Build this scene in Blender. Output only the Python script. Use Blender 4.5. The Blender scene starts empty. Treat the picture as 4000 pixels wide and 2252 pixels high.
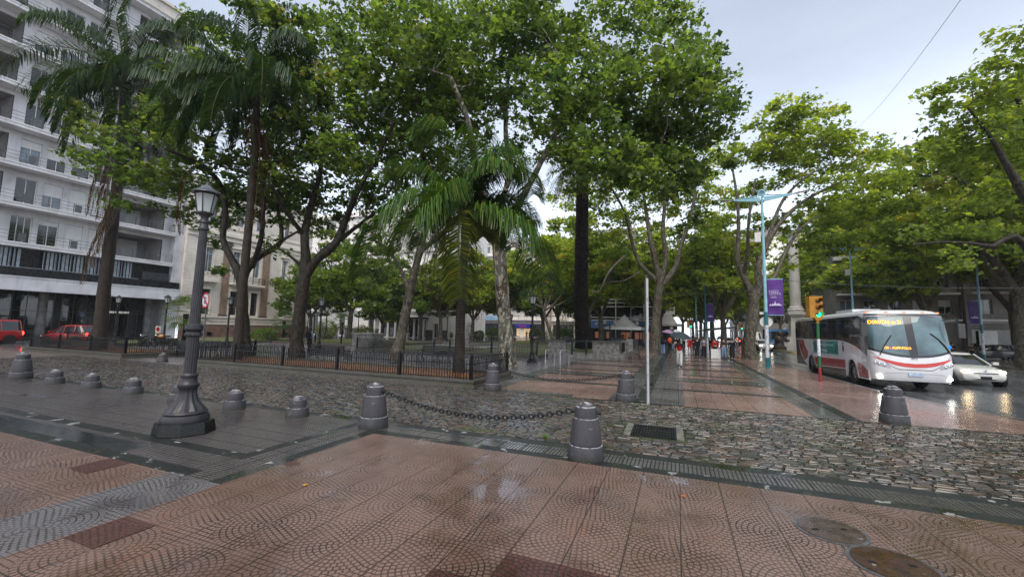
import bpy, math, random
import numpy as np
from math import sin, cos, pi, radians, sqrt, atan2, hypot
from mathutils import Vector, Matrix
random.seed(7); RNG = np.random.default_rng(11)
SC = bpy.context.scene
COL = SC.collection

# ------------------------------------------------ camera
FPX = 1618.78; HC = 2.0
YAW, PITCH, ROLL = radians(-21.793), radians(5.527), radians(1.298)
_fw = np.array([sin(YAW)*cos(PITCH), cos(YAW)*cos(PITCH), sin(PITCH)])
_r = np.array([cos(YAW), -sin(YAW), 0.0]); _u = np.cross(_r, _fw)
_R = np.array([_r*cos(ROLL)+_u*sin(ROLL), -_r*sin(ROLL)+_u*cos(ROLL), -_fw])
cam_d = bpy.data.cameras.new('camera'); cam = bpy.data.objects.new('camera', cam_d); COL.objects.link(cam)
cam_d.sensor_width = 36.0; cam_d.lens = 36.0*FPX/4000.0; cam_d.clip_end = 3000; cam_d.clip_start = 0.05
_m = Matrix([[*_R.T[0], 0], [*_R.T[1], 0], [*_R.T[2], HC], [0, 0, 0, 1]])
cam.matrix_world = _m
SC.camera = cam
def ray(x, y): return _R.T @ np.array([(x-2000)/FPX, -(y-1126)/FPX, -1.0])
def G(x, y, z=0.0):                      # photo pixel -> world point on a level plane
    d = ray(x, y); t = (z-HC)/d[2]; return Vector((d[0]*t, d[1]*t, z))
def onX(x, y, X):
    d = ray(x, y); t = X/d[0]; return Vector((X, d[1]*t, HC+d[2]*t))
def onY(x, y, Y):
    d = ray(x, y); t = Y/d[1]; return Vector((d[0]*t, Y, HC+d[2]*t))
def atD(x, y, D):                        # at a distance D along the view axis
    d = ray(x, y); return Vector((d[0]*D, d[1]*D, HC+d[2]*D))

# ------------------------------------------------ world: an overcast, rainy sky
SUN_EL, SUN_ROT = radians(55), radians(165)
W = bpy.data.worlds.new('World'); SC.world = W; W.use_nodes = True
nt = W.node_tree; nt.nodes.clear()
out = nt.nodes.new('ShaderNodeOutputWorld'); bg = nt.nodes.new('ShaderNodeBackground'); bg2 = nt.nodes.new('ShaderNodeBackground')
sky = nt.nodes.new('ShaderNodeTexSky'); sky.sky_type = 'NISHITA'; sky.sun_disc = False
sky.sun_elevation = SUN_EL; sky.sun_rotation = SUN_ROT; sky.air_density = 1.0; sky.dust_density = 3.0
nt.links.new(sky.outputs[0], bg.inputs[0]); bg.inputs[1].default_value = 0.05
tc = nt.nodes.new('ShaderNodeTexCoord'); mp = nt.nodes.new('ShaderNodeMapping'); mp.inputs['Scale'].default_value = (1, 1, 2.6)
no = nt.nodes.new('ShaderNodeTexNoise'); no.inputs['Scale'].default_value = 1.6; no.inputs['Detail'].default_value = 5; no.inputs['Roughness'].default_value = .5
cr = nt.nodes.new('ShaderNodeValToRGB'); cr.color_ramp.elements[0].position = .3; cr.color_ramp.elements[0].color = (.255, .278, .318, 1)
cr.color_ramp.elements[1].position = .72; cr.color_ramp.elements[1].color = (.375, .395, .43, 1)
nt.links.new(tc.outputs['Generated'], mp.inputs[0]); nt.links.new(mp.outputs[0], no.inputs['Vector']); nt.links.new(no.outputs[0], cr.inputs[0])
sep = nt.nodes.new('ShaderNodeSeparateXYZ'); nt.links.new(tc.outputs['Generated'], sep.inputs[0])
hr = nt.nodes.new('ShaderNodeMapRange'); hr.inputs['From Min'].default_value = 0.0; hr.inputs['From Max'].default_value = .5
hr.inputs['To Min'].default_value = 2.2; hr.inputs['To Max'].default_value = .9
nt.links.new(sep.outputs[2], hr.inputs['Value'])
nt.links.new(cr.outputs[0], bg2.inputs[0]); nt.links.new(hr.outputs[0], bg2.inputs[1])
add = nt.nodes.new('ShaderNodeAddShader'); nt.links.new(bg.outputs[0], add.inputs[0]); nt.links.new(bg2.outputs[0], add.inputs[1])
nt.links.new(add.outputs[0], out.inputs[0])
sd = bpy.data.lights.new('sun', 'SUN'); so = bpy.data.objects.new('sun', sd); COL.objects.link(so)
sd.energy = 1.4; sd.angle = radians(45); sd.color = (1, .95, .87)
so.rotation_euler = (pi/2-SUN_EL, 0, -SUN_ROT+pi)
vs = SC.view_settings; vs.view_transform = 'Standard'; vs.look = 'None'; vs.exposure = 0.9; vs.gamma = 1; vs.use_curve_mapping = False
SC.render.engine = 'CYCLES'; cy = SC.cycles
cy.max_bounces = 6; cy.diffuse_bounces = 4; cy.glossy_bounces = 3; cy.transmission_bounces = 4; cy.transparent_max_bounces = 6
cy.use_denoising = True; cy.denoising_prefilter = 'NONE'; cy.denoising_input_passes = 'RGB_ALBEDO_NORMAL'; cy.caustics_reflective = False; cy.caustics_refractive = False
cy.sample_clamp_indirect = 4.0

# ------------------------------------------------ materials
class NT:
    """small expression helper over a node tree"""
    def __init__(s, m):
        m.use_nodes = True; s.t = m.node_tree; s.t.nodes.clear()
        s.o = s.n('ShaderNodeOutputMaterial'); s.p = s.n('ShaderNodeBsdfPrincipled'); s.t.links.new(s.p.outputs[0], s.o.inputs[0])
    def n(s, k): return s.t.nodes.new(k)
    def put(s, sock, v):
        if isinstance(v, (int, float)): sock.default_value = v
        elif isinstance(v, tuple): sock.default_value = (*v, 1) if len(v) == 3 and sock.type == 'RGBA' else v
        else: s.t.links.new(v, sock)
    def m(s, op, a, b=0.0, c=0.0):
        x = s.n('ShaderNodeMath'); x.operation = op
        for i, v in enumerate((a, b, c)): s.put(x.inputs[i], v)
        return x.outputs[0]
    def obj(s): return s.n('ShaderNodeTexCoord').outputs['Object']
    def pos(s): return s.n('ShaderNodeNewGeometry').outputs['Position']
    def xyz(s, v): x = s.n('ShaderNodeSeparateXYZ'); s.put(x.inputs[0], v); return x.outputs
    def comb(s, a, b, c=0.0):
        x = s.n('ShaderNodeCombineXYZ')
        for i, v in enumerate((a, b, c)): s.put(x.inputs[i], v)
        return x.outputs[0]
    def noise(s, v, sc, det=3, rough=.55, dist=0.0):
        x = s.n('ShaderNodeTexNoise'); s.put(x.inputs['Vector'], v); x.inputs['Scale'].default_value = sc
        x.inputs['Detail'].default_value = det; x.inputs['Roughness'].default_value = rough; x.inputs['Distortion'].default_value = dist
        return x.outputs[0]
    def voro(s, v, sc, feat='F1', out='Distance'):
        x = s.n('ShaderNodeTexVoronoi'); x.feature = feat; s.put(x.inputs['Vector'], v); x.inputs['Scale'].default_value = sc
        return x.outputs[out]
    def ramp(s, f, *st):
        x = s.n('ShaderNodeValToRGB'); s.put(x.inputs[0], f); e = x.color_ramp.elements
        while len(e) < len(st): e.new(.5)
        for i, (p, c) in enumerate(st):
            e[i].position = p; e[i].color = (*c, 1) if isinstance(c, tuple) else (c, c, c, 1)
        return x.outputs[0]
    def mix(s, f, a, b, mode='MIX'):
        x = s.n('ShaderNodeMix'); x.data_type = 'RGBA'; x.blend_type = mode
        s.put(x.inputs[0], f); s.put(x.inputs[6], a); s.put(x.inputs[7], b); return x.outputs[2]
    def rng(s, v, a, b, c, d):
        x = s.n('ShaderNodeMapRange'); s.put(x.inputs[0], v)
        for i, q in enumerate((a, b, c, d)): x.inputs[i+1].default_value = q
        return x.outputs[0]
    def scale(s, v, sc):
        x = s.n('ShaderNodeMapping'); s.put(x.inputs[0], v); x.inputs['Scale'].default_value = sc; return x.outputs[0]
    def bump(s, h, st=.3, dist=.01, nrm=None):
        x = s.n('ShaderNodeBump'); x.inputs['Strength'].default_value = st; x.inputs['Distance'].default_value = dist
        s.put(x.inputs['Height'], h)
        if nrm is not None: s.t.links.new(nrm, x.inputs['Normal'])
        return x.outputs[0]
    def fin(s, col=None, rough=None, nrm=None, metal=None, **k):
        if col is not None: s.put(s.p.inputs['Base Color'], col)
        if rough is not None: s.put(s.p.inputs['Roughness'], rough)
        if nrm is not None: s.t.links.new(nrm, s.p.inputs['Normal'])
        if metal is not None: s.put(s.p.inputs['Metallic'], metal)
        for a, b in k.items(): s.put(s.p.inputs[a.replace('_', ' ')], b)
MATS = {}
def MT(name, col, rough=.5, var=.15, sc=3.0, bump=0.0, bsc=40.0, metal=0.0, emis=0.0, coat=0.0, spec=.32, streak=0.0):
    if name in MATS: return MATS[name]
    m = bpy.data.materials.new(name); t = NT(m); v = t.obj()
    c = tuple(col)
    if var or streak:
        f = t.noise(v, sc, 4)
        c2 = tuple(max(0, q*(1-var*1.6)) for q in col); c1 = tuple(min(1, q*(1+var*.8)) for q in col)
        c = t.ramp(f, (.32, c2), (.7, c1))
        if streak:
            g = t.noise(t.scale(v, (2.5, 2.5, .25)), 2.0, 4, .6)
            c = t.mix(t.rng(g, .52, .78, 0, streak), c, tuple(q*.45 for q in col))
    kw = {}
    if emis: kw = dict(Emission_Color=tuple(col), Emission_Strength=emis)
    if coat: kw['Coat_Weight'] = coat; kw['Coat_Roughness'] = .05
    nr = t.bump(t.noise(v, bsc, 3), bump, .01) if bump else None
    t.fin(c, t.rng(t.noise(v, sc*2.3, 3), .3, .7, max(.02, rough*.75), min(1, rough*1.2)) if var else rough, nr, metal, Specular_IOR_Level=spec, **kw)
    MATS[name] = m; return m
def glass(name, tint=(.02, .025, .03), rough=.03):
    if name in MATS: return MATS[name]
    m = bpy.data.materials.new(name); t = NT(m); v = t.obj()
    c = t.ramp(t.noise(v, .9, 3), (.35, tuple(q*.5 for q in tint)), (.7, tuple(q*1.8 for q in tint)))
    t.fin(c, rough, t.bump(t.noise(v, 1.3, 1), .04, .05), 0.0, Specular_IOR_Level=.8)
    MATS[name] = m; return m

# ------------------------------------------------ mesh builder
class MB:
    def __init__(s): s.v = []; s.f = []; s.mi = []; s.sm = []
    def add(s, vs, fs, mi=0, smooth=False):
        b = len(s.v); s.v += [tuple(q) for q in vs]
        for f in fs: s.f.append(tuple(i+b for i in f)); s.mi.append(mi); s.sm.append(smooth)
        return s
    def box(s, c, d, mi=0, rz=0.0, M=None):
        x, y, z = d[0]/2, d[1]/2, d[2]/2
        vs = [Vector((a*x, b*y, e*z)) for e in (-1, 1) for b in (-1, 1) for a in (-1, 1)]
        if rz: q = Matrix.Rotation(rz, 3, 'Z'); vs = [q @ p for p in vs]
        if M is not None: vs = [M @ p for p in vs]
        c = Vector(c); vs = [p+c for p in vs]
        return s.add(vs, [(0, 2, 3, 1), (4, 5, 7, 6), (0, 1, 5, 4), (2, 6, 7, 3), (0, 4, 6, 2), (1, 3, 7, 5)], mi)
    def bx(s, x0, x1, y0, y1, z0, z1, mi=0): return s.box(((x0+x1)/2, (y0+y1)/2, (z0+z1)/2), (abs(x1-x0), abs(y1-y0), abs(z1-z0)), mi)
    def tube(s, pts, rad, n=8, mi=0, caps=True, smooth=True, flat=1.0):
        pts = [Vector(p) for p in pts]; rad = rad if isinstance(rad, (list, tuple)) else [rad]*len(pts)
        vs = []; fs = []; ref = None
        for i, p in enumerate(pts):
            a = pts[max(i-1, 0)]; b = pts[min(i+1, len(pts)-1)]; t = (b-a)
            t = t.normalized() if t.length > 1e-9 else Vector((0, 0, 1))
            if ref is None: ref = Vector((1, 0, 0)) if abs(t.x) < .8 else Vector((0, 1, 0))
            u = (ref - t*ref.dot(t)).normalized(); w = t.cross(u); ref = u
            for k in range(n):
                an = 2*pi*k/n; vs.append(p + (u*cos(an) + w*sin(an)*flat)*rad[i])
        for i in range(len(pts)-1):
            for k in range(n):
                a = i*n+k; b = i*n+(k+1) % n; fs.append((a, b, b+n, a+n))
        if caps: fs.append(tuple(range(n-1, -1, -1))); fs.append(tuple(range((len(pts)-1)*n, len(pts)*n)))
        return s.add(vs, fs, mi, smooth)
    def cyl(s, p0, p1, r0, r1=None, n=12, mi=0, smooth=True): return s.tube([p0, p1], [r0, r0 if r1 is None else r1], n, mi, True, smooth)
    def lathe(s, prof, c=(0, 0, 0), n=24, mi=0, smooth=True, flute=0, fdep=0.0):
        vs = []; fs = []; c = Vector(c)
        for (r, z) in prof:
            for k in range(n):
                an = 2*pi*k/n; q = r
                if flute and r > 0: q = r*(1-fdep*(.5+.5*cos(an*flute)))
                vs.append(c+Vector((q*cos(an), q*sin(an), z)))
        for i in range(len(prof)-1):
            for k in range(n):
                a = i*n+k; b = i*n+(k+1) % n; fs.append((a, b, b+n, a+n))
        fs.append(tuple(range(n-1, -1, -1))); m = (len(prof)-1)*n; fs.append(tuple(range(m, m+n)))
        return s.add(vs, fs, mi, smooth)
    def prism(s, poly, ax, d0, d1, mi=0):
        """polygon (a,b) extruded along axis ax between d0 and d1"""
        def P(a, b, d): return {'x': (d, a, b), 'y': (a, d, b), 'z': (a, b, d)}[ax]
        n = len(poly); vs = [P(a, b, d0) for a, b in poly]+[P(a, b, d1) for a, b in poly]
        fs = [tuple(range(n-1, -1, -1)), tuple(range(n, 2*n))]+[(i, (i+1) % n, n+(i+1) % n, n+i) for i in range(n)]
        return s.add(vs, fs, mi)
    def sphere(s, c, r, n=12, m=8, mi=0, sc=(1, 1, 1)):
        vs = []; fs = []; c = Vector(c)
        for i in range(m+1):
            th = pi*i/m
            for k in range(n):
                an = 2*pi*k/n; vs.append(c+Vector((r*sc[0]*sin(th)*cos(an), r*sc[1]*sin(th)*sin(an), r*sc[2]*cos(th))))
        for i in range(m):
            for k in range(n):
                a = i*n+k; b = i*n+(k+1) % n; fs.append((a, a+n, b+n, b))
        return s.add(vs, fs, mi, True)
    def grid(s, fn, nu, nv, mi=0, smooth=True):
        vs = [fn(i/nu, j/nv) for j in range(nv+1) for i in range(nu+1)]
        fs = [(j*(nu+1)+i, j*(nu+1)+i+1, (j+1)*(nu+1)+i+1, (j+1)*(nu+1)+i) for j in range(nv) for i in range(nu)]
        return s.add(vs, fs, mi, smooth)
    def build(s, name, mats, parent=None, loc=None, rz=0.0, **k):
        me = bpy.data.meshes.new(name); me.from_pydata([tuple(q) for q in s.v], [], s.f)
        for m in (mats if isinstance(mats, (list, tuple)) else [mats]): me.materials.append(m)
        me.polygons.foreach_set('material_index', s.mi); me.polygons.foreach_set('use_smooth', s.sm)
        me.validate(clean_customdata=False); me.update()
        if any(s.sm): me.set_sharp_from_angle(angle=radians(38))
        o = bpy.data.objects.new(name, me); COL.objects.link(o)
        if parent is not None: o.parent = parent
        if loc is not None: o.location = loc
        if rz: o.rotation_euler = (0, 0, rz)
        for a, b in k.items(): o[a] = b
        return o
def thing(name, label, cat, loc=(0, 0, 0), rz=0.0, group=None):
    o = bpy.data.objects.new(name, None); COL.objects.link(o); o.location = loc; o.rotation_euler = (0, 0, rz)
    o.empty_display_size = .2; o['label'] = label; o['category'] = cat
    if group: o['group'] = group
    return o
def tag(o, label, cat, group=None):
    o['label'] = label; o['category'] = cat
    if group: o['group'] = group
    return o
def S(o, kind='structure'): o['kind'] = kind; return o
def dup(root, loc=None, rz=None, label=None, scale=None):
    def rec(o, par):
        c = o.copy(); COL.objects.link(c)
        if par is not None: c.parent = par
        for ch in [q for q in KIDS.get(o.name, [])]: KIDS.setdefault(c.name, []).append(rec(ch, c))
        return c
    KIDS = {}
    for q in COL.objects:
        if q.parent is not None: KIDS.setdefault(q.parent.name, []).append(q)
    r = rec(root, None)
    if loc is not None: r.location = loc
    if rz is not None: r.rotation_euler = (0, 0, rz)
    if scale is not None: r.scale = (scale,)*3 if isinstance(scale, (int, float)) else scale
    if label: r['label'] = label
    return r
def npmesh(name, verts, faces_flat, nper, mats, parent=None, col=None, smooth=False, **k):
    """fast mesh of equal-sized faces; col = per-vertex colour"""
    me = bpy.data.meshes.new(name); nv = len(verts); nf = len(faces_flat)//nper
    me.vertices.add(nv); me.vertices.foreach_set('co', np.asarray(verts, np.float32).ravel())
    me.loops.add(nf*nper); me.loops.foreach_set('vertex_index', np.asarray(faces_flat, np.int32))
    me.polygons.add(nf); me.polygons.foreach_set('loop_start', np.arange(0, nf*nper, nper, dtype=np.int32))
    if smooth: me.polygons.foreach_set('use_smooth', np.ones(nf, bool))
    me.update(calc_edges=True)
    if col is not None:
        a = me.attributes.new('Col', 'FLOAT_COLOR', 'POINT'); c4 = np.ones((nv, 4), np.float32); c4[:, :3] = col
        a.data.foreach_set('color', c4.ravel())
    for m in (mats if isinstance(mats, (list, tuple)) else [mats]): me.materials.append(m)
    o = bpy.data.objects.new(name, me); COL.objects.link(o)
    if parent is not None: o.parent = parent
    for a, b in k.items(): o[a] = b
    return o
FONT = {}
def text(name, s, size, mat, M, parent=None, ex=.004, align='CENTER', wid=None):
    """flat lettering as a mesh; M places it (text lies in its XY plane)"""
    cu = bpy.data.curves.new('t', 'FONT'); cu.body = s; cu.size = size; cu.extrude = ex; cu.align_x = align; cu.resolution_u = 2
    o = bpy.data.objects.new('t', cu); COL.objects.link(o)
    me = bpy.data.meshes.new_from_object(o.evaluated_get(bpy.context.evaluated_depsgraph_get()))
    bpy.data.objects.remove(o); me.materials.clear(); me.materials.append(mat)
    if wid:
        xs = [v.co.x for v in me.vertices]; w = max(xs)-min(xs)
        for v in me.vertices: v.co.x *= wid/w
    me.transform(M); q = bpy.data.objects.new(name, me); COL.objects.link(q)
    if parent is not None: q.parent = parent
    return q
def basis(o, x, y):
    x = Vector(x).normalized(); y = Vector(y).normalized(); z = x.cross(y)
    return Matrix([[x.x, y.x, z.x, o[0]], [x.y, y.y, z.y, o[1]], [x.z, y.z, z.z, o[2]], [0, 0, 0, 1]])
# ================================================================ GROUND
PIT = .957; CX0, CY0 = 0.0, 6.05
def wet(t, base_r=.22, pud_r=.03, sc=.55, lo=.5, hi=.64):
    P = t.pos(); f = t.noise(P, sc, 4, .6); g = t.rng(f, lo, hi, 0, 1)
    return g, t.rng(g, 0, 1, base_r, pud_r)
def circ_mat(name, c_lo, c_hi, grey=False):
    m = bpy.data.materials.new(name); t = NT(m); P = t.pos(); X, Y, Z = t.xyz(P)
    wob = t.m('MULTIPLY', t.m('SUBTRACT', t.noise(P, 9, 2), .5), .022)
    def loc(C, c0):
        a = t.m('DIVIDE', t.m('SUBTRACT', C, c0), PIT); return t.m('MULTIPLY', t.m('SUBTRACT', a, t.m('ROUND', a)), PIT)
    dx = loc(X, CX0); dy = loc(Y, CY0)
    r = t.m('SQRT', t.m('ADD', t.m('MULTIPLY', dx, dx), t.m('MULTIPLY', dy, dy)))
    r = t.m('ADD', r, wob)
    w = .0525; ri = t.m('DIVIDE', r, w); k = t.m('FLOOR', ri); fr = t.m('ABSOLUTE', t.m('SUBTRACT', t.m('FRACT', ri), .5))
    ring = t.rng(fr, .33, .41, 0, 1)
    n = t.m('ROUND', t.m('MULTIPLY', t.m('ADD', k, .6), 6.0))
    an = t.m('DIVIDE', t.m('ADD', t.m('ARCTAN2', dy, dx), pi), 2*pi)
    fa = t.m('FRACT', t.m('ADD', t.m('MULTIPLY', an, n), t.m('MULTIPLY', k, .37)))
    fa = t.m('ABSOLUTE', t.m('SUBTRACT', fa, .5))
    rad = t.rng(fa, .30, .38, 0, .95)
    incirc = t.m('MAXIMUM', ring, rad)
    gx = t.m('ABSOLUTE', t.m('SUBTRACT', t.m('FRACT', t.m('ADD', t.m('DIVIDE', t.m('ADD', X, wob), .058), t.m('MULTIPLY', t.m('FLOOR', t.m('DIVIDE', Y, .053)), .5))), .5))
    gy = t.m('ABSOLUTE', t.m('SUBTRACT', t.m('FRACT', t.m('DIVIDE', t.m('ADD', Y, wob), .053)), .5))
    gr = t.m('MAXIMUM', t.rng(gx, .34, .41, 0, .8), t.rng(gy, .34, .41, 0, 1))
    sel = t.rng(r, .465, .475, 0, 1)
    groove = t.m('ADD', t.m('MULTIPLY', incirc, t.m('SUBTRACT', 1, sel)), t.m('MULTIPLY', gr, sel))
    # tile joints
    def jn(C, c0):
        a = t.m('DIVIDE', t.m('SUBTRACT', C, c0), PIT/2); return t.rng(t.m('ABSOLUTE', t.m('SUBTRACT', a, t.m('ROUND', a))), .009, .017, 1, 0)
    joint = t.m('MAXIMUM', t.m('MULTIPLY', jn(X, CX0), 1.35), t.m('MULTIPLY', jn(Y, CY0), .5))
    fade = t.m('MULTIPLY', t.rng(t.noise(P, 1.1, 4, .6), .35, .6, .55, 1.0), t.rng(t.noise(P, 5.5, 3), .3, .6, .7, 1.0))
    gg = t.m('MAXIMUM', t.m('MULTIPLY', groove, fade), t.m('MULTIPLY', joint, .7))
    sp = t.noise(P, 150, 2, .7); base = t.ramp(sp, (.3, tuple(q*.7 for q in c_lo)), (.7, tuple(min(1, q*1.25) for q in c_hi)))
    # every tile aged a little differently
    tv = t.comb(t.m('FLOOR', t.m('DIVIDE', X, PIT/2)), t.m('FLOOR', t.m('DIVIDE', t.m('SUBTRACT', Y, CY0), PIT/2)))
    wn = t.n('ShaderNodeTexWhiteNoise'); wn.noise_dimensions = '2D'; t.put(wn.inputs['Vector'], tv)
    base = t.mix(t.rng(wn.outputs[0], 0, 1, 0, .22), base, (.10, .06, .045))
    if not grey:                                                    # brown staining
        st = t.noise(P, .45, 4, .6); base = t.mix(t.rng(st, .5, .68, 0, .55), base, (.10, .055, .022))
        st2 = t.noise(P, .9, 4, .6, 1.0); base = t.mix(t.rng(st2, .58, .75, 0, .45), base, (.25, .10, .06))
    pud, ro = wet(t, .24, .015, .75, .50, .60)
    base = t.mix(t.m('MULTIPLY', pud, .45), base, tuple(q*.35 for q in c_lo))
    col = t.mix(gg, base, (.028, .018, .014))
    h = t.m('SUBTRACT', t.m('MULTIPLY', sp, .12), gg)
    ro = t.m('ADD', ro, t.m('MULTIPLY', t.noise(P, 60, 2), t.rng(pud, 0, 1, .10, 0)))
    t.fin(col, ro, t.bump(t.m('MULTIPLY', h, t.rng(pud, 0, 1, 1, .12)), .55, .006, None), Specular_IOR_Level=.55)
    return m
M_circ = circ_mat('patterned_tile_pink', (.145, .090, .072), (.255, .170, .138))
M_circg = circ_mat('patterned_tile_grey', (.10, .10, .105), (.19, .19, .20), True)
M_circr = circ_mat('patterned_tile_maroon', (.07, .03, .027), (.11, .045, .04), True)

def tile_mat(name, c, pitch, joint, sub=None, subd=.3, wetk=(.22, .03, .5, .48, .62), c2=None, yoff=0.0, sdir='y'):
    """square tiles of side pitch with joints and a relief: sub = ('rib'|'dot', pitch)"""
    m = bpy.data.materials.new(name); t = NT(m); P = t.pos(); X, Y, Z = t.xyz(P)
    def jn(C, c0, p=pitch, wd=joint):
        a = t.m('DIVIDE', t.m('SUBTRACT', C, c0), p); return t.rng(t.m('ABSOLUTE', t.m('SUBTRACT', a, t.m('ROUND', a))), wd/p*.5, wd/p, 1, 0)
    g = t.m('MAXIMUM', jn(X, 0), jn(Y, yoff))
    if sub:
        q = sub[1]
        fx = t.m('ABSOLUTE', t.m('SUBTRACT', t.m('FRACT', t.m('DIVIDE', X, q)), .5)); fy = t.m('ABSOLUTE', t.m('SUBTRACT', t.m('FRACT', t.m('DIVIDE', Y, q)), .5))
        a, b = t.rng(fx, .30, .40, 0, 1), t.rng(fy, .30, .40, 0, 1)
        if sub[0] == 'ribx': s = t.m('MULTIPLY', a, 1.0)
        elif sub[0] == 'riby': s = t.m('MULTIPLY', b, 1.0)
        else: s = t.m('MAXIMUM', a, b)
        g = t.m('MAXIMUM', g, t.m('MULTIPLY', s, subd))
    sp = t.noise(P, 90, 2, .7); big = t.noise(P, .7, 4, .6)
    base = t.ramp(sp, (.3, tuple(x*.75 for x in c)), (.7, tuple(min(1, x*1.2) for x in c)))
    base = t.mix(t.rng(big, .38, .68, 0, .6), base, c2 or tuple(x*.55 for x in c))
    wn = t.n('ShaderNodeTexWhiteNoise'); wn.noise_dimensions = '2D'; t.put(wn.inputs['Vector'], t.comb(t.m('FLOOR', t.m('DIVIDE', X, pitch)), t.m('FLOOR', t.m('DIVIDE', t.m('SUBTRACT', Y, yoff), pitch))))
    base = t.mix(t.rng(wn.outputs[0], 0, 1, 0, .3), base, tuple(x*.6 for x in c))
    pud, ro = wet(t, *wetk)
    base = t.mix(t.m('MULTIPLY', pud, .35), base, tuple(x*.3 for x in c))
    col = t.mix(g, base, tuple(x*.12 for x in c))
    ro = t.m('ADD', ro, t.m('MULTIPLY', g, .2))
    t.fin(col, ro, t.bump(t.m('ADD', t.m('MULTIPLY', g, -1.0), t.m('MULTIPLY', sp, .15)), .5, .005))
    return m
M_rib = tile_mat('ribbed_grey_tile', (.10, .095, .093), .41, .012, ('ribx', .058), .95)
M_dot = tile_mat('studded_grey_tile', (.135, .122, .118), .41, .010, ('dot', .052), .95)
M_pinkf = tile_mat('pink_tile', (.37, .25, .21), .48, .012, ('dot', .06), .35, (.16, .03, .28, .42, .58), (.25, .16, .13))
M_greyf = tile_mat('grey_tile', (.15, .15, .15), .48, .012, ('dot', .06), .3, (.2, .025, .3, .44, .6))
M_path = tile_mat('plaza_tile', (.27, .25, .27), .40, .01, None, .3, (.2, .03, .25, .42, .58))
def granite(name, c, moss=.5):
    m = bpy.data.materials.new(name); t = NT(m); P = t.pos()
    f = t.noise(P, 30, 4, .7); col = t.ramp(f, (.3, tuple(q*.5 for q in c)), (.7, tuple(q*1.5 for q in c)))
    g = t.noise(P, 1.6, 4, .65); col = t.mix(t.rng(g, .48, .66, 0, moss), col, (.035, .05, .018))
    pud, ro = wet(t, .42, .03, .8, .52, .62)
    wm = t.noise(P, 3.2, 4, .6); col = t.mix(t.rng(wm, .62, .64, 0, .8), col, (.34, .34, .34))  # pale patches: puddle reflections painted into the colour
    t.fin(col, ro, t.bump(t.noise(P, 40, 3), .2, .004)); return m
M_gran = granite('dark_granite', (.012, .014, .014), .35)
def asphalt(name='wet_asphalt', c=(.075, .08, .085)):
    m = bpy.data.materials.new(name); t = NT(m); P = t.pos(); f = t.noise(P, 120, 2, .7)
    Pl = t.scale(P, (1.0, .18, 1)); big = t.noise(Pl, .9, 4, .6)
    col = t.mix(t.rng(big, .35, .7, 0, .6), t.ramp(f, (.3, tuple(q*.6 for q in c)), (.7, tuple(q*1.5 for q in c))), tuple(q*1.7 for q in c))
    w = t.noise(Pl, .55, 4, .6); ro = t.rng(w, .4, .6, .26, .05)
    t.fin(col, ro, t.bump(f, .25, .006)); return m
M_asph = asphalt()
def sheet(name, pts, z, mat, **k):
    mb = MB(); mb.add([(x, y, z) for x, y in pts], [tuple(range(len(pts)))]); return S(mb.build(name, mat, **k))
def rect(name, x0, x1, y0, y1, z, mat): return sheet(name, [(x0, y0), (x1, y0), (x1, y1), (x0, y1)], z, mat)
RZ = -.12
rect('ground', -900, 900, -300, 1500, RZ, M_asph)
# the raised plaza with its kerb on the avenue
kerb = [(14, -20), (13, 6), (11.6, 9.5), (10.3, 12), (9.0, 13.3), (8.1, 14.6), (7.6, 16.4), (7.25, 18.2), (7.0, 20), (6.85, 24), (6.6, 29), (6.1, 33), (5.75, 37), (5.6, 42), (5.6, 160)]
poly = [(-44, -20)]+kerb+[(-44, 160)]
mb = MB(); mb.prism(poly, 'z', RZ+.001, -.004); S(mb.build('pavement', M_path))
# granite kerb stones along it
mb = MB()
for a, b in zip(kerb[:-1], kerb[1:]):
    d = Vector((b[0]-a[0], b[1]-a[1])); n = Vector((-d.y, d.x)).normalized()*.16
    mb.add([(a[0], a[1], .0), (b[0], b[1], .0), (b[0]+n.x, b[1]+n.y, .0), (a[0]+n.x, a[1]+n.y, .0)], [(0, 1, 2, 3)])
S(mb.build('kerb', MT('kerb_stone', (.2, .19, .18), .3, .3, 4)))
sheet('pavement', [(-44, -20), (-6.3, -20), (-6.3, 3.65), (-44, 3.65)], 0, M_circ)
rect('pavement', -6.3, -5.3, -20, 3.65, 0, M_circg)
sheet('pavement', [(-5.3, -20), (13.7, -20), (12.6, 6.45), (-5.3, 6.45)], 0, M_circ)
T2 = PIT/2
for i, j in ((-3, -6), (-2, -6), (-4, -7), (-4, -8)): rect('paving_patch', i*T2, (i+1)*T2, CY0+j*T2, CY0+(j+1)*T2, .004, M_circr)
for x, y in ((-7.3, 3.3), (-4.92, 2.5)):
    i = math.floor(x/T2); j = math.floor((y-CY0)/T2); rect('paving_patch', i*T2, (i+1)*T2, CY0+j*T2, CY0+(j+1)*T2-.01, .004, M_circr)
# border of the near plaza
rect('paving_band', -5.3, 12.4, 6.45, 6.68, .0, M_gran); rect('paving_band', -5.53, 12.3, 6.68, 7.10, .0, M_rib); rect('paving_band', -5.3, 12.1, 7.10, 7.34, .0, M_gran)
sheet('paving_band', [(-5.53, 3.65), (-5.3, 3.65), (-5.3, 6.68), (-5.53, 6.68)], .0, M_gran)
rect('paving_band', -5.98, -5.53, 3.65, 7.34, .0, M_dot); rect('paving_band', -6.2, -5.98, 4.4, 7.34, .0, M_gran)
rect('paving_band', -5.53, -5.3, 7.10, 7.34, .0, M_dot)
rect('paving_band', -44, -5.98, 3.65, 3.88, .0, M_gran); rect('paving_band', -7.9, -5.98, 3.88, 4.4, .0, M_dot)
rect('paving_band', -44, -7.9, 3.88, 4.27, .0, MT('black_slate', (.03, .035, .037), .12, .4, 6)); rect('paving_band', -44, -7.9, 4.27, 4.4, .0, M_rib)
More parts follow.
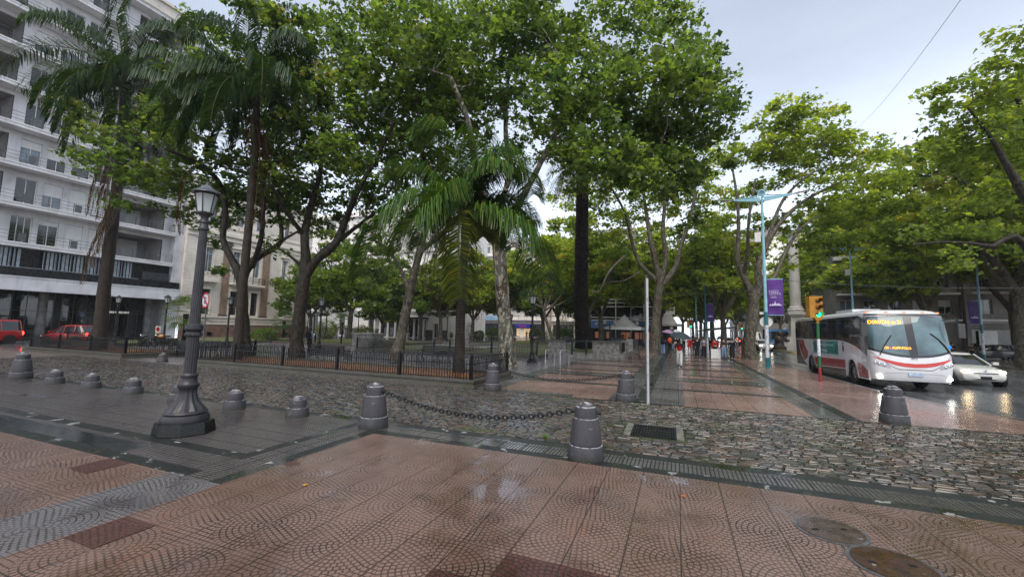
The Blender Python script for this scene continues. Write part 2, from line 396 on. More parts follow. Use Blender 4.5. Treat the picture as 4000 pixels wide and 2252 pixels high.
rect('paving_band', -44, -6.2, 4.4, 4.62, .0, M_gran)
rect('paving_band', -44, -6.2, 4.62, 7.12, .0, M_dot); rect('paving_band', -44, -6.2, 7.12, 7.34, .0, M_gran)
# far walkway: pink fields, grey bands, dark granite lines
M_pinkf2 = M_pinkf
rect('walkway', -6.3, 3.1, 12.5, 125, 0, M_pinkf2)
sheet('walkway', [(4.05, 12.5), (9.3, 12.5), (8.3, 13.9), (7.4, 16.4), (7.05, 18.2), (6.8, 20), (6.65, 24), (6.4, 29), (5.9, 33), (5.55, 37), (5.4, 42), (5.4, 125), (4.05, 125)], 0, M_pinkf2)
rect('paving_band', 3.1, 3.75, 12.5, 125, .0, M_greyf)
rect('paving_band', 3.75, 4.05, 12.5, 46, .004, M_gran)
sheet('paving_band', [(-6.3, 12.34), (9.6, 12.34), (9.35, 12.5), (-6.3, 12.5)], .0, M_gran)
rect('paving_band', -6.3, -3.0, 12.5, 12.95, .004, M_greyf)
for y0, y1, g in ((15.75, 16.25, 0), (18.6, 20.0, 1), (21.45, 21.9, 0), (24.6, 25.3, 1), (28.2, 28.9, 1), (32, 32.7, 1), (36, 36.7, 1), (41, 41.8, 1), (47, 48, 1), (54, 55, 1), (63, 64.2, 1)):
    rect('paving_band', -6.3, 3.1, y0, y1, .004, M_greyf)
    rect('paving_band', -6.3, 3.1, y0+.05, y0+.2, .008, M_gran)
    if g: rect('paving_band', -6.3, 3.1, y1-.2, y1-.06, .008, M_gran)
rect('paving_band', -1.9, .15, 12.5, 90, .006, M_greyf); rect('paving_band', -1.18, -.82, 12.5, 90, .012, M_gran)
rect('paving_band', -6.3, -5.6, 12.5, 29, .006, M_greyf)
# ------------------------------------------------ cobbled street
def cob_base():
    m = bpy.data.materials.new('cobble_joint'); t = NT(m); P = t.pos()
    b = t.n('ShaderNodeTexBrick'); t.put(b.inputs['Vector'], P); b.inputs['Scale'].default_value = 1
    b.inputs['Brick Width'].default_value = .26; b.inputs['Row Height'].default_value = .15; b.inputs['Mortar Size'].default_value = .012
    b.inputs['Color1'].default_value = (.11, .10, .10, 1); b.inputs['Color2'].default_value = (.2, .14, .115, 1); b.inputs['Mortar'].default_value = (.02, .022, .015, 1)
    X, Y, Z = t.xyz(P); far = t.rng(X, -31.0, -30.5, 1, 0)
    moss = t.mix(t.rng(t.noise(P, 1.1, 4, .6), .45, .6, 0, 1), (.010, .010, .008), (.03, .042, .010))
    t.fin(t.mix(far, moss, b.outputs[0]), .35, t.bump(t.noise(P, 25, 3), .5, .01)); return m
sheet('road', [(-44, 7.34), (12.1, 7.34), (11.4, 9.5), (10.1, 12), (10.0, 12.34), (-44, 12.34)], 0, cob_base())
def cobbles():
    rng = np.random.default_rng(3); V = []; F = []; Cc = []; x0, x1, y0, y1 = -30.5, 9.9, 7.36, 12.33
    rows = 48; rh = (y1-y0)/rows
    pal = np.array([(.09, .082, .075), (.12, .108, .10), (.18, .12, .09), (.20, .125, .095), (.06, .06, .06), (.15, .12, .10), (.10, .098, .10), (.17, .14, .12)])
    gx0, gx1, gy0, gy1 = -1.02, .1, 8.5, 9.6
    for j in range(rows):
        x = x0+rng.uniform(0, .2); yc = y0+(j+.5)*rh
        while x < x1:
            L = rng.uniform(.14, .28); xe = x+L
            wave = .02*sin(x*1.7+j*.3)
            if not (xe > gx0 and x < gx1 and yc > gy0-.06 and yc < gy1+.06):
                g = rng.uniform(.007, .013); z = .014+rng.normal(0, .003); tl = rng.normal(0, .035, 2)
                hx, hy = L/2-g, rh/2-g*.8; cx = x+L/2; cyy = yc+wave
                o = len(V); jt = rng.normal(0, .007, (8, 2))
                for q, (a, b, zz) in enumerate(((-1, -1, -.01), (1, -1, -.01), (1, 1, -.01), (-1, 1, -.01), (-.88, -.78, 1), (.88, -.78, 1), (.88, .78, 1), (-.88, .78, 1))):
                    V.append((cx+a*hx+jt[q, 0]*(zz > 0), cyy+b*hy+jt[q, 1]*(zz > 0), (-.012 if zz < 0 else z+tl[0]*a*hx+tl[1]*b*hy)))
                V.append((cx, cyy, z+.002))
                F += [(o, o+1, o+5, o+4), (o+1, o+2, o+6, o+5), (o+2, o+3, o+7, o+6), (o+3, o, o+4, o+7), (o+4, o+5, o+8), (o+5, o+6, o+8), (o+6, o+7, o+8), (o+7, o+4, o+8)]
                c = pal[rng.integers(0, 8)]*rng.uniform(.28, .65); Cc += [c]*9
            x = xe
    me = bpy.data.meshes.new('cobbles'); me.from_pydata(V, [], F); me.polygons.foreach_set('use_smooth', [False]*len(F))
    a = me.attributes.new('Col', 'FLOAT_COLOR', 'POINT'); c4 = np.ones((len(V), 4), np.float32); c4[:, :3] = Cc; a.data.foreach_set('color', c4.ravel())
    m = bpy.data.materials.new('cobble_stone'); t = NT(m); at = t.n('ShaderNodeAttribute'); at.attribute_name = 'Col'; P = t.pos()
    c = t.mix(t.rng(t.noise(P, 1.1, 4, .6), .5, .7, 0, .55), at.outputs[0], (.06, .065, .03))
    c = t.mix(t.rng(t.noise(P, 60, 3), .4, .7, 0, .5), c, (.03, .03, .03))
    w = t.rng(t.noise(P, .7, 3), .4, .6, .26, .06)
    t.fin(c, w, t.bump(t.noise(P, 45, 3), .35, .006)); me.materials.append(m)
    o = bpy.data.objects.new('cobbles', me); COL.objects.link(o); return S(o)
cobbles()
# main avenue: painted lines and the far side
M_yel = MT('yellow_road_paint', (.5, .36, .04), .3, .3, 6); M_wht = MT('white_paint', (.75, .75, .72), .35, .25, 6)
rect('road_marking', 7.15, 7.27, 17.6, 21.5, RZ+.004, M_yel)
a = G(3940, 1486, RZ); rect('road_marking', 15.1, 15.25, 14, 27, RZ+.004, M_yel); rect('road_marking', 15.1, 15.25, 36, 60, RZ+.004, M_yel)
for k in range(14): rect('road_marking', 10.4, 10.55, 34+k*9, 37+k*9, RZ+.004, M_wht)
mb = MB(); mb.prism([(22.5, -20), (60, -20), (60, 160), (22.5, 160)], 'z', RZ+.001, -.002)
S(mb.build('pavement', tile_mat('brown_tile', (.2, .14, .115), .48, .012, None, .3, (.22, .05, .3, .45, .6))))
mb = MB(); mb.prism([(12.6, 58), (17.4, 58), (17.4, 76), (12.6, 76)], 'z', RZ+.001, .03); S(mb.build('traffic_island', M_path))
mb = MB(); mb.prism([(12.45, 57.85), (17.55, 57.85), (17.55, 58), (12.45, 58)], 'z', RZ+.001, .05); mb.prism([(12.45, 58), (12.6, 58), (12.6, 76), (12.45, 76)], 'z', RZ+.001, .05)
S(mb.build('kerb', M_yel))
# raised planting beds
def bed(name, label, x0, x1, y0, y1, h=.26, soil='leafy_soil'):
    t = thing(name, label, 'planting bed', (0, 0, 0))
    mb = MB(); w = .22
    for z0, z1, g in ((0, .10, .10), (.10, h-.07, .02), (h-.07, h, .07)):
        mb.bx(x0-g, x1+g, y0-g, y0+w, z0, z1); mb.bx(x0-g, x1+g, y1-w, y1+g, z0, z1); mb.bx(x0-g, x0+w, y0+w, y1-w, z0, z1); mb.bx(x1-w, x1+g, y0+w, y1-w, z0, z1)
    mb.build('stone_edge', M_bed, t)
    mb = MB(); mb.grid(lambda u, v: (x0+w+(x1-x0-2*w)*u, y0+w+(y1-y0-2*w)*v, h-.09+.05*sin(u*19)*sin(v*7)+.03*sin(u*47+v*9)), 40, 10); mb.build('soil', MATS[soil], t)
    return t
def bedmat():
    m = bpy.data.materials.new('mossy_concrete'); t = NT(m); P = t.pos(); f = t.noise(P, 14, 4, .7)
    c = t.ramp(f, (.3, (.045, .042, .036)), (.75, (.13, .12, .105))); c = t.mix(t.rng(t.noise(P, 2.2, 4, .6), .45, .65, 0, .6), c, (.05, .055, .025))
    t.fin(c, .3, t.bump(f, .5, .01)); return m
M_bed = bedmat()
def soilmat(name, a, b, c3, sc=9):
    m = bpy.data.materials.new(name); t = NT(m); P = t.pos(); f = t.noise(P, sc, 5, .75); c = t.ramp(f, (.32, a), (.5, b), (.66, c3))
    t.fin(c, .6, t.bump(f, .8, .03)); MATS[name] = m; return m
soilmat('leafy_soil', (.035, .022, .012), (.12, .05, .018), (.26, .105, .03))
soilmat('lawn', (.04, .05, .012), (.075, .095, .022), (.13, .12, .04), 5)
B1 = bed('planting_bed', 'long low stone bed with leaf litter and iron railing along the cobbles', -21.2, -6.35, 12.55, 15.9)
B2 = bed('planting_bed', 'farther left stone bed with litter beside the red cars', -36.6, -26.6, 12.65, 15.9)
# ================================================================ BUILDINGS
M_cream = MT('cream_stucco', (.74, .68, .60), .6, .12, .5, .15, 30, streak=.35)
M_white = MT('white_stucco', (.80, .77, .74), .6, .1, .5, streak=.3)
M_grey = MT('grey_blue_render', (.60, .59, .61), .6, .15, .6, streak=.4)
M_slab = MT('pale_concrete', (.74, .73, .74), .5, .12, .8, streak=.5)
M_brown = MT('brown_stone', (.21, .13, .10), .5, .25, 2, .3, 30)
M_dkgl = glass('dark_glass', (.015, .017, .02), .06); M_skygl = glass('pale_glass', (.12, .15, .18), .02)
M_frame = MT('white_window_frame', (.72, .72, .70), .4, .05, 4); M_dkfr = MT('dark_window_frame', (.06, .05, .045), .4, .1, 4)
M_shut = MT('roller_shutter', (.68, .68, .67), .5, .06, 2); M_iron = MT('black_iron', (.009, .010, .012), .4, .3, 6, spec=.3)
M_rail = MT('balcony_rail', (.10, .105, .115), .35, .2, 4); M_black = MT('black_fascia', (.012, .013, .015), .3, .2, 2)
M_awn = MT('pale_awning', (.66, .67, .71), .5, .1, 1, streak=.4); M_curt = MT('curtain', (.55, .55, .52), .8, .2, 6)
M_tan = MT('tan_stucco', (.42, .34, .27), .6, .2, .5, streak=.5); M_dust = MT('dusky_stone', (.24, .22, .20), .6, .25, .5, streak=.6)
M_slate = MT('slate_roof', (.08, .085, .095), .4, .3, 2); M_vlou = MT('vertical_louver', (.30, .34, .38), .3, .2, 3)
def facade(mb, x0, x1, z0, z1, ops, y=0.0, depth=.25, mi=0):
    xs = sorted({x0, x1, *[q for a in ops for q in (a[0], a[1])]}); zs = sorted({z0, z1, *[q for a in ops for q in (a[2], a[3])]})
    for i in range(len(xs)-1):
        for j in range(len(zs)-1):
            cx = (xs[i]+xs[i+1])/2; cz = (zs[j]+zs[j+1])/2
            if any(a[0] < cx < a[1] and a[2] < cz < a[3] for a in ops): continue
            mb.add([(xs[i], y, zs[j]), (xs[i+1], y, zs[j]), (xs[i+1], y, zs[j+1]), (xs[i], y, zs[j+1])], [(0, 1, 2, 3)], mi)
    for a, b, c, d in [q[:4] for q in ops]:
        mb.add([(a, y, c), (b, y, c), (b, y, d), (a, y, d), (a, y+depth, c), (b, y+depth, c), (b, y+depth, d), (a, y+depth, d)], [(0, 4, 5, 1), (1, 5, 6, 2), (2, 6, 7, 3), (3, 7, 4, 0)], mi)
WC = {}
def win(root, x, z, w, h, y, fr=None, gl=None, mull=1, trans=None, shut=0.0, name='window', fw=.06):
    """window of width w, height h with its lower left corner at x, z and its plane at depth y"""
    fr = fr or M_frame; gl = gl or M_dkgl; key = (round(w, 2), round(h, 2), fr.name, gl.name, mull, trans, shut)
    if key not in WC:
        mb = MB(); t = .05
        mb.bx(0, fw, -t, 0, 0, h); mb.bx(w-fw, w, -t, 0, 0, h); mb.bx(fw, w-fw, -t, 0, 0, fw); mb.bx(fw, w-fw, -t, 0, h-fw, h)
        for k in range(mull): c = w*(k+1)/(mull+1); mb.bx(c-fw*.4, c+fw*.4, -t*.9, 0, fw, h-fw)
        if trans: mb.bx(fw, w-fw, -t*.8, 0, h*trans-.02, h*trans+.02)
        a = mb.build(name, fr); me = a.data; bpy.data.objects.remove(a)
        mb = MB(); mb.bx(fw*.5, w-fw*.5, -.015, .01, fw*.5, h-fw*.5); a = mb.build('pane', gl); mp = a.data; bpy.data.objects.remove(a); ms = None
        if shut:
            mb = MB(); n = int(h*shut/.09)
            for k in range(n): mb.bx(0.01, w-.01, -.075+.006*(k % 2), -.052, h-(k+1)*.09, h-k*.09-.004)
            a = mb.build('shutter', M_shut); ms = a.data; bpy.data.objects.remove(a)
        WC[key] = (me, mp, ms)
    me, mp, ms = WC[key]
    o = bpy.data.objects.new(name, me); COL.objects.link(o); o.parent = root; o.location = (x, y, z)
    p = bpy.data.objects.new('pane', mp); COL.objects.link(p); p.parent = o
    if ms: s = bpy.data.objects.new('shutter', ms); COL.objects.link(s); s.parent = o
    return o
def core(mb, x0, x1, z0, z1, y0, y1, mi=0):            # sides, back and roof of a block whose front is a facade
    mb.add([(x0, y0, z0), (x0, y1, z0), (x0, y1, z1), (x0, y0, z1)], [(3, 2, 1, 0)], mi)
    mb.add([(x1, y0, z0), (x1, y1, z0), (x1, y1, z1), (x1, y0, z1)], [(0, 1, 2, 3)], mi)
    mb.add([(x0, y1, z0), (x1, y1, z0), (x1, y1, z1), (x0, y1, z1)], [(3, 2, 1, 0)], mi)
    mb.add([(x0, y0, z1), (x1, y0, z1), (x1, y1, z1), (x0, y1, z1)], [(0, 1, 2, 3)], mi)
def railing(mb, x0, x1, z, y, h=1.0, bars=3, post=1.6, ends=True):
    n = max(1, round((x1-x0)/post))
    for k in range(n+1): x = x0+(x1-x0)*k/n; mb.bx(x-.025, x+.025, y-.025, y+.025, z, z+h)
    for k in range(bars): q = z+h*(k+1)/bars; mb.bx(x0, x1, y-.015, y+.015, q-.03, q)
# ---- apartment block on the left
A = thing('apartment_building', 'tall pale apartment block with long balconies behind the palms at left', 'building', (-55, 0, 0), pi/2)
mb = MB(); ZF = [8.75, 12.35, 15.95, 19.55, 23.15, 26.75, 30.35, 33.95]; YW = 1.3
ops = []; bays = [(-2.6, -1.2), (-.8, .6), (1.0, 2.4), (2.8, 4.2), (17.4, 18.8), (19.2, 20.6), (21.0, 22.4), (22.8, 24.0)]
log_ = [(5.2, 11.0), (12.0, 16.6), (25.0, 29.4)]
for z in ZF:
    for a, b in bays: ops.append((a, b, z+.15, z+2.55))
    for a, b in log_: ops.append((a, b, z+.02, z+2.75))
facade(mb, -4, 30.2, 5.6, 37.3, ops, YW, .22); core(mb, -4, 31.2, 5.6, 37.3, YW, 16)
mb.bx(30.2, 31.2, .35, YW, 5.6, 37.3); mb.bx(30.2, 31.18, .4, 4.7, -.12, 5.59)
mb.build('wall', M_grey, A); mb = MB()
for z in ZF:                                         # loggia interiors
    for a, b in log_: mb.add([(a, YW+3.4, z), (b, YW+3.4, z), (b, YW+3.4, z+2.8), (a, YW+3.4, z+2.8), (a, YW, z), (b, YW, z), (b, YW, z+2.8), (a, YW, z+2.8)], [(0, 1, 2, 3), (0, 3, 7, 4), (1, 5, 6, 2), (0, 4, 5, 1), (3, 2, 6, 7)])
mb.build('loggia', MT('loggia_render', (.33, .31, .31), .7, .15, 1), A)  # recess shade put into the colour, darker than the outer wall
mb = MB()
for z in ZF+[37.5]: mb.bx(-4, 30.0, 0, YW, z-.4, z-.02); mb.bx(-4, 30.05, -.06, 0, z-.12, z)
mb.build('balcony_slab', M_slab, A)
for z in ZF:
    for a, b in bays+log_:
        if (a, b) in log_: continue
    mb = MB(); railing(mb, -4, 24.6, z, .05, .95, 3, 1.75); mb.bx(24.6, 24.65, .05, YW, z, z+.9); railing(mb, 24.8, 29.9, z, .05, .95, 4, 1.3)
    for k in range(4): mb.bx(29.86, 29.9, .07, YW, z+.95*(k+1)/4-.03, z+.95*(k+1)/4)
    for k in range(9): mb.bx(-3.4+k*3.5, -2.9+k*3.5, .03, .06, z+.1, z+.85)
    mb.build('balcony_rail', M_rail, A)
for i, z in enumerate(ZF):
    for j, (a, b) in enumerate(bays):
        sh = [0, .55, 1, 0, .3, 0, .97, .5, 0][(i*5+j*3) % 9]
        if i == 0: sh = {4: 0, 5: .2, 6: .98, 7: .98}.get(j, sh)
        if i == 1: sh = {4: 0, 5: .5, 6: .98, 7: .9}.get(j, sh)
        win(A, a, z+.15, b-a, 2.4, YW+.2, mull=2 if (i == 0 and j == 4) else 1, shut=sh, gl=M_skygl if (i+j) % 4 == 2 else M_dkgl)
    for a, b in log_: win(A, a+1.0, z+.05, min(2.6, b-a-1.6), 2.5, YW+3.35, mull=1, shut=.93 if i < 3 else .5)
mb = MB()                                             # louvred mezzanine and the black band
mb.bx(-4, 31, .15, .5, 5.62, 6.5); mb.build('black_fascia', M_black, A)
mb = MB(); mb.bx(-4, 31, .9, 1.0, 6.5, 8.32); mb.build('mezzanine_wall', M_black, A)
mb = MB()
for k in range(112):
    x = -3.6+k*.27
    if 18.05 < x < 19.5 or x > 27 or 23.7 < x < 24.3: continue
    mb.box((x, .6, 7.4), (.2, .03, 1.75), 0, .5*sin(k*1.7)+.4)
mb.bx(-4, 27, .3, .7, 6.5, 6.56)
mb.build('louver', M_vlou, A)
mb = MB()
for k in range(7): mb.bx(27.4, 30.1, .5, .55, 6.6+k*.13, 6.67+k*.13)
mb.build('vent', M_rail, A)
mb = MB(); mb.bx(-4, 30.6, -.9, .2, 4.4, 5.55); mb.bx(-4, 30.6, -.95, .25, 5.55, 5.66); mb.build('canopy', M_awn, A)
mb = MB()                                             # open ground floor with round columns and dark glazing
mb.bx(-4, 31, 4.4, 4.6, -.12, 5.6); mb.build('ground_wall', MT('dim_wall', (.06, .06, .06), .5, .4, 1.2), A)
mb = MB(); mb.bx(-4, 31, .9, 4.4, 5.0, 5.6); mb.build('soffit', M_slab, A)
for k in range(8):
    mb = MB(); mb.lathe([(.33, -.12), (.33, 5.0)], (-1.2+k*4.3, 1.6, 0), 18); mb.build('column', MT('worn_concrete', (.20, .19, .18), .5, .3, 2, streak=.4), A)
for x in (-3.2, 1.0, 5.2, 9.4, 13.8, 18.2, 22.6, 26.6): win(A, x, 0, 3.9 if x < 26 else 3.5, 4.9, 4.3, MT('grey_steel_frame', (.16, .17, .16), .4, .2, 3), glass('shop_glass', (.015, .018, .02)), mull=3, trans=.55)
mb = MB()
for k in range(60): mb.bx(2+k*.24, 2.02+k*.24, -.2, -.18, -.1, 1.75)
mb.bx(2, 16.4, -.22, -.16, 1.75, 1.8); mb.bx(2, 16.4, -.22, -.16, .1, .14)
for k in range(9): mb.bx(1.97+k*1.8, 2.03+k*1.8, -.24, -.14, -.12, 1.95)
mb.build('gate', M_dkfr, A)
mb = MB(); mb.bx(-4.2, 30.6, -.5, YW, 38.6, 38.9); mb.bx(-4, 30.4, -.2, YW+1, 37.5, 38.6); mb.build('cornice', M_cream, A)
text('sign', 'GEZ NUEZ EXO', .26, MT('lit_sign', (.8, .8, .75), .5, 0, emis=.6), basis((27.4, 4.1, 2.75), (1, 0, 0), (0, 0, 1)), A)

def french(mb, x0, x1, z0, z1, y, t=.14, d=.1, mi=0):    # moulded surround
    mb.bx(x0-t, x0, y-d, y, z0, z1, mi); mb.bx(x1, x1+t, y-d, y, z0, z1, mi); mb.bx(x0-t-.06, x1+t+.06, y-d-.05, y, z1, z1+t, mi)
def baluster(mb, x0, x1, z, y, h=.8, mi=0):
    mb.bx(x0, x1, y-.12, y+.12, z, z+.1, mi); mb.bx(x0, x1, y-.12, y+.12, z+h-.12, z+h, mi)
    n = int((x1-x0)/.22)
    for k in range(n): mb.lathe([(.05, z+.1), (.08, z+.25), (.04, z+.45), (.06, z+h-.12)], (x0+(k+.5)*(x1-x0)/n, y, 0), 8, mi)
# ---- cream neoclassical house, second from left
Bc = thing('neoclassical_building', 'cream neoclassical house with brown pilasters and small stone balconies behind the leaning lamp', 'building', (-55, 0, 0), pi/2)
X0, X1 = 31.22, 49.6
ops = []
gw = [(33.55, 34.55), (37.0, 38.1), (39.9, 41.0), (44.4, 45.3), (47.2, 48.3)]
for a, b in gw: ops += [(a, b, 2.95, 6.1), (a, b, 8.3, 11.4), (a, b, 14.9, 17.6)]
mb = MB(); facade(mb, X0, X1, 1.65, 20, ops, 0, .35); core(mb, X0, X1, 1.65, 20, 0, 14); RUST1 = mb
mb = MB(); facade(mb, X0, X1, -.12, 1.65, [(40.4, 41.2, -.1, .75), (45.5, 46.3, .2, .7), (34.5, 35.3, .2, .7)], -.06, .4); mb.bx(X0, X1, -.06, 0, 1.64, 1.66); mb.build('plinth', M_brown, Bc)
mb = MB(); mb.bx(40.4, 41.2, .3, .33, -.1, .75); mb.bx(45.5, 46.3, .3, .33, .2, .7); mb.bx(34.5, 35.3, .3, .33, .2, .7); mb.build('grille', M_black, Bc)
mb = MB()
mb.bx(X0, X1+.1, -.2, 0, 2.55, 2.75); mb.bx(X0, X1+.05, -.12, 0, 1.66, 1.85); mb.bx(X0, X1+.05, -.12, 0, 2.1, 2.2)
mb.bx(X0, X1+.2, -.35, 0, 13.2, 13.6); mb.bx(X0, X1+.15, -.2, 0, 12.6, 12.8); mb.bx(X0, X1+.3, -.55, 0, 19.5, 20.1); mb.bx(X0, X1+.1, -.15, 0, 14.3, 14.5)
for k in range(44): mb.bx(X0+.1+k*.42, X0+.28+k*.42, -.45, -.02, 19.2, 19.5)
mb.build('cornice', M_cream, Bc)
mb = RUST1
for (a, b) in ((X0, 33.2), (34.9, 35.6), (42.6, 44.1), (45.6, 46.9), (48.6, X1)):        # rusticated courses
    z = 2.8
    while z < 12.5: mb.bx(a, b, -.05, 0, z, z+.36); z += .4
    z = 15
    while z < 19: mb.bx(a, b, -.04, 0, z, z+.4); z += .46
RUST1 = mb
for a, b in ((35.75, 36.65), (41.35, 42.35)):
    mb = MB(); mb.bx(a, b, -.14, 0, 2.95, 12.2); mb.build('pilaster', MT('tan_pilaster', (.26, .18, .13), .5, .2, 2), Bc)
    mb = MB(); mb.bx(a-.1, b+.1, -.2, 0, 2.76, 2.95); mb.bx(a-.1, b+.1, -.2, 0, 12.2, 12.6); mb.build('pilaster_base', M_dkfr, Bc)
mb = RUST1
for a, b in gw: french(mb, a, b, 2.95, 6.1, 0); french(mb, a, b, 8.3, 11.4, 0); french(mb, a, b, 14.9, 17.6, 0); mb.bx(a-.3, b+.3, -.3, 0, 11.75, 11.9)
mb.build('wall', M_cream, Bc)
for a, b in gw:
    win(Bc, a, 2.95, b-a, 3.15, .3, M_dkfr, mull=1, trans=.75); win(Bc, a, 8.3, b-a, 3.1, .3, M_frame, M_skygl, mull=1, trans=.75); win(Bc, a, 14.9, b-a, 2.7, .3, M_dkfr, M_skygl)
for a, b in ((32.9, 35.1), (46.7, 48.8)):
    mb = MB(); mb.bx(a, b, -.7, 0, 7.0, 7.2); baluster(mb, a, b, 7.2, -.58); mb.prism([(-.6, 7.0), (-.02, 7.0), (-.02, 6.3)], 'x', a+.3, a+.55); mb.prism([(-.6, 7.0), (-.02, 7.0), (-.02, 6.3)], 'x', b-.55, b-.3)
    mb.build('stone_balcony', M_cream, Bc)
mb = MB(); mb.bx(36.7, 41.3, -.9, 0, 6.95, 7.2); mb.bx(37, 41, -.7, 0, 6.75, 6.95); mb.build('balcony_floor', M_cream, Bc)
mb = MB(); railing(mb, 36.8, 41.2, 7.2, -.85, .95, 2, .9)
for k in range(40): mb.bx(36.85+k*.11, 36.865+k*.11, -.86, -.84, 7.2, 8.1)
mb.build('balcony_rail', M_iron, Bc)
# ---- cream apartment palace closing the square
P3 = thing('palace_building', 'wide cream apartment palace with arched twin window seen through the plane trees', 'building', (0, 62, 0), 0)
X0, X1 = -73, -36.5; ops = []; cols3 = [-71.6, -67.1, -60.55, -56.2, -52.3, -48.2, -44.1, -40.2]
for x in cols3: ops += [(x, x+1.15, 5.8, 7.6)]
for x in cols3+[-63.9]:
    for z in (9.0, 12.4, 15.8, 19.2): ops.append((x, x+1.15, z, z+2.4))
for x in (-71.6, -67.3, -60.5, -53.5): ops.append((x, x+1.5, .1, 3.9))
ops += [(-64.3, -63.4, 5.8, 7.3), (-63.2, -62.3, 5.8, 7.3), (-50.6, -46.4, .05, 3.5), (-45.4, -40.9, .05, 3.3), (-39.3, -38.4, .05, 2.6)]
mb = MB(); facade(mb, X0, X1, -.12, 24, ops, 0, .4); core(mb, X0, X1, -.12, 24, 0, 15); RUST2 = mb
mb = MB(); mb.bx(X0, X1, -.3, 0, 4.55, 4.8); mb.bx(X0, X1, -.12, 0, 4.2, 4.55); mb.bx(X0, X1, -.9, 0, 8.35, 8.6); mb.bx(X0, X1, -.25, 0, 11.9, 12.1); mb.bx(X0, X1, -.25, 0, 15.3, 15.5); mb.bx(X0, X1, -.6, 0, 22.8, 23.3); mb.bx(X0, X1, -.2, 0, 5.55, 5.7)
for k in range(8): mb.bx(X0+.3+k*4.6, X0+.7+k*4.6, -.22, 0, 4.8, 8.3)
mb.build('cornice', M_white, P3)
mb = RUST2
for a, b in ((X0, -71.9), (-69.8, -67.6), (-65.4, -61), (-58.6, -54), (-51.7, -50.8), (-46.3, -45.5), (-40.8, -39.5), (-38.2, X1)):
    z = 1.5
    while z < 4.1: mb.bx(a, b, -.04, 0, z, z+.28); z += .33
    z = 5.75
    while z < 8.2: mb.bx(max(a, X0), b, -.03, 0, z, z+.26); z += .31
mb.build('wall', M_white, P3)
mb = MB()
for a, b in ((X0, -71.7), (-70, -67.4), (-65.7, -60.6), (-58.9, -53.6), (-51.9, -50.7), (-46.3, -45.5), (-40.8, -39.4), (-38.3, X1)): mb.bx(a, b, -.07, 0, -.12, 1.45)
mb.build('plinth', MT('dark_plinth', (.12, .10, .095), .4, .3, 2), P3)
mb = MB()
for cx in (-63.85, -62.75):
    for k in range(12):
        a0, a1 = pi*k/12, pi*(k+1)/12
        mb.add([(cx+.45*cos(a0), -.08, 7.3+.5*sin(a0)), (cx+.6*cos(a0), -.08, 7.3+.65*sin(a0)), (cx+.6*cos(a1), -.08, 7.3+.65*sin(a1)), (cx+.45*cos(a1), -.08, 7.3+.5*sin(a1))], [(0, 1, 2, 3)])
mb.bx(-65, -61.6, -.1, 0, 8.05, 8.2); mb.build('arch', M_white, P3)
mb = MB(); mb.bx(X0+.5, X1-.5, -.88, -.84, 9.5, 9.55); mb.bx(X0+.5, X1-.5, -.88, -.84, 8.66, 8.7)
x = X0+.5
while x < X1-.5: mb.bx(x, x+.03, -.87, -.85, 8.6, 9.5); x += .18
mb.build('balcony_rail', M_rail, P3)
for a, b, c, d in ops:
    if d-c > 3: win(P3, a, c, b-a, d-c, .38, M_dkfr, mull=2 if b-a > 2 else 1, trans=.7)
    else: win(P3, a, c, b-a, d-c, .38, M_frame, M_skygl if int(a*3+c) % 3 else M_dkgl, mull=1)
for x in (-51.2, -49.9, -48.2, -46.6, -45.6, -44.0, -42.6, -41.6, -40.7):
    mb = MB(); mb.lathe([(.3, 0), (.3, .25), (.2, .3), (.19, 3.1), (.28, 3.2), (.28, 3.4)], (x, -.9, 0), 14); mb.build('portico_column', M_frame, P3)
mb = MB(); mb.bx(-51.6, -46.2, -1.4, 0, 3.4, 3.75); mb.bx(-46, -40.3, -1.4, 0, 3.3, 3.6); mb.build('portico_roof', M_iron, P3)
# ---- row behind the square
def block(name, label, loc, rz, w, h, d, wall, nfl, ncol, fh=3.2, gf=4.2, ww=1.3, wh=1.7, bal=False, shop=None, frame=None, gl=None, cor=True):
    t = thing(name, label, 'building', loc, rz); ops = []; p = w/ncol
    for j in range(nfl):
        for i in range(ncol): ops.append((i*p+(p-ww)/2, i*p+(p+ww)/2, gf+j*fh+.8, gf+j*fh+.8+wh))
    sh = [(i*p*2+.4, min(w-.4, i*p*2+p*2-.4), .1, gf-1.0) for i in range(max(1, ncol//2))]
    mb = MB(); facade(mb, 0, w, -.12, h, ops+sh, 0, .3); core(mb, 0, w, -.12, h, 0, d); mb.build('wall', wall, t)
    mb = MB(); mb.bx(0, w, -.2, 0, gf-.3, gf)
    if cor: mb.bx(0, w, -.4, 0, h-.5, h)
    if bal:
        for j in range(nfl): mb.bx(.2, w-.2, -1.0, 0, gf+j*fh-.1, gf+j*fh+.12)
    mb.build('cornice', M_slab if bal else wall, t)
    if bal:
        mb = MB()
        for j in range(nfl): railing(mb, .2, w-.2, gf+j*fh+.12, -.95, .9, 3, 1.5)
        mb.build('balcony_rail', M_rail, t)
    for k, (a, b, c, e) in enumerate(ops): win(t, a, c, b-a, e-c, .28, frame or M_frame, gl or (M_dkgl if k*7 % 5 else M_skygl), mull=1, shut=(0, 0, .5, 0, .9)[k*3 % 5])
    for a, b, c, e in sh: win(t, a, c, b-a, e-c, .28, M_dkfr, M_dkgl, mull=2)
    return t
def sign(parent, x, z, w, h, y, mat, txt=None, tm=None, ts=.5):
    mb = MB(); mb.bx(x, x+w, y-.12, y, z, z+h); o = mb.build('shop_sign', mat, parent)
    if txt: text('lettering', txt, ts, tm or M_frame, basis((x+w/2, y-.13, z+h/2-ts*.35), (1, 0, 0), (0, 0, 1)), o)
    return o
b4 = block('corner_building', 'beige block with rounded balconies and a blue shop sign behind the mottled trunk', (-46.5, 95, 0), 0, 17, 24, 12, M_cream, 6, 6, bal=True, ww=1.8)
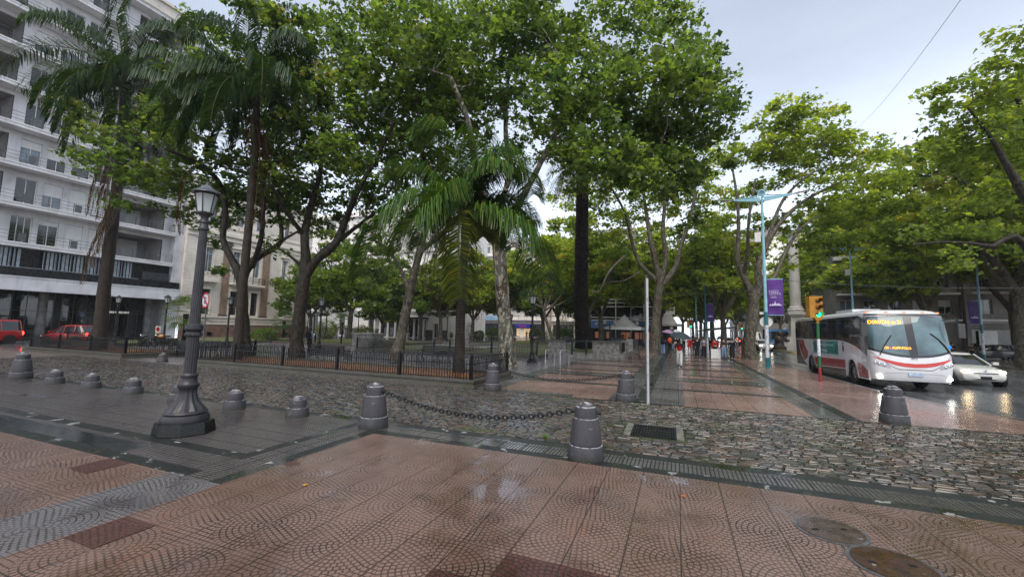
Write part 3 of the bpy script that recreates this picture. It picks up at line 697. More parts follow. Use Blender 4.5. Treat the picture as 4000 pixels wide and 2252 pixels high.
sign(b4, .8, 4.0, 5.6, 1.15, -1.05, MT('pale_blue_sign', (.35, .5, .65), .4, .1), 'Hdfom', MT('blue_letter', (.02, .25, .6), .4, 0), .8)
sign(b4, 9.7, 2.35, 3.9, .85, -.3, MT('deep_blue_sign', (.02, .03, .30), .4, .1), 'Kairos', MT('red_letter', (.7, .05, .05), .4, 0), .7)
mb = MB(); mb.bx(9.9, 13.4, .2, .25, .2, 2.1); mb.build('lit_interior', MT('lit_shop', (.45, .33, .2), .5, .4, 2, emis=.5), b4)
b4b = block('office_building', 'plain cream block far behind the square left of the dracaena', (-29.2, 100, 0), 0, 15, 17, 10, M_cream, 4, 5, bal=True)
b5 = thing('glass_building', 'white framed pavilion with blue shopfront awning across the square', 'building', (-15, 75, 0), 0)
mb = MB()
for x in (0, 2.4, 4.8, 7.4, 9.6, 11.6): mb.bx(x, x+.16, 0, .2, 0, 11)
for z in (3.8, 4.3, 6.2, 6.9, 7.5, 9.2, 10.8): mb.bx(0, 11.8, -.05, .22, z, z+.16)
mb.build('frame', M_frame, b5)
mb = MB(); mb.bx(.1, 11.7, .3, 12, 3.9, 10.9); mb.build('glazing', M_dkgl, b5)
mb = MB(); mb.bx(0, 11.8, .5, 12, -.12, 3.8); mb.build('wall', M_black, b5)
for x in (.3, 3.35, 6.3, 9.0):
    mb = MB(); mb.grid(lambda u, v: (x+2.75*u, -1.6*v-.05, 3.75-1.3*v**1.6), 3, 6); mb.build('awning', MT('blue_awning', (.05, .13, .32), .5, .35, 1.2), b5)
for k, x in enumerate((1.2, 3.2, 5.8, 6.6, 8.1, 9.0, 10.2)):
    mb = MB(); mb.bx(x, x+.7, .38, .45, .7, 1.8); mb.build('lit_window', MT('orange_lit_shop', (.22, .09, .045), .5, .6, 2.5, emis=.35), b5)
b6 = thing('kiosk', 'dark kiosk with stepped grey roof beyond the umbrellas', 'kiosk', (-3.6, 80, 0))
mb = MB(); mb.bx(0, 3.6, 0, 4, -.0, 3.1); mb.build('wall', M_black, b6)
mb = MB(); mb.bx(-.2, 4.4, -1.0, 4, 3.1, 3.5); mb.prism([(-.4, 3.5), (3.6, 3.5), (2.6, 5.2), (1.4, 5.2)], 'y', -.4, 3); mb.bx(1.6, 3.2, 0, 2, 5.2, 6.6); mb.build('roof', M_slab, b6)
mb = MB(); mb.lathe([(.3, 0), (.3, .05)], (0, 0, 0), 20); o = mb.build('round_sign', M_frame, b6); o.location = (2.6, -1.02, 2.7); o.rotation_euler = (pi/2, 0, 0)
# avenue rows receding
specs = [(-12, 108, 22, 26, M_cream, 7, 6, True), (-12, 131, 18, 34, M_dust, 9, 5, False), (-12, 150, 24, 22, M_white, 5, 7, True), (-12, 175, 30, 38, M_tan, 10, 8, True), (-12, 206, 30, 28, M_white, 7, 8, False), (-12, 237, 60, 40, M_cream, 11, 12, True)]
for k, (x, y, w, h, m, nf, nc, bl) in enumerate(specs):
    block('row_building', ['cream block first in the row left of the avenue beyond the trees', 'dusky tall block second in the row left of the avenue', 'low white block third in the row left of the avenue', 'tan tower fourth in the row left of the avenue', 'plain white block fifth in the row left of the avenue', 'long cream block farthest in the row left of the avenue'][k], (x, y, 0), pi/2, w, h, 14, m, nf, nc, bal=bl)
f1 = block('front_building', 'dusky balconied shop block facing the square at far right behind the white car', (32, 66, 0), 0, 14, 13.5, 10, M_dust, 3, 4, bal=True)
f1b = block('front_building', 'tan shop block behind the trees above the coach roof', (19.5, 67, 0), 0, 12.4, 12.5, 10, M_dust, 2, 5, bal=True)
for q, x in ((f1, 1.0), (f1, 5.0), (f1b, 4.0)):
    mb = MB(); mb.bx(x, x+1.6, -.04, -.01, .5, 3.0); mb.build('shutter', M_shut, q)
sign(f1, 7.6, 3.0, 3.4, .5, -.3, MT('lit_blue_sign', (.3, .5, .8), .4, 0, emis=.7)); sign(f1, 8.0, 1.0, .9, .35, -.3, MT('lit_white_sign', (.8, .85, .9), .4, 0, emis=1.5))
for k, (x, y, w, h, m, nf, nc) in enumerate([(26, 128, 22, 20, M_cream, 5, 6), (26, 152, 26, 33, M_white, 9, 7), (26, 180, 28, 42, M_dust, 11, 7), (26, 210, 40, 30, M_white, 8, 9)]):
    block('row_building', ['ornate cream block nearest beside the marble column', 'white tower behind the blue pole', 'dusky tower far down the right side of the avenue', 'white slab farthest down the right side of the avenue'][k], (x, y+w, 0), -pi/2, w, h, 14, m, nf, nc, bal=(k != 1))
f2 = thing('arcade_building', 'cream arcaded house with dark arches behind the blue pole', 'building', (20, 127.5, 0), 0)
mb = MB(); ops = [(1+i*2.6, 2.8+i*2.6, 5.0, 10.0) for i in range(6)]+[(1+i*2.6, 2.8+i*2.6, .2, 3.4) for i in range(6)]
facade(mb, 0, 16.4, -.12, 15, ops, 0, .5); core(mb, 0, 16.4, -.12, 15, 0, 10); mb.build('wall', M_cream, f2)
for a, b, c, d in ops: win(f2, a, c, b-a, d-c, .45, M_dkfr, M_dkgl)
mb = MB(); mb.bx(-.2, 16.6, -.5, 0, 14.4, 15); mb.build('cornice', M_cream, f2)
# ================================================================ STREET FURNITURE
def stone_grey(name, c):
    m = bpy.data.materials.new(name); t = NT(m); P = t.obj(); f = t.noise(P, 90, 3, .8); col = t.ramp(f, (.3, tuple(q*.75 for q in c)), (.7, tuple(q*1.2 for q in c)))
    col = t.mix(t.rng(t.noise(t.scale(P, (3, 3, .8)), 2.0, 4), .45, .75, 0, .6), col, tuple(q*.5 for q in c))
    n2 = t.n('ShaderNodeNewGeometry'); X, Y, Z = t.xyz(n2.outputs['Normal'])
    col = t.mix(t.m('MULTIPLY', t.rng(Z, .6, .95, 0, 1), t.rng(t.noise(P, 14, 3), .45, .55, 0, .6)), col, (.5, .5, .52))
    ch = t.noise(t.scale(P, (1, 1, 1.6)), 7, 5, .7); col = t.mix(t.rng(ch, .64, .66, 0, .8), col, (.16, .155, .15)); col = t.mix(t.rng(t.noise(P, 10, 5, .7), .66, .68, 0, .8), col, (.012, .011, .011))
    zz = t.xyz(P)[2]; col = t.mix(t.m('MULTIPLY', t.rng(zz, 0, .10, .9, 0), t.rng(t.noise(P, 9, 3), .3, .6, .3, 1)), col, (.025, .028, .018))
    t.fin(col, .5, t.bump(t.m('ADD', f, t.m('MULTIPLY', ch, 2.0)), .35, .006), Specular_IOR_Level=.3); return m
M_boll = stone_grey('painted_grey_stone', (.05, .049, .056))
M_pole = MT('grey_iron_paint', (.034, .033, .038), .4, .2, 5, .1, 40, spec=.35); M_bpole = MT('black_iron_paint', (.016, .017, .018), .4, .2, 5, .1, 40, spec=.3)
M_lamp = MT('frosted_lamp_glass', (.42, .45, .44), .35, .1, 3)
BIG = [(.285, 0), (.285, .02), (.275, .185), (.262, .205), (.24, .212), (.238, .232), (.252, .235), (.205, .60), (.196, .615), (.178, .622), (.170, .77), (.165, .785), (.125, .80), (.12, .815), (.085, .845), (.03, .862), (0.0, .864)]
SML = [(.235, 0), (.215, .17), (.205, .185), (.175, .19), (.168, .34), (.16, .355), (.12, .375), (.115, .385), (.07, .42), (.02, .432), (0, .433)]
bp = [('A', (-5.65, 6.87), 'big grey stone bollard at the left end of the near chain'), ('B', (-1.38, 6.75), 'big grey stone bollard at the right end of the near chain'), ('C', (-5.66, 12.62), 'big grey stone bollard by the iron railing corner at the far chain'),
      ('D', (-1.42, 12.62), 'big grey stone bollard beside the peeling white pole'), ('E', (4.72, 12.65), 'lone big grey stone bollard in front of the coach'), ('F', (-20.2, 6.95), 'big grey stone bollard at the far left edge')]
BO = {}
def bollard(k, p, lab):
    t = thing('bollard', lab, 'bollard', (*p, 0), 0, 'big stone bollards'); mb = MB(); mb.lathe(BIG, n=36); mb.build('post', M_boll, t)
    mb = MB()
    for s in (-1, 1): mb.cyl((s*.16, 0, .70), (s*.215, 0, .70), .022, n=10); mb.sphere((s*.22, 0, .70), .028, 10, 6)
    mb.build('eyelet', M_iron, t); BO[k] = p; return t
b0 = bollard(*bp[0])
for k, p, lab in bp[1:]: dup(b0, (*p, 0), 0, lab); BO[k] = p
sb = None
for p, lab in (((-17.9, 6.9), 'second stub bollard counting from the big one at far left'), ((-15.93, 6.92), 'third stub bollard from the left edge of the grey paving'), ((-13.87, 6.92), 'stub bollard just left of the ornate lamp base'), ((-11.75, 6.85), 'stub bollard mostly hidden behind the ornate lamp post'),
               ((-9.68, 6.85), 'stub bollard just right of the ornate lamp post'), ((-7.74, 6.9), 'stub bollard with chipped top nearest the chain'), ((-23.4, 12.75), 'stub bollard across the cobbles by the left railing end')):
    if sb is None:
        sb = thing('stub_bollard', lab, 'bollard', (*p, 0), 0, 'low stone stub bollards'); mb = MB(); mb.lathe(SML, n=32); mb.build('post', M_boll, sb)
    else: dup(sb, (*p, 0), random.random()*6, lab)
def chain(p, q, z, sag, label):
    mb = MB(); P = Vector((p[0]+.24, p[1], z)); Q = Vector((q[0]-.24, q[1], z)); n = int((Q-P).length/.080)
    pt = lambda u: P.lerp(Q, u)-Vector((0, 0, sag*4*u*(1-u)))
    for i in range(n):
        a = pt(i/n); b = pt((i+1)/n); d = (b-a).normalized(); c = (a+b)/2
        s = Vector((0, 1, 0)) if i % 2 else d.cross(Vector((0, 1, 0))); L, Wd = .062, .036
        ring = [c+d*(L*.86*cos(t*pi/5))+s*(Wd*sin(t*pi/5)) for t in range(10)]
        vs = []; fs = []; up = d.cross(s)
        for j, r in enumerate(ring):
            o = (r-c).normalized()
            for w in range(5): an = 2*pi*w/5; vs.append(r+(o*cos(an)+up*sin(an))*.0125)
        for j in range(10):
            for w in range(5): a0 = j*5+w; b0_ = j*5+(w+1) % 5; a1 = ((j+1) % 10)*5+w; b1 = ((j+1) % 10)*5+(w+1) % 5; fs.append((a0, b0_, b1, a1))
        mb.add(vs, fs, 0, True)
    return tag(mb.build('chain', M_iron), label, 'chain', 'bollard chains')
chain(BO['A'], BO['B'], .70, .27, 'near sagging black chain over the wet cobbles'); chain(BO['C'], BO['D'], .70, .25, 'far sagging black chain across the walkway mouth')
# ---- ornate lamp in front
def lantern(t, z, s=1.0, pole=M_pole, hexa=6):
    mb = MB(); r0, r1, h = .17*s, .255*s, .50*s
    for k in range(hexa):
        a = 2*pi*k/hexa; mb.cyl((r0*cos(a), r0*sin(a), z), (r1*cos(a), r1*sin(a), z+h), .014*s, n=6)
    mb.lathe([(r0*1.08, z-.03*s), (r0*1.12, z), (r0*.98, z+.015*s)], n=hexa, smooth=False); mb.lathe([(r1*1.0, z+h-.03*s), (r1*1.1, z+h)], n=hexa, smooth=False)
    mb.lathe([(.075*s, z-.30*s), (.12*s, z-.26*s), (.085*s, z-.2*s), (.085*s, z-.12*s), (.15*s, z-.03*s)], n=20)
    f = mb.build('lantern', pole, t)
    mb = MB(); mb.lathe([(r0*.95, z+.01), (r1*.94, z+h-.02)], n=hexa, smooth=False); mb.build('pane', M_lamp, f)
    mb = MB(); mb.lathe([(r1*1.34, z+h), (r1*1.3, z+h+.025*s), (r1*.85, z+h+.10*s), (r1*.42, z+h+.2*s), (.03*s, z+h+.24*s), (.02*s, z+h+.3*s), (0, z+h+.3*s)], n=24); mb.build('lantern_cap', MT('wet_cap', (.06, .065, .075), .22, .2, 3, coat=.3) if pole is M_pole else pole, f)
def big_lamp():
    t = thing('street_lamp', 'ornate fluted grey iron lamp post in front on an octagonal granite foot', 'lamp', (-8.33, 5.0, 0), radians(8))
    mb = MB(); mb.lathe([(.47, 0), (.47, .02), (.44, .20), (.42, .215)], n=8, smooth=False); mb.build('plinth', MT('wet_black_granite', (.006, .007, .007), .25, .3, 12), t)
    mb = MB(); mb.lathe([(.36, .21), (.37, .26), (.34, .33), (.30, .345), (.33, .36), (.31, .40)], n=40)
    mb.lathe([(.31, .40), (.27, .45), (.18, .56), (.14, .68), (.135, .76), (.15, .79)], n=48, flute=12, fdep=.12)
    mb.lathe([(.15, .79), (.17, .83), (.17, .86), (.13, .90), (.12, .98), (.14, 1.02), (.12, 1.06)], n=32); mb.build('base', M_pole, t)
    mb = MB(); mb.lathe([(.098, 1.05), (.092, 1.72)], n=64, flute=16, fdep=.09); mb.lathe([(.105, 1.72), (.135, 1.74), (.13, 1.79), (.11, 1.81), (.145, 1.86), (.14, 1.93), (.105, 1.96)], n=32)
    mb.lathe([(.088, 1.96), (.066, 3.72)], n=64, flute=16, fdep=.09); mb.lathe([(.074, 3.72), (.09, 3.73), (.09, 3.77), (.075, 3.79), (.07, 3.86)], n=24)
    for k in range(12):
        a = 2*pi*k/12; mb.sphere((.13*cos(a), .13*sin(a), 1.76), .02, 6, 4)
    mb.build('shaft', M_pole, t); lantern(t, 4.06, .74); return t
big_lamp()
def small_lamp(loc, label, s=1.0, h=3.55):
    t = thing('street_lamp', label, 'lamp', loc, random.random(), 'black park lamps')
    mb = MB(); mb.lathe([(.30, 0), (.30, .12), (.22, .16), (.25, .22), (.15, .34), (.11, .55), (.13, .6), (.085, .68), (.08, 1.5), (.10, 1.54), (.075, 1.6), (.06, h-.5), (.09, h-.45), (.05, h-.25)], n=20); mb.build('shaft', M_bpole, t)
    lantern(t, h, .85, M_bpole); return t
L0 = small_lamp((*G(2077, 1415)[:2], 0), 'black park lamp beside the steel bicycle hoops right of the mottled trunk')
lampspec = [((1245, 1362), 'tall black park lamp just right of the walker with a backpack'), ((445, 1335), 'black park lamp before the pale canopy right of the left palm'), ((637, 1345), 'black park lamp beside the fan palm at the canopy end'),
            ((884, 1350), 'black park lamp before the brown pilasters'), ((1165, 1375), 'black park lamp in front of the forked trunk'), ((1270, 1335), 'black park lamp behind the walker, shorter of the close pair'),
            ((1455, 1322), 'thin black park lamp before the palace doorway'), ((1397, 1320), 'thin black park lamp left of the palace columns'), ((1198, 1322), 'small black park lamp far behind the walker'), ((2306, 1352), 'black park lamp right of the shaggy dark palm trunk'),
            ((1745, 1330), 'black park lamp behind the railing near the portico'), ((1997, 1330), 'far black park lamp before the red lettered shop')]
for (px, py), lab in lampspec:
    g = G(px, py); g = g*min(1, 58/g.y); dup(L0, (g.x, g.y, 0), random.random(), lab)
g = G(1998, 1322)
def globe_lamp(loc, label):
    t = thing('globe_lamp', label, 'lamp', loc, 0, 'globe lamps by the pavilion'); mb = MB(); mb.lathe([(.3, 0), (.3, .3), (.1, .4), (.06, 3.0)], n=16)
    for s in (-1, 1): mb.tube([(0, 0, 2.7), (s*.35, 0, 2.9), (s*.7, 0, 2.7), (s*.7, 0, 2.85)], .035, 8)
    mb.build('post', M_bpole, t)
    for s in (-1, 1): mb = MB(); mb.sphere((s*.7, 0, 3.1), .27, 14, 10); mb.build('globe', MT('globe_glass', (.55, .55, .52), .3, .2, 4), t)
    return t
g0 = G(2382, 1350); gl = globe_lamp((g0.x, g0.y, 0), 'twin globe lamp left of the white tent'); g0 = G(2310, 1338); dup(gl, (g0.x-1, g0.y+6, 0), .3, 'twin globe lamp behind the dark palm trunk'); g0 = G(2510, 1352); dup(gl, (g0.x, g0.y, 0), .1, 'twin globe lamp right of the white tent')
# ---- iron hoop railing
def hoop_mesh(L, h=.72, pitch=.105, r=.016):
    mb = MB(); n = int(L/pitch)
    for z in (.10, h*.70): mb.bx(0, L, -.014, .014, z-.014, z+.014)
    for i in range(n):
        x = (i+.5)*L/n
        if i % 2 == 0 and i+2 < n:
            x2 = (i+2.5)*L/n; m = (x+x2)/2; R = (x2-x)/2
            pts = [(x, 0, 0), (x, 0, h-R)]+[(m-R*cos(pi*k/6), 0, h-R+R*sin(pi*k/6)) for k in range(1, 6)]+[(x2, 0, h-R), (x2, 0, 0)]; mb.tube(pts, r, 5, caps=False)
        else: mb.tube([(x, 0, 0), (x, 0, h*.86)], r, 5, caps=False)
    return mb
def railing_thing(p0, p1, label, z=.2, step=2.95, h=.82, mesh_pitch=.105, mat=None):
    d = Vector((p1[0]-p0[0], p1[1]-p0[1])); L = d.length; n = max(1, round(L/step)); t = thing('iron_railing', label, 'railing', (p0[0], p0[1], z), atan2(d.y, d.x)); mat = mat or M_iron
    a = hoop_mesh(L/n-.06, h, mesh_pitch).build('hoop_panel', mat, t, (.03, 0, 0)); me = a.data
    mb = MB(); mb.box((0, 0, h*.53), (.085, .085, h*1.06)); mb.lathe([(.0, h*1.06), (.035, h*1.08), (.0, h*1.16)], n=8); p = mb.build('post', mat, t)
    for k in range(1, n): o = bpy.data.objects.new('hoop_panel', me); COL.objects.link(o); o.parent = t; o.location = (k*L/n+.03, 0, 0)
    for k in range(1, n+1): o = bpy.data.objects.new('post', p.data); COL.objects.link(o); o.parent = t; o.location = (k*L/n, 0, 0)
    return t
railing_thing((-21.1, 12.66), (-6.46, 12.66), 'long black hoop railing along the cobbled street in front'); railing_thing((-6.46, 12.66), (-6.46, 15.8), 'short end of black hoop railing by the far chain')
railing_thing((-21.1, 15.8), (-21.1, 12.66), 'short end of black hoop railing by the ornate lamp'); railing_thing((-36.5, 12.8), (-26.7, 12.8), 'black hoop railing of the left bed before the red cars'); railing_thing((-26.7, 12.8), (-26.7, 15.8), 'short end railing of the left bed beside the slatted bench')
# lawns with their railings deeper in the square
def lawn(x0, x1, y0, y1, label, lab2, h=.12, far=False):
    t = thing('lawn_bed', label, 'lawn'); mb = MB(); mb.bx(x0, x1, y0, y0+.25, 0, h+.1); mb.bx(x0, x1, y1-.25, y1, 0, h+.1); mb.bx(x0, x0+.25, y0+.25, y1-.25, 0, h+.1); mb.bx(x1-.25, x1, y0+.25, y1-.25, 0, h+.1)
    mb.build('stone_edge', M_bed, t); mb = MB(); mb.grid(lambda u, v: (x0+.25+(x1-x0-.5)*u, y0+.25+(y1-y0-.5)*v, h+.35*sin(pi*v)*sin(pi*u)), 20, 12); mb.build('turf', MATS['lawn'], t)
    railing_thing((x0+.1, y0+.12), (x1-.1, y0+.12), lab2, h+.08, 3.2, .8, .16 if far else .12); return t
lawn(-23.4, -16.2, 25.8, 34, 'mounded lawn with brown leaves behind the two benches', 'black hoop railing behind the left pair of benches')
lawn(-16.0, -8.9, 27.3, 40, 'green lawn around the leaning dracaena', 'black hoop railing behind the steel bicycle hoops'); lawn(-40, -26.5, 31, 44, 'farther lawn before the palace', 'far low railing before the palace lawn', far=True)
lawn(-24, -12, 46, 58, 'lawn at the back of the square', 'far railing at the back of the square', far=True); lawn(-46, -39, 18, 40, 'narrow lawn in front of the cream house', 'far railing in front of the cream house', far=True)
# masonry planter of the shaggy palm
t = thing('masonry_planter', 'rough stone planter with green gate frame around the shaggy palm', 'planter')
M_rub = MT('rough_stone', (.27, .255, .235), .6, .4, 5, .5, 18, streak=.6)
mb = MB(); mb.bx(-8.7, -7.4, 29.0, 29.5, 0, 1.15); mb.bx(-5.5, -3.7, 29.0, 29.5, 0, 1.2); mb.bx(-7.4, -5.5, 28.9, 29.4, 0, .42); mb.bx(-3.9, -3.4, 29.5, 36, 0, .5); mb.bx(-8.7, -8.3, 29.5, 36, 0, .9); mb.bx(-3.9, -3.4, 31.6, 32.1, .5, 1.3); mb.bx(-3.95, -3.45, 35.5, 36, .5, 1.35)
mb.build('wall', M_rub, t)
mb = MB(); mb.bx(-8.8, -7.3, 28.9, 29.6, 1.15, 1.25); mb.bx(-5.6, -3.6, 28.9, 29.6, 1.2, 1.3); mb.bx(-4, -3.3, 29.4, 29.6, 1.2, 1.28); mb.build('coping', M_bed, t)
mb = MB(); mb.grid(lambda u, v: (-8.3+4.4*u, 29.4+6.6*v, .4+.3*sin(pi*v)), 8, 8); mb.build('turf', MATS['lawn'], t)
mb = MB()
for x in (-6.9, -5.9): mb.bx(x-.06, x+.06, 28.82, 28.94, .3, 1.35)
mb.bx(-7.4, -5.5, 28.85, 28.91, 1.2, 1.3); mb.bx(-6.9, -5.9, 28.86, 28.9, .55, .62); mb.build('gate_frame', MT('dark_green_iron', (.015, .03, .028), .3, .2, 5), t)
mb = MB()
for k in range(28): mb.bx(-3.62, -3.6, 29.7+k*.066, 29.72+k*.066, .5, 1.2)
mb.bx(-3.64, -3.58, 29.6, 31.6, 1.2, 1.26); mb.build('rail', M_iron, t)
# benches
def bench(loc, rz, label, L=1.9):
    t = thing('bench', label, 'bench', loc, rz, 'slatted park benches'); mb = MB()
    for k in range(5): mb.bx(-L/2, L/2, -.20+k*.09, -.135+k*.09, .43, .46)
    mb.build('seat', M_bpole, t); mb = MB()
    for k in range(5): q = k*.085; mb.box((0, .27+q*.22, .55+q), (L, .025, .062), 0, 0, Matrix.Rotation(-.2, 3, 'X'))
    mb.build('backrest', M_bpole, t)
    for s in (-1, 1):
        mb = MB(); x = s*(L/2-.08); mb.tube([(x, -.28, 0), (x, -.2, .25), (x, -.22, .43), (x, .24, .43), (x, .3, .55), (x, .38, .95)], .022, 8); mb.tube([(x, .2, .43), (x, .3, .2), (x, .38, 0)], .022, 8); mb.tube([(x, -.22, .43), (x, -.25, .62), (x, -.1, .68), (x, .3, .66)], .02, 8); mb.build('leg', M_bpole, t)
    return t
g = G(1430, 1418); be = bench((-16.9, 16.9, 0), pi, 'slatted bench with its back to the front railing', 2.5)
for (p, rz, lab) in (((-19.9, 24.9), 0, 'slatted bench against the left lawn railing'), ((-12.7, 20.6), 0, 'slatted bench right of the near palm trunk'), ((-25.2, 15.2), .35, 'slatted bench behind the stub bollard across the cobbles'), ((-30.5, 17), pi, 'slatted bench at the back of the left bed'), ((-14.0, 44), 0, 'pale wet bench before the dracaena hedge')):
    dup(be, (*p, 0), rz, lab)
t = thing('seat_bench', 'single green slatted chair bench beside the stone planter', 'bench', (*G(2480, 1402)[:2], 0), -1.35)
mb = MB(); M_gb = MT('grey_green_paint', (.10, .12, .11), .3, .2, 4)
for k in range(6): mb.bx(-.5, .5, -.25+k*.085, -.19+k*.085, .44, .47)
mb.build('seat', M_gb, t); mb = MB()
for k in range(6): mb.box((0, .29+k*.022, .55+k*.08), (1.0, .02, .06), 0, 0, Matrix.Rotation(-.25, 3, 'X'))
mb.build('backrest', M_gb, t)
for s in (-1, 1): mb = MB(); mb.tube([(s*.46, -.32, 0), (s*.46, -.25, .44), (s*.46, .25, .44), (s*.46, .42, 1.0)], .024, 8); mb.tube([(s*.46, .2, .44), (s*.46, .4, 0)], .024, 8); mb.build('leg', M_bpole, t)
# bicycle hoops
M_steel = MT('steel_tube', (.42, .42, .43), .25, .1, 5, metal=.6)
t0 = None
for px, py, lab in ((2148, 1422, 'left steel bicycle hoop beside the black park lamp'), (2205, 1424, 'right steel bicycle hoop against the stone planter')):
    g = G(px, py)
    if t0 is None:
        t0 = thing('bicycle_hoop', lab, 'bike rack', (g.x, g.y, 0), 1.25, 'bicycle hoops'); mb = MB(); mb.tube([(-.45, 0, 0), (-.45, 0, .75), (-.4, 0, .82), (.4, 0, .82), (.45, 0, .75), (.45, 0, 0)], .03, 10); mb.build('tube', M_steel, t0)
    else: dup(t0, (g.x, g.y, 0), 1.25, lab)
t = thing('bicycle_hoop', 'low dark curved hoop beside the lamp post across the cobbles', 'bike rack', (*G(690, 1388)[:2], 0), .2); mb = MB(); mb.tube([(.0, 0, 0)]+[(.7-.7*cos(a*pi/10), 0, .75*sin(a*pi/10)) for a in range(1, 11)], .035, 8); mb.build('tube', M_iron, t)
t = thing('stone_block', 'square stone block plinth behind the walker', 'plinth', (-24.6, 26.8, 0)); mb = MB(); mb.bx(0, 1.9, 0, 1.5, 0, 1.25); mb.bx(-.08, 1.98, -.08, 1.58, 1.25, 1.38); mb.build('body', M_rub, t)
# drain grate and manholes
t = thing('drain_grate', 'rectangular iron drain grate with stone frame in the cobbles', 'drain', (-.47, 9.05, 0), .02)
mb = MB(); mb.bx(-.55, -.42, -.52, .52, -.005, .022); mb.bx(.42, .55, -.52, .52, -.005, .022); mb.bx(-.42, .42, .44, .52, -.005, .022); mb.build('stone_frame', MT('worn_kerb', (.17, .165, .14), .4, .35, 6), t)
mb = MB(); mb.bx(-.42, .42, -.5, -.46, 0, .03); mb.bx(-.42, .42, .40, .44, 0, .03); mb.bx(-.42, -.38, -.46, .4, 0, .03); mb.bx(.38, .42, -.46, .4, 0, .03)
for k in range(14): mb.bx(-.36+k*.054, -.34+k*.054, -.46, .4, .0, .026)
for k in range(3): mb.bx(-.38, .38, -.3+k*.28, -.27+k*.28, 0, .024)
mb.build('grate', M_iron, t); mb = MB(); mb.bx(-.4, .4, -.48, .42, -.001, .006); mb.build('pit', MT('black_pit', (.004, .004, .004), .5, 0), t)
def manhole(loc, rz, label, m, r=.31):
    t = thing('manhole_cover', label, 'manhole', (loc[0], loc[1], 0), rz); mb = MB(); mb.lathe([(r*1.12, .001), (r*1.12, .006), (r*1.02, .007)], n=48); mb.build('rim', MT('rim_concrete', (.09, .09, .095), .25, .3, 10), t)
    mb = MB(); mb.lathe([(r, .002), (r, .012), (0, .013)], n=48); mb.build('lid', m, t)
    for a in (-.55, .5): mb = MB(); mb.bx(a*r-.03, a*r+.03, -.018, .018, .0135, .015); mb.build('slot', MATS['black_pit'], t)
def rust(name, a, b):
    m = bpy.data.materials.new(name); t = NT(m); P = t.pos(); f = t.noise(P, 7, 5, .7); c = t.ramp(f, (.35, a), (.65, b)); w = t.noise(P, 5, 3); t.fin(t.mix(t.rng(t.noise(P, 11, 3), .66, .7, 0, .8), c, (.35, .34, .33)), t.rng(w, .4, .6, .32, .06), t.bump(t.noise(P, 50, 3), .25, .004)); return m
manhole((1.44, 5.42), .4, 'greyish round manhole cover, farther of the two on the pink tiles', rust('worn_lid', (.035, .022, .017), (.085, .058, .047)), .285); manhole((1.74, 4.86), .2, 'rusty brown round manhole cover at the bottom right corner', rust('rusty_lid', (.022, .009, .005), (.065, .027, .014)), .30)
t = thing('manhole_cover', 'flat dark cover plate set in the grey studded paving at left', 'manhole', (*G(140, 1546)[:2], 0)); mb = MB(); mb.bx(-.55, .55, -.14, .14, .0, .006); mb.build('lid', MT('plate', (.05, .05, .055), .15, .3, 5), t)
# peeling white pole
def peel(name, a, b, sc=6, lo=.5):
    m = bpy.data.materials.new(name); t = NT(m); P = t.obj(); f = t.noise(t.scale(P, (1.5, 1.5, .6)), sc, 4, .6); t.fin(t.ramp(f, (lo, a), (lo+.03, b)), .4, t.bump(f, .2, .01)); return m
M_peel = peel('peeling_white_paint', (.42, .42, .42), (.10, .10, .10), 7, .6)
t = thing('white_pole', 'slim peeling white pole with a dark backing strip by the far chain', 'pole', (-.78, 12.24, 0)); mb = MB(); mb.lathe([(.036, 0), (.034, 3.5), (0, 3.51)], n=14); mb.build('pipe', M_peel, t)
mb = MB(); mb.tube([(-.05, .04, 0), (-.05, .04, 3.4), (-.02, .02, 3.6)], .018, 8); mb.build('cable_duct', M_rail, t)
# blue avenue poles with banners
M_blue = MT('light_blue_paint', (.26, .50, .60), .35, .12, 3); M_teal = MT('teal_paint', (.02, .16, .19), .35, .2, 3)
M_stick = peel('sticker_patches', (.62, .64, .68), (.22, .25, .34), 9, .56); M_purp = MT('purple_cloth', (.10, .035, .23), .6, .15, 3); M_purpd = MT('deep_purple_cloth', (.055, .025, .15), .6, .15, 3)
def banner(t, x0, z0, w, h, txt, m=None):
    mb = MB(); mb.grid(lambda u, v: (x0+w*u-.05*v*(1-u), -.02+.05*sin(u*5+v*4)*(.3+v*.0)+.04*sin(v*9+u*2)*(1-v), z0+h*v), 12, 24); o = mb.build('banner', m or M_purp, t)
    sm = o.modifiers.new('s', 'SOLIDIFY'); sm.thickness = .006
    mw = MT('banner_print', (.55, .48, .68), .6, 0)
    if txt:
        for k, s in enumerate(('PASEO', 'CENTRO')): text('lettering', s, .2, mw, basis((x0+.06, -.12, z0+h*(.63-.065*k)), (1, 0, 0), (0, 0, 1)), o, align='LEFT', wid=w*(.62 if k == 0 else .74))
        for k in range(2): mb = MB(); mb.bx(x0+w*.18, x0+w*.55, -.125, -.12, z0+h*(.515-.03*k), z0+h*(.525-.03*k)); mb.build('print_line', mw, o)
    mb = MB(); sky_ = [(0, 0), (.1, .09), (.2, .03), (.28, .12), (.38, .06), (.46, .22), (.56, .07), (.68, .11), (.82, .08), (1, 0)]
    mb.prism([(x0+w*(.06+.84*a), z0+h*(.27+.6*b)) for a, b in sky_], 'y', -.125, -.12); mb.build('skyline_print', mw, o)
    mb = MB(); mb.cyl((0, 0, z0+h), (x0+w if x0 >= 0 else x0, 0, z0+h), .025); mb.cyl((0, 0, z0+.03), (x0+w if x0 >= 0 else x0, 0, z0+.03), .02); mb.build('bracket', M_blue, t)
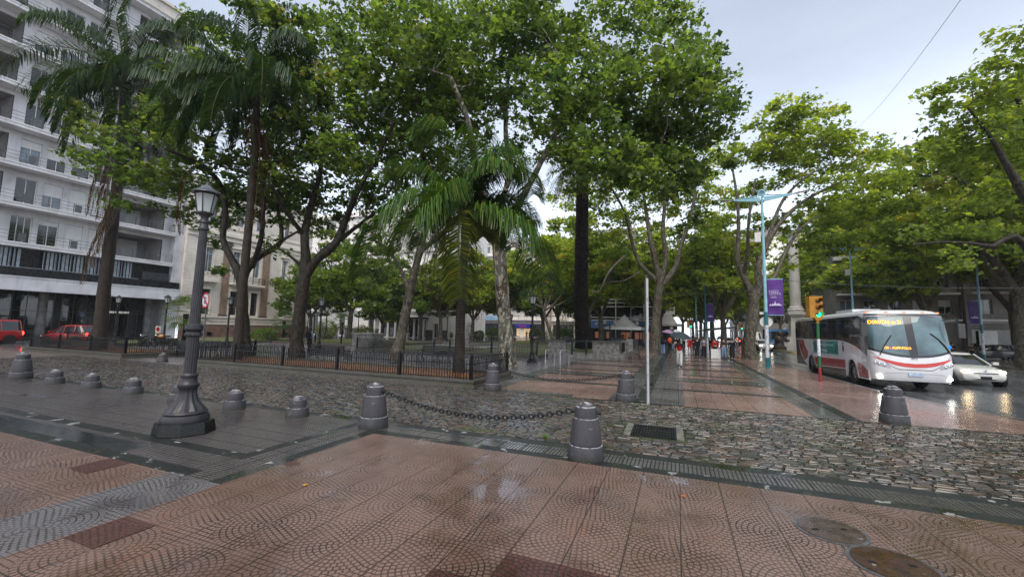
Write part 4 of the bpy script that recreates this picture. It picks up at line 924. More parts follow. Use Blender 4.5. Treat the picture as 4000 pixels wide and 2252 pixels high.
def blue_pole(loc, rz, label, H=10.2, ban=None, sticker=True, arms=True, lo=M_teal, mb_=None):
    t = thing('blue_light_pole', label, 'light pole', loc, rz, 'blue avenue light poles')
    mb = MB(); mb.lathe([(.10, 2.9), (.095, 4.2), (.06, H)], n=20); mb.build('shaft', M_blue, t)
    mb = MB(); mb.lathe([(.115, 0), (.112, .62)], n=20); mb.lathe([(.108, 2.55), (.106, 3.35)], n=20); mb.build('teal_sleeve', lo, t)
    mb = MB(); mb.lathe([(.106, .62), (.106, 2.56)], n=20); mb.build('sticker_wrap', M_stick if sticker else M_blue, t)
    if arms:
        mb = MB()
        for s in (-1, 1):
            mb.prism([(s*.1, H-.28), (s*1.55, H-.05), (s*1.55, H+.0), (s*.1, H+.02)], 'y', -.03, .03)
            mb.tube([(s*.1, 0, H+.12), (s*.9, 0, H+.05), (s*1.6, 0, H+.0)], .03, 8)
        mb.build('arm', M_blue, t)
        for s in (-1, 1): mb = MB(); mb.tube([(s*1.5, 0, H-.02), (s*1.9, 0, H+.05), (s*2.5, 0, H+.13)], [.06, .13, .07], 10, flat=.35); mb.build('luminaire', MT('lamp_grey', (.45, .47, .5), .3, .1, 4), t)
        mb = MB(); mb.lathe([(.22, 0), (.22, .05), (.14, .06), (.14, 0)], n=24); o = mb.build('ring', M_blue, t); o.location = (0, .02, H+.28); o.rotation_euler = (pi/2, 0, 0)
        mb = MB(); mb.bx(-.45, -.13, -.1, .12, H-2.8, H-2.2); mb.build('control_box', M_slab, t)
    if ban: banner(t, *ban)
    return t
T1 = blue_pole((4.98, 28.94, 0), -.12, 'nearest tall light blue pole with purple banner and winged lamps', 10.45, (.12, 3.12, .80, 2.2, True))
mb = MB(); mb.lathe([(.33, 0), (.33, .02)], n=28); o = mb.build('round_sign', M_frame, T1); o.location = (0, .16, 2.75); o.rotation_euler = (pi/2, 0, 0)
mb = MB(); mb.bx(-.32, .32, .12, .15, 3.2, 3.35); mb.build('street_sign', M_frame, T1)
p = G(2722, 1362); blue_pole((p.x, p.y, 0), 0, 'light blue pole with winged lamp left of the bus shelter', 9.8, None)
p = G(2766, 1372); q = thing('green_lattice_pole', 'tall dark green pole with purple banner behind the bus shelter', 'light pole', (p.x, p.y+3, 0)); mb = MB(); mb.lathe([(.10, 0), (.06, 9.0)], n=14)
for s in (-1, 1): mb.tube([(0, 0, 8.8), (s*1.0, 0, 9.0), (s*2.0, 0, 9.05)], .04, 6)
mb.build('shaft', M_teal, q); banner(q, .15, 3.3, .75, 2.1, False, M_purpd)
p = G(3845, 1410, 0); b_ = blue_pole((p.x, p.y, 0), .1, 'blue pole with dark purple banner at far right behind the white car', 11.5, (-.85, 3.35, .75, 2.15, False, M_purpd), sticker=True)
p = G(3395, 1410, 0); blue_pole((p.x+2, p.y+9, 0), .2, 'far blue pole with winged lamp rising above the coach roof', 11.0, None)
p = G(2955, 1352, 0); blue_pole((p.x, p.y, 0), 0, 'small far blue pole at the second green signal', 7, None, arms=False)
# traffic light
def signal(loc, rz, label, H=2.9, pole=True, far=False):
    t = thing('traffic_light', label, 'traffic light', loc, rz); my = MT('signal_yellow', (.42, .20, .02), .35, .2, 3)
    if pole:
        for a, b, m in ((0, .62, MT('pole_red', (.25, .03, .03), .35, .2, 4)), (.62, 1.12, MT('pole_green', (.02, .12, .04), .35, .2, 4)), (1.12, 1.85, M_stick), (1.85, H-.14, MATS['pole_green']), (H-.14, H, my)):
            mb = MB(); mb.lathe([(.062, a), (.06, b)], n=16); mb.build('pole_section', m, t)
    mb = MB(); mb.prism([(-.11, H), (.11, H), (.2, H+.14), (.2, H+1.06), (-.2, H+1.06), (-.2, H+.14)], 'y', -.09, .09)
    mb.prism([(-.16, H+.1), (.1, H+.1), (.1, H+1.04), (-.16, H+1.04)], 'x', -.42, -.22)
    b = mb.build('signal_box', my, t)
    for k, (c, e) in enumerate((((.0, .75, .32), 3.5), ((.012, .01, .01), 0), ((.012, .01, .01), 0))):
        z = H+.25+k*.3; mb = MB(); mb.lathe([(.105, 0), (.09, .02), (0, .03)], n=20); o = mb.build('lens', MT('green_light' if k == 0 else 'dark_lens', c, .3, 0, emis=e), b); o.location = (0, -.092, z); o.rotation_euler = (pi/2, 0, 0)
        mb = MB(); mb.grid(lambda u, v: (.12*cos(pi*(1.15*u-.075)), -.09-.2*v, z+.12*sin(pi*(1.15*u-.075))), 12, 1); mb.build('visor', MT('visor', (.3, .14, .02), .4, .1, 3), b)
    return t
signal((5.76, 22.07, 0), .35, 'yellow traffic light showing green on a striped pole before the coach', 2.68)
p = G(2700, 1362); signal((p.x, p.y, 0), -.1, 'far green traffic light over the walkway left of the bus shelter', 2.5); p = G(2899, 1352); signal((p.x, p.y, 0), .1, 'far green traffic light in the avenue left of the plane trunk', 2.6)
# no parking sign
M_red = MT('sign_red', (.45, .01, .02), .35, .1, 3); M_sw = MT('sign_white', (.62, .64, .70), .35, .06, 3)
t = thing('no_parking_sign', 'round red ringed no parking sign half hidden by the lamp post', 'road sign', (*G(787, 1401)[:2], 0), -.15)
h0 = 3.16; mb = MB(); mb.lathe([(.035, 0), (.035, h0+.3)], n=10); mb.build('post', M_rail, t)
mb = MB(); mb.lathe([(.41, 0), (.41, .02)], n=40); o = mb.build('disc', M_sw, t); o.location = (0, -.05, h0); o.rotation_euler = (pi/2, 0, 0)
mb = MB(); R = []; N = 40
for k in range(N): a = 2*pi*k/N; R += [(.43*cos(a), -.085, h0+.43*sin(a)), (.345*cos(a), -.085, h0+.345*sin(a))]
mb.add(R, [(2*k, 2*((k+1) % N), 2*((k+1) % N)+1, 2*k+1) for k in range(N)]); mb.box((0, -.09, h0), (.76, .004, .075), 0, 0, Matrix.Rotation(radians(45), 3, 'Y')); mb.build('ring', M_red, t)
text('lettering', 'E', .5, MT('ink', (.01, .01, .012), .5, 0), basis((0, -.082, h0-.18), (1, 0, 0), (0, 0, 1)), t)
t = thing('no_parking_sign', 'small white plate sign by the parked motorcycles', 'road sign', (*G(614, 1345)[:2], 0), .2); mb = MB(); mb.lathe([(.03, 0), (.03, 2.1)], n=8); mb.build('post', M_rail, t); mb = MB(); mb.bx(-.27, .27, -.06, -.04, .9, 1.55); mb.build('plate', MT('plate_white', (.4, .4, .36), .4, .2, 4), t)
mb = MB(); mb.lathe([(.17, 0), (.17, .01), (.13, .011), (.13, 0)], n=24); o = mb.build('ring', M_red, t); o.location = (0, -.062, 1.28); o.rotation_euler = (pi/2, 0, 0)
# bus shelter
t = thing('bus_shelter', 'flat black roofed bus shelter with people waiting under it', 'bus shelter', (2.9, 38.3, 0), 0)
mb = MB(); mb.prism([(-1.5, 2.12), (-1.3, 2.1), (.2, 2.28), (1.45, 2.46), (1.45, 2.56), (-.3, 2.42)], 'y', -1.2, 3.2); mb.build('roof', M_black, t)
mb = MB(); mb.lathe([(.07, 0), (.07, 2.3)], (-.62, -.6, 0), 14); mb.build('post', M_stick, t); mb = MB(); mb.lathe([(.07, 0), (.07, 2.3)], (-.62, 2.8, 0), 14); mb.build('post', M_stick, t)
mb = MB(); mb.bx(-1.3, -1.26, .2, 3.0, .3, 2.0); mb.build('glass_side', M_skygl, t)
mb = MB(); mb.bx(-.45, .25, -1.55, -1.1, 0, .75); mb.build('bench_block', M_frame, t)
t = thing('tent', 'white pyramid market tent in front of the blue awnings', 'tent', (*onY(2440, 1335, 60)[:2], 0)); g = t.location
mb = MB(); n = 8; w = 2.9
def tentf(u, v):
    a = 2*pi*u+pi/4; r = w*(1-v)**1.0; q = (abs(cos(a))**8+abs(sin(a))**8)**(-1/8); return (r*q*cos(a)*.9, r*q*sin(a)*.9, 2.55+1.75*v**1.7)
mb.grid(tentf, 32, 8); mb.grid(lambda u, v: tuple(c if i < 2 else 2.55-.35*v for i, c in enumerate(tentf(u, 0))), 32, 1); mb.build('canopy', MT('tent_white', (.88, .87, .87), .5, .08, 1), t)
for a in (-1, 1):
    for b in (-1, 1): mb = MB(); mb.cyl((a*2.5, b*2.5, 0), (a*2.5, b*2.5, 2.5), .04, n=8); mb.build('leg', M_rail, t)
mb = MB(); mb.bx(-1.8, 1.8, -.4, .4, 0, .95); mb.build('counter', M_rail, t)
# marble column monument on the island
t = thing('column_monument', 'tall pale marble column on carved pedestal behind the coach', 'monument', (15.3, 68, 0)); t.scale = (.86, .86, 1)
M_marb = MT('weathered_marble', (.52, .50, .47), .5, .15, .6, streak=.5)
mb = MB(); mb.bx(-2.2, 2.2, -2.2, 2.2, .03, .9); mb.bx(-1.7, 1.7, -1.7, 1.7, .9, 1.7); mb.build('step', M_marb, t)
mb = MB(); mb.bx(-1.1, 1.1, -1.1, 1.1, 1.7, 1.95); mb.bx(-.95, .95, -.95, .95, 1.95, 4.6); mb.bx(-1.2, 1.2, -1.2, 1.2, 4.6, 4.8); mb.bx(-1.35, 1.35, -1.35, 1.35, 4.8, 5.1); mb.build('pedestal', M_marb, t)
mb = MB(); mb.lathe([(1.15, 5.1), (1.15, 5.35), (1.25, 5.45), (1.0, 5.6), (1.0, 5.8), (.82, 5.95)], n=32); mb.lathe([(.78, 5.95), (.66, 15.5)], n=32); mb.lathe([(.66, 15.5), (1.0, 16.2), (1.0, 16.5), (.5, 16.6)], n=32); mb.build('shaft', M_marb, t)
t = thing('bronze_statue', 'dark seated bronze figure at the foot of the marble column', 'statue', (12.9, 66.6, .03), .3)
mb = MB(); mb.lathe([(.9, 0), (.95, .3), (.6, .6), (.55, .9)], n=16); mb.sphere((0, 0, 1.3), .6, 16, 10, sc=(1, .9, 1.1)); mb.sphere((.1, -.1, 2.1), .42, 14, 10); mb.tube([(.3, -.2, 1.5), (.9, -.3, 1.2), (1.5, -.2, 1.1)], [.25, .2, .16], 10); mb.build('body', MT('dark_bronze', (.045, .038, .035), .35, .4, 4, .5, 12), t)
t = thing('litter_bin', 'low stone bollard box beside the hedge near the dracaena', 'litter bin', (*G(2210, 1338)[:2], 0)); mb = MB(); mb.lathe([(.45, 0), (.5, 1.0), (.42, 1.05)], n=14); mb.build('body', M_rub, t)
# overhead wires
def wire(p, q, sag, label, r=.012, n=24):
    mb = MB(); P = Vector(p); Q = Vector(q); mb.tube([P.lerp(Q, i/n)-Vector((0, 0, sag*4*(i/n)*(1-i/n))) for i in range(n+1)], r, 5); return tag(mb.build('overhead_wire', M_rail), label, 'cable', 'overhead wires')
wire(tuple(atD(3795, -60, 15)), tuple(atD(3345, 500, 44)), .5, 'thin diagonal cable crossing the open sky at upper right', .011)
wire(tuple(onY(3030, 1092, 29)), tuple(onY(4080, 1122, 33)), .2, 'span wire running right from the top of the purple banner', .014)
wire(tuple(atD(2560, 1135, 40)), tuple(onY(2990, 1120, 29.2)), .4, 'span wire left of the nearest blue pole', .014)
# plants and wet leaf litter
def leaf_scatter(name, n, fn, size, cols, label=None, cat=None, z=.004, kind='stuff', parent=None):
    rng = np.random.default_rng(hash(name) % 1000 if False else n); V = []; F = []; Cc = []
    for i in range(n):
        x, y, zz = fn(rng); a = rng.uniform(0, 6.28); s = size*rng.uniform(.6, 1.3); tl = rng.normal(0, .25, 2); o = len(V)
        for k, rr in enumerate((1, .45, .8, .45, 1, .45, .8)): an = a+k*2*pi/7; px, py = s*rr*cos(an), s*rr*sin(an); V.append((x+px, y+py, zz+abs(tl[0]*px+tl[1]*py)*.5+.004))
        F += list(range(o, o+7)); Cc += [np.array(cols[rng.integers(0, len(cols))])*rng.uniform(.6, 1.2)]*7
    o = npmesh(name, np.array(V), F, 7, M_litter, parent, np.array(Cc))
    if kind: o['kind'] = kind
    return o
m = bpy.data.materials.new('fallen_leaf'); tt = NT(m); at = tt.n('ShaderNodeAttribute'); at.attribute_name = 'Col'; tt.fin(at.outputs[0], .35); M_litter = m
OR = [(.34, .12, .02), (.28, .09, .02), (.2, .08, .02), (.38, .2, .05), (.12, .05, .02)]
def inbed(r): x = r.uniform(-20.9, -6.7); return (x, r.uniform(12.85, 15.6), .19)
leaf_scatter('leaf_litter', 2600, inbed, .055, OR)
leaf_scatter('leaf_litter', 1400, lambda r: (r.uniform(-11, -6.7) if r.random() < .7 else r.uniform(-14, -7), r.uniform(12.8, 14.5), .215), .06, OR[:2]+[(.5, .16, .03)])
leaf_scatter('leaf_litter', 1200, lambda r: (r.uniform(-36.3, -26.8), r.uniform(12.9, 15.6), .2), .07, OR)
leaf_scatter('leaf_litter', 1500, lambda r: (r.uniform(-23.2, -9.1), r.uniform(26, 32), .3), .07, OR+[(.3, .3, .1)])
for p, c, lab in ((G(1191, 1895), (.6, .27, .04), 'orange fallen leaf in the puddle on the patterned tiles'), (G(2668, 1938), (.5, .13, .02), 'rusty fallen leaf on a tile joint right of centre'), (G(2348, 1730), (.55, .3, .15), 'pale orange leaf behind the right chain bollard'), (G(1980, 1330), (.5, .4, .1), 'small yellow leaf near the trunk')):
    mb = MB(); s = .045; pts = [(s*q*cos(k*2*pi/10+.3), s*q*sin(k*2*pi/10+.3), .008+.008*(k % 2)) for k, q in enumerate((1.2, .5, .9, .5, 1, .4, 1, .5, .9, .5))]; mb.add([(p.x+a, p.y+b, c_) for a, b, c_ in pts], [tuple(range(10))]); tag(mb.build('fallen_leaf', MT('leaf_'+lab.split()[0], c, .35, .3, 40)), lab, 'leaf')
def grass_tuft(p, n, s, label):
    mb = MB()
    for k in range(n):
        a = random.uniform(0, 6.28); r = random.uniform(0, s*.5); h = random.uniform(.5, 1)*s; lx = random.uniform(-.5, .5)*s; b = Vector((p[0]+r*cos(a), p[1]+r*sin(a), .0)); w = Vector((cos(a), sin(a), 0))*.006
        mb.add([b-w, b+w, b+Vector((lx*.4+w.x*.6, lx*.3, h*.6)), b+Vector((lx, lx*.5, h))], [(0, 1, 2), (0, 2, 3)])
    return tag(mb.build('grass_tuft', MT('weed_green', (.09, .16, .02), .5, .3, 8)), label, 'weed')
grass_tuft(G(2128, 1712), 60, .10, 'small grass tuft left of the right chain bollard'); grass_tuft(G(2500, 1600), 50, .07, 'small grass tuft at the foot of the white pole')
def gmoss(r):
    k = r.integers(0, 6); c = [(-3.6, 7.55, .9, .12), (.3, 10.0, 1.6, .3), (-.5, 11.8, 1.8, .25), (4.9, 12.1, 1.0, .18), (-7.3, 7.55, .4, .1), (2.5, 9.5, 2.5, 1.0)][k]; return (c[0]+r.normal(0, c[2]*.4), c[1]+r.normal(0, c[3]*.5), .012)
leaf_scatter('moss', 3500, gmoss, .012, [(.10, .13, .02), (.06, .09, .015), (.16, .15, .03)])
# ================================================================ VEHICLES
def paint(name, c, r=.22): return MT(name, c, r, .06, 2, coat=.8)
M_tyre = MT('tyre_rubber', (.018, .018, .018), .5, .2, 8, .2, 60); M_rim = MT('wheel_rim', (.30, .30, .31), .3, .3, 6, metal=.7); M_under = MT('underbody', (.008, .008, .008), .6, .2)
M_hl = MT('white_headlight', (1.0, .97, .88), .3, 0, emis=9); M_wl = MT('warm_headlight', (1.0, .72, .38), .3, 0, emis=9); M_rl = MT('red_tail_light', (1.0, .05, .02), .3, 0, emis=4); M_rlo = MT('red_lens', (.4, .02, .02), .2, .1)
M_chr = MT('chrome', (.55, .56, .58), .12, .05, metal=1.0); M_amb = MT('amber_lens', (.75, .25, .04), .25, .1, emis=.25); M_led = MT('amber_led', (1.0, .32, .01), .4, 0, emis=2.2)
M_plate = MT('number_plate', (.55, .57, .6), .4, .1)
def wheel(t, x, y, r, w=.24, name='wheel'):
    o = bpy.data.objects.new(name, None); COL.objects.link(o); o.parent = t; o.location = (x, y, r)
    s = 1 if x > 0 else -1; mb = MB(); pr = [(r*.62, -w/2), (r*.93, -w/2), (r, -w*.35), (r, w*.35), (r*.93, w/2), (r*.62, w/2)]; n = 28; vs = []; fs = []
    for (q, h) in pr:
        for k in range(n): a = 2*pi*k/n; vs.append((h, q*cos(a), q*sin(a)))
    for i in range(len(pr)-1):
        for k in range(n): fs.append((i*n+k, i*n+(k+1) % n, (i+1)*n+(k+1) % n, (i+1)*n+k))
    mb.add(vs, fs, 0, True); mb.build('tyre', M_tyre, o); mb = MB(); mb.cyl((-w*.3, 0, 0), (w*.34*s, 0, 0), r*.63, r*.6, 20); mb.cyl((w*.34*s, 0, 0), (w*.42*s, 0, 0), r*.22, r*.18, 12)
    for k in range(8): a = 2*pi*k/8; mb.cyl((w*.34*s, r*.42*cos(a), r*.42*sin(a)), (w*.39*s, r*.42*cos(a), r*.42*sin(a)), r*.06, n=6)
    mb.build('rim', M_rim, o); return o
def sgp(v, e): return (abs(v)**e)*(1 if v >= 0 else -1)
def coach(loc, rz, label, L=11.9, white=None):
    t = thing('coach', label, 'bus', loc, rz); white = white or paint('coach_white', (.66, .66, .68)); red = paint('coach_red', (.30, .02, .028)); blk = paint('coach_black', (.012, .013, .015)); dk = paint('coach_charcoal', (.035, .036, .042))
    Z = [(.42, 1.20, .10, .5), (.55, 1.24, .03, .55), (.9, 1.27, 0, .55), (1.2, 1.275, .02, .55), (1.45, 1.275, .05, .55), (2.0, 1.275, .17, .55), (2.6, 1.27, .33, .55), (2.98, 1.255, .46, .55), (3.10, 1.22, .55, .55), (3.2, 1.12, .72, .6), (3.26, .95, 1.0, .7), (3.285, .6, 1.6, .8)]
    def par(z):
        for a, b in zip(Z[:-1], Z[1:]):
            if z <= b[0]: f = max(0, (z-a[0])/(b[0]-a[0])); return [a[i]+(b[i]-a[i])*f for i in range(1, 4)]
        return Z[-1][1:]
    def fr(a, z, off=0.0):
        w, y0, c = par(z); e = 2/3.4; x = w*sgp(sin(a), e); y = -y0-c+c*abs(cos(a))**e
        nx, ny = sgp(sin(a), 2-e)/w, abs(cos(a))**(2-e)/c; q = hypot(nx, ny) or 1
        return (x+nx/q*off, y+ny/q*off, z)
    NA = 28; mb = MB(); rings = []
    for z, w, y0, c in Z:
        ring = [fr(-pi/2+pi*k/NA, z) for k in range(NA+1)]
        ring += [(w, -3.0, z), (w, -L*.6, z), (w, -L+.25+y0*.2, z), (w-.2, -L+y0*.2, z), (0, -L-.04+y0*.2, z), (-w+.2, -L+y0*.2, z), (-w, -L+.25+y0*.2, z), (-w, -L*.6, z), (-w, -3, z)]; rings.append(ring)
    n = len(rings[0]); vs = [p for r in rings for p in r]; lo = 3; fs = []
    for i in range(len(rings)-1):
        for k in range(n):
            k2 = (k+1) % n
            side = k >= NA and rings[i][k][1] > -L+1 and (k in (NA, NA+1, NA+2) or k >= n-3) or (k == n-1)
            if i < lo and (k >= NA and (k <= NA+1 or k >= n-3+1 or k == n-2 or k == n-1)): continue
            fs.append((i*n+k, i*n+k2, (i+1)*n+k2, (i+1)*n+k))
    fs.append(tuple((len(rings)-1)*n+k for k in range(n))); mb.add(vs, fs, 0, True)
    # side skirts with wheel arches
    for s in (-1, 1):
        x0, x1 = s*1.21, s*1.274; arc = lambda cy, r: [(cy+r*cos(a*pi/10), .52+r*sin(a*pi/10)) for a in range(0, 11)]
        poly = [(-.55, .36), (-.55, 1.2), (-L+.3, 1.2), (-L+.3, .3), (-9.05, .3)]+[(p[0], p[1]) for p in reversed([(-8.4+.60*cos(a*pi/10), .50+.60*sin(a*pi/10)) for a in range(0, 11)])]+[(-7.7, .3), (-3.05, .3)]+[(p[0], p[1]) for p in reversed([(-2.35+.60*cos(a*pi/10), .50+.60*sin(a*pi/10)) for a in range(0, 11)])]+[(-1.68, .34)]
        mb.prism(poly, 'x', x0, x1)
    body = mb.build('body', white, t)
    mb = MB(); mb.bx(-.9, .9, -L+.4, -.7, .35, 1.25); mb.build('underbody', M_under, t)
    def sidep(nm, poly, m, off=.004):
        for s in (-1, 1): mb = MB(); mb.prism(poly, 'x', s*1.272, s*(1.2745+off)); o = mb.build(nm, m, t)
        return o
    sidep('side_window', [(-.62, 1.32), (-1.5, 1.62), (-2.5, 1.82), (-3.6, 1.92), (-L+.12, 1.90), (-L+.16, 2.98), (-1.4, 3.02), (-.95, 2.9), (-.62, 2.6)], blk)
    mb = MB()
    for s in (-1, 1):
        for a in (-2.3, -3.9, -5.5, -7.1, -8.7, -10.3): mb.prism([(a-.02, 1.95), (a+.02, 1.95), (a+.02, 2.95), (a-.02, 2.95)], 'x', s*1.275, s*1.281)
    mb.build('window_divider', dk, t)
    for s in (-1, 1):
        for a in (-2.4, -4.0, -5.6, -7.2, -8.8, -10.4): mb = MB(); mb.prism([(a-1.3+.0, 2.0), (a-.06, 2.0), (a-.06, 2.9), (a-1.3, 2.9)], 'x', s*1.2775, s*1.279); mb.build('side_pane', glass('coach_pane', (.015, .018, .022)), t)
    sidep('red_stripe', [(-3.1, 1.03), (-7.75, .92), (-7.75, .48), (-3.1, .64)], red)
    sidep('front_swoosh', [(-1.70, 1.03), (-1.3, .98), (-.95, .86), (-.66, .72), (-.6, .42), (-1.55, .38), (-1.62, .7)], red)
    sidep('rear_swoosh', [(-11.2, 1.85), (-9.95, 1.85), (-9.6, 1.45), (-9.1, 1.15), (-9.2, .8), (-9.9, .6), (-10.6, 1.05)], red)
    sidep('rear_panel', [(-L+.14, 1.85), (-11.25, 1.85), (-10.7, 1.0), (-9.95, .55), (-9.15, .34), (-L+.3, .31)], dk, .003)
    sidep('lower_skirt', [(-3.1, .60), (-7.75, .44), (-7.75, .31), (-3.1, .31)], dk, .003)
    for cy in (-2.35, -8.4):
        mb = MB()
        for s in (-1, 1):
            a = [(cy+.60*cos(k*pi/12), .5+.60*sin(k*pi/12)) for k in range(13)]; b = [(cy+.66*cos(k*pi/12), .5+.66*sin(k*pi/12)) for k in range(13)]
            vs = [(s*1.283, *p) for p in a]+[(s*1.283, *p) for p in b]; mb.add(vs, [(k, k+1, 14+k, 13+k) for k in range(12)], 0); mb.add([(s*1.2, *p) for p in a]+[(s*1.283, *p) for p in a], [(k, k+1, 14+k, 13+k) for k in range(12)], 0)
        mb.build('wheel_arch', white, t)
    sidep('advert_frame', [(-3.85, 1.17), (-8.0, 1.13), (-8.0, 1.88), (-3.9, 1.92)], MT('advert_frame', (.4, .46, .5), .3, .1), .006)
    ad = sidep('advert_panel', [(-3.93, 1.22), (-7.92, 1.18), (-7.92, 1.82), (-3.98, 1.86)], MT('advert_green', (.02, .20, .18), .3, .25, 1.5), .009)
    for s in (1, -1):
        Mt = lambda y, z: basis((s*1.288, y, z), (0, 1 if s > 0 else -1, 0), (0, 0, 1)); mm = MT('advert_text', (.5, .6, .6), .4, 0)
        text('lettering', 'ascultado        de la vida', .2, mm, Mt(-5.95, 1.60), ad, wid=2.7, ex=.002); text('lettering', 'GEN', .17, mm, Mt(-6.0, 1.60), ad, ex=.002)
        mb = MB()
        for a, b, c, d in ((-6.28, -5.72, 1.56, 1.585), (-6.28, -5.72, 1.775, 1.8), (-6.28, -6.25, 1.56, 1.8), (-5.75, -5.72, 1.56, 1.8)): mb.bx(s*1.2865, s*1.290, a, b, c, d)
        mb.build('text_box', mm, ad); text('lettering', 'Es', .1, mm, Mt(-6.0, 1.46), ad, ex=.002); text('lettering', 'Pedidor', .27, mm, Mt(-6.0, 1.26), ad, ex=.002)
        mb = MB(); mb.prism([(-3.3+.10*cos(a*.5236), 1.55+.17*sin(a*.5236)) for a in range(12)], 'x', s*1.274, s*1.281); mb.build('black_emblem', blk, t)
        mb = MB(); mb.prism([(-3.3+.15*cos(a*.5236), 1.79+.05*sin(a*.5236)) for a in range(12)], 'x', s*1.274, s*1.281); mb.build('blue_emblem', MT('emblem_blue', (.03, .2, .5), .4, 0), t)
    def front(nm, m, u0, u1, zb, zt, off, nu=24, nv=8):
        mb = MB(); mb.grid(lambda u, v: fr((u0+(u1-u0)*u), zb(u0+(u1-u0)*u)+(zt(u0+(u1-u0)*u)-zb(u0+(u1-u0)*u))*v, off), nu, nv); return mb.build(nm, m, t)
    zb = lambda a: 1.40+.27*abs(sin(a))**1.18; zt = lambda a: 2.95-.03*abs(a)
    front('windscreen_band', blk, -1.52, 1.52, lambda a: zb(a)-.07, lambda a: zt(a)+.04, .006)
    wg = glass('windscreen_glass', (.075, .125, .14), .02)  # reflected sky and cabin light put into the teal base colour
    front('windscreen', wg, -1.36, -.02, lambda a: zb(a)+.02, zt, .012); front('windscreen', wg, .02, 1.36, lambda a: zb(a)+.02, zt, .012)
    front('visor_band', dk, -1.45, 1.45, lambda a: 2.99, lambda a: 3.08, .008)
    sm = lambda a: 1.03+.34*abs(sin(a))**1.18
    front('red_smile', paint('smile_red', (.50, .015, .012)), -1.2, 1.2, lambda a: sm(a)-.075*max(0, 1-(abs(a)/1.2)**1.6), lambda a: sm(a)+.075*max(0, 1-(abs(a)/1.2)**1.6), .01)
    gl_ = lambda a: .87+.55*max(0, (1.27*abs(sin(a))**.588-.5)/.66)**1.35
    front('bonnet_gap', dk, -1.3, 1.3, lambda a: gl_(a)-.012, lambda a: gl_(a)+.012, .006)
    front('bumper_groove', MT('coach_shade', (.35, .35, .37), .3, .05), -.75, .75, lambda a: .72-.12*(abs(a)/.75)**4, lambda a: .735-.12*(abs(a)/.75)**4, .005)
    for s in (-1, 1):
        mb = MB(); mb.grid(lambda u, v: fr(s*(.42+.70*u), .90+.17*u+.13*v*(1.1-.3*u), .012), 10, 3); h = mb.build('headlight', MT('lamp_lens_grey', (.38, .39, .42), .15, .1, 6), t)
        for k in range(3): p = fr(s*(.62+.20*k), 1.01+.05*k, .02); mb = MB(); mb.sphere(p, .052, 10, 6, sc=(1, .5, 1)); mb.build('lens', M_chr, h)
        p = fr(s*.86, .56, .0); mb = MB(); mb.sphere(p, .10, 12, 8, sc=(1, .5, .8)); mb.build('fog_light', M_hl, t)
        mb = MB(); p = fr(s*1.30, 2.86, 0); mb.tube([p, (s*1.42, -.3, 2.9), (s*1.48, -.15, 2.75)], .035, 8); mb.box((s*1.5, -.15, 2.42), (.20, .12, .55)); mb.build('wing_mirror', blk, t)
        for k in (0, 1): pass
    for a in (-1.3, -.3, 0, .3, 1.2):
        p = fr(a, 3.13, .01); mb = MB(); mb.sphere(p, .055, 10, 6, sc=(1.3, .8, .6)); mb.build('marker_light', M_amb, t)
    def wiper(a0, z0, a1, z1):
        mb = MB(); mb.tube([fr(a0+(a1-a0)*k/6, z0+(z1-z0)*k/6, .035) for k in range(7)], [.018]*7, 6); mb.build('wiper', M_under, t)
    wiper(.75, 1.42, .28, 2.2); wiper(-1.0, 1.5, -.55, 2.0); wiper(-1.02, 1.5, -.3, 2.3)
    p = fr(.0, .72, .03); mb = MB(); mb.bx(-.22, .22, p[1]-.02, p[1], .62, .76); mb.build('number_plate', MT('plate_blue_white', (.42, .52, .66), .4, .3, 8), t)
    xa = (-1, 0, 0)
    def ft(s, a, z, size, m, wid=None):
        p = fr(a, z, .03); return text('lettering', s, size, m, basis(p, (-1, .0, 0), (0, -.0, 1)), t, ex=.004, wid=wid)
    def led(s, a, z, size, wid):                     # amber display behind the screen, bent along the glass
        o = text('lettering', s, size, M_led, Matrix.Identity(4), t, ex=.003, wid=wid); aa = a
        for v in o.data.vertices:
            xx = aa-v.co.x; tt_ = math.asin(max(-1, min(1, sgp(xx/1.27, 3.4/2)))); q = fr(tt_, z+v.co.y, .02+v.co.z); v.co = q
        return o
    led('DSRUTAS en 21', .70, 2.66, .21, .98); led('120 - AUPP.POLO', .47, 1.66, .13, .82)
    led2 = ft('672', 0, 1.28, .13, MT('fleet_number', (.05, .06, .10), .4, 0))
    mb = MB(); p = fr(-1.05, 1.78, .016); mb.sphere(p, .075, 12, 6, sc=(1, .35, 1)); mb.build('blue_sticker', MT('sticker_blue', (.02, .22, .75), .4, 0, emis=.2), t)  # faint glow added to the sticker, which is no lamp
    for x in (-1.08, 1.08): wheel(t, x, -2.35, .50, .28); wheel(t, x, -8.4, .50, .5)
    mb = MB(); mb.lathe([(.0, 0)], n=3) if False else mb.bx(-.55, .55, -6.5, -4.2, 3.27, 3.45); mb.build('roof_unit', white, t)
    return t
coach((8.58, 21.0, RZ), pi, 'red and white coach with amber signs turning at the kerb')
def ring(z, yf, yr, w, n=5.0, N=40):
    r = []
    for k in range(N):
        a = 2*pi*k/N; e = 2/n; r.append((w*sgp(cos(a), e), (yf+yr)/2+(yf-yr)/2*sgp(sin(a), e), z))
    return r
def loft(mb, rings, mi=0, cap=True):
    n = len(rings[0]); vs = [p for r in rings for p in r]; fs = [(i*n+k, i*n+(k+1) % n, (i+1)*n+(k+1) % n, (i+1)*n+k) for i in range(len(rings)-1) for k in range(n)]
    if cap: fs.append(tuple((len(rings)-1)*n+k for k in range(n)))
    mb.add(vs, fs, mi, True)
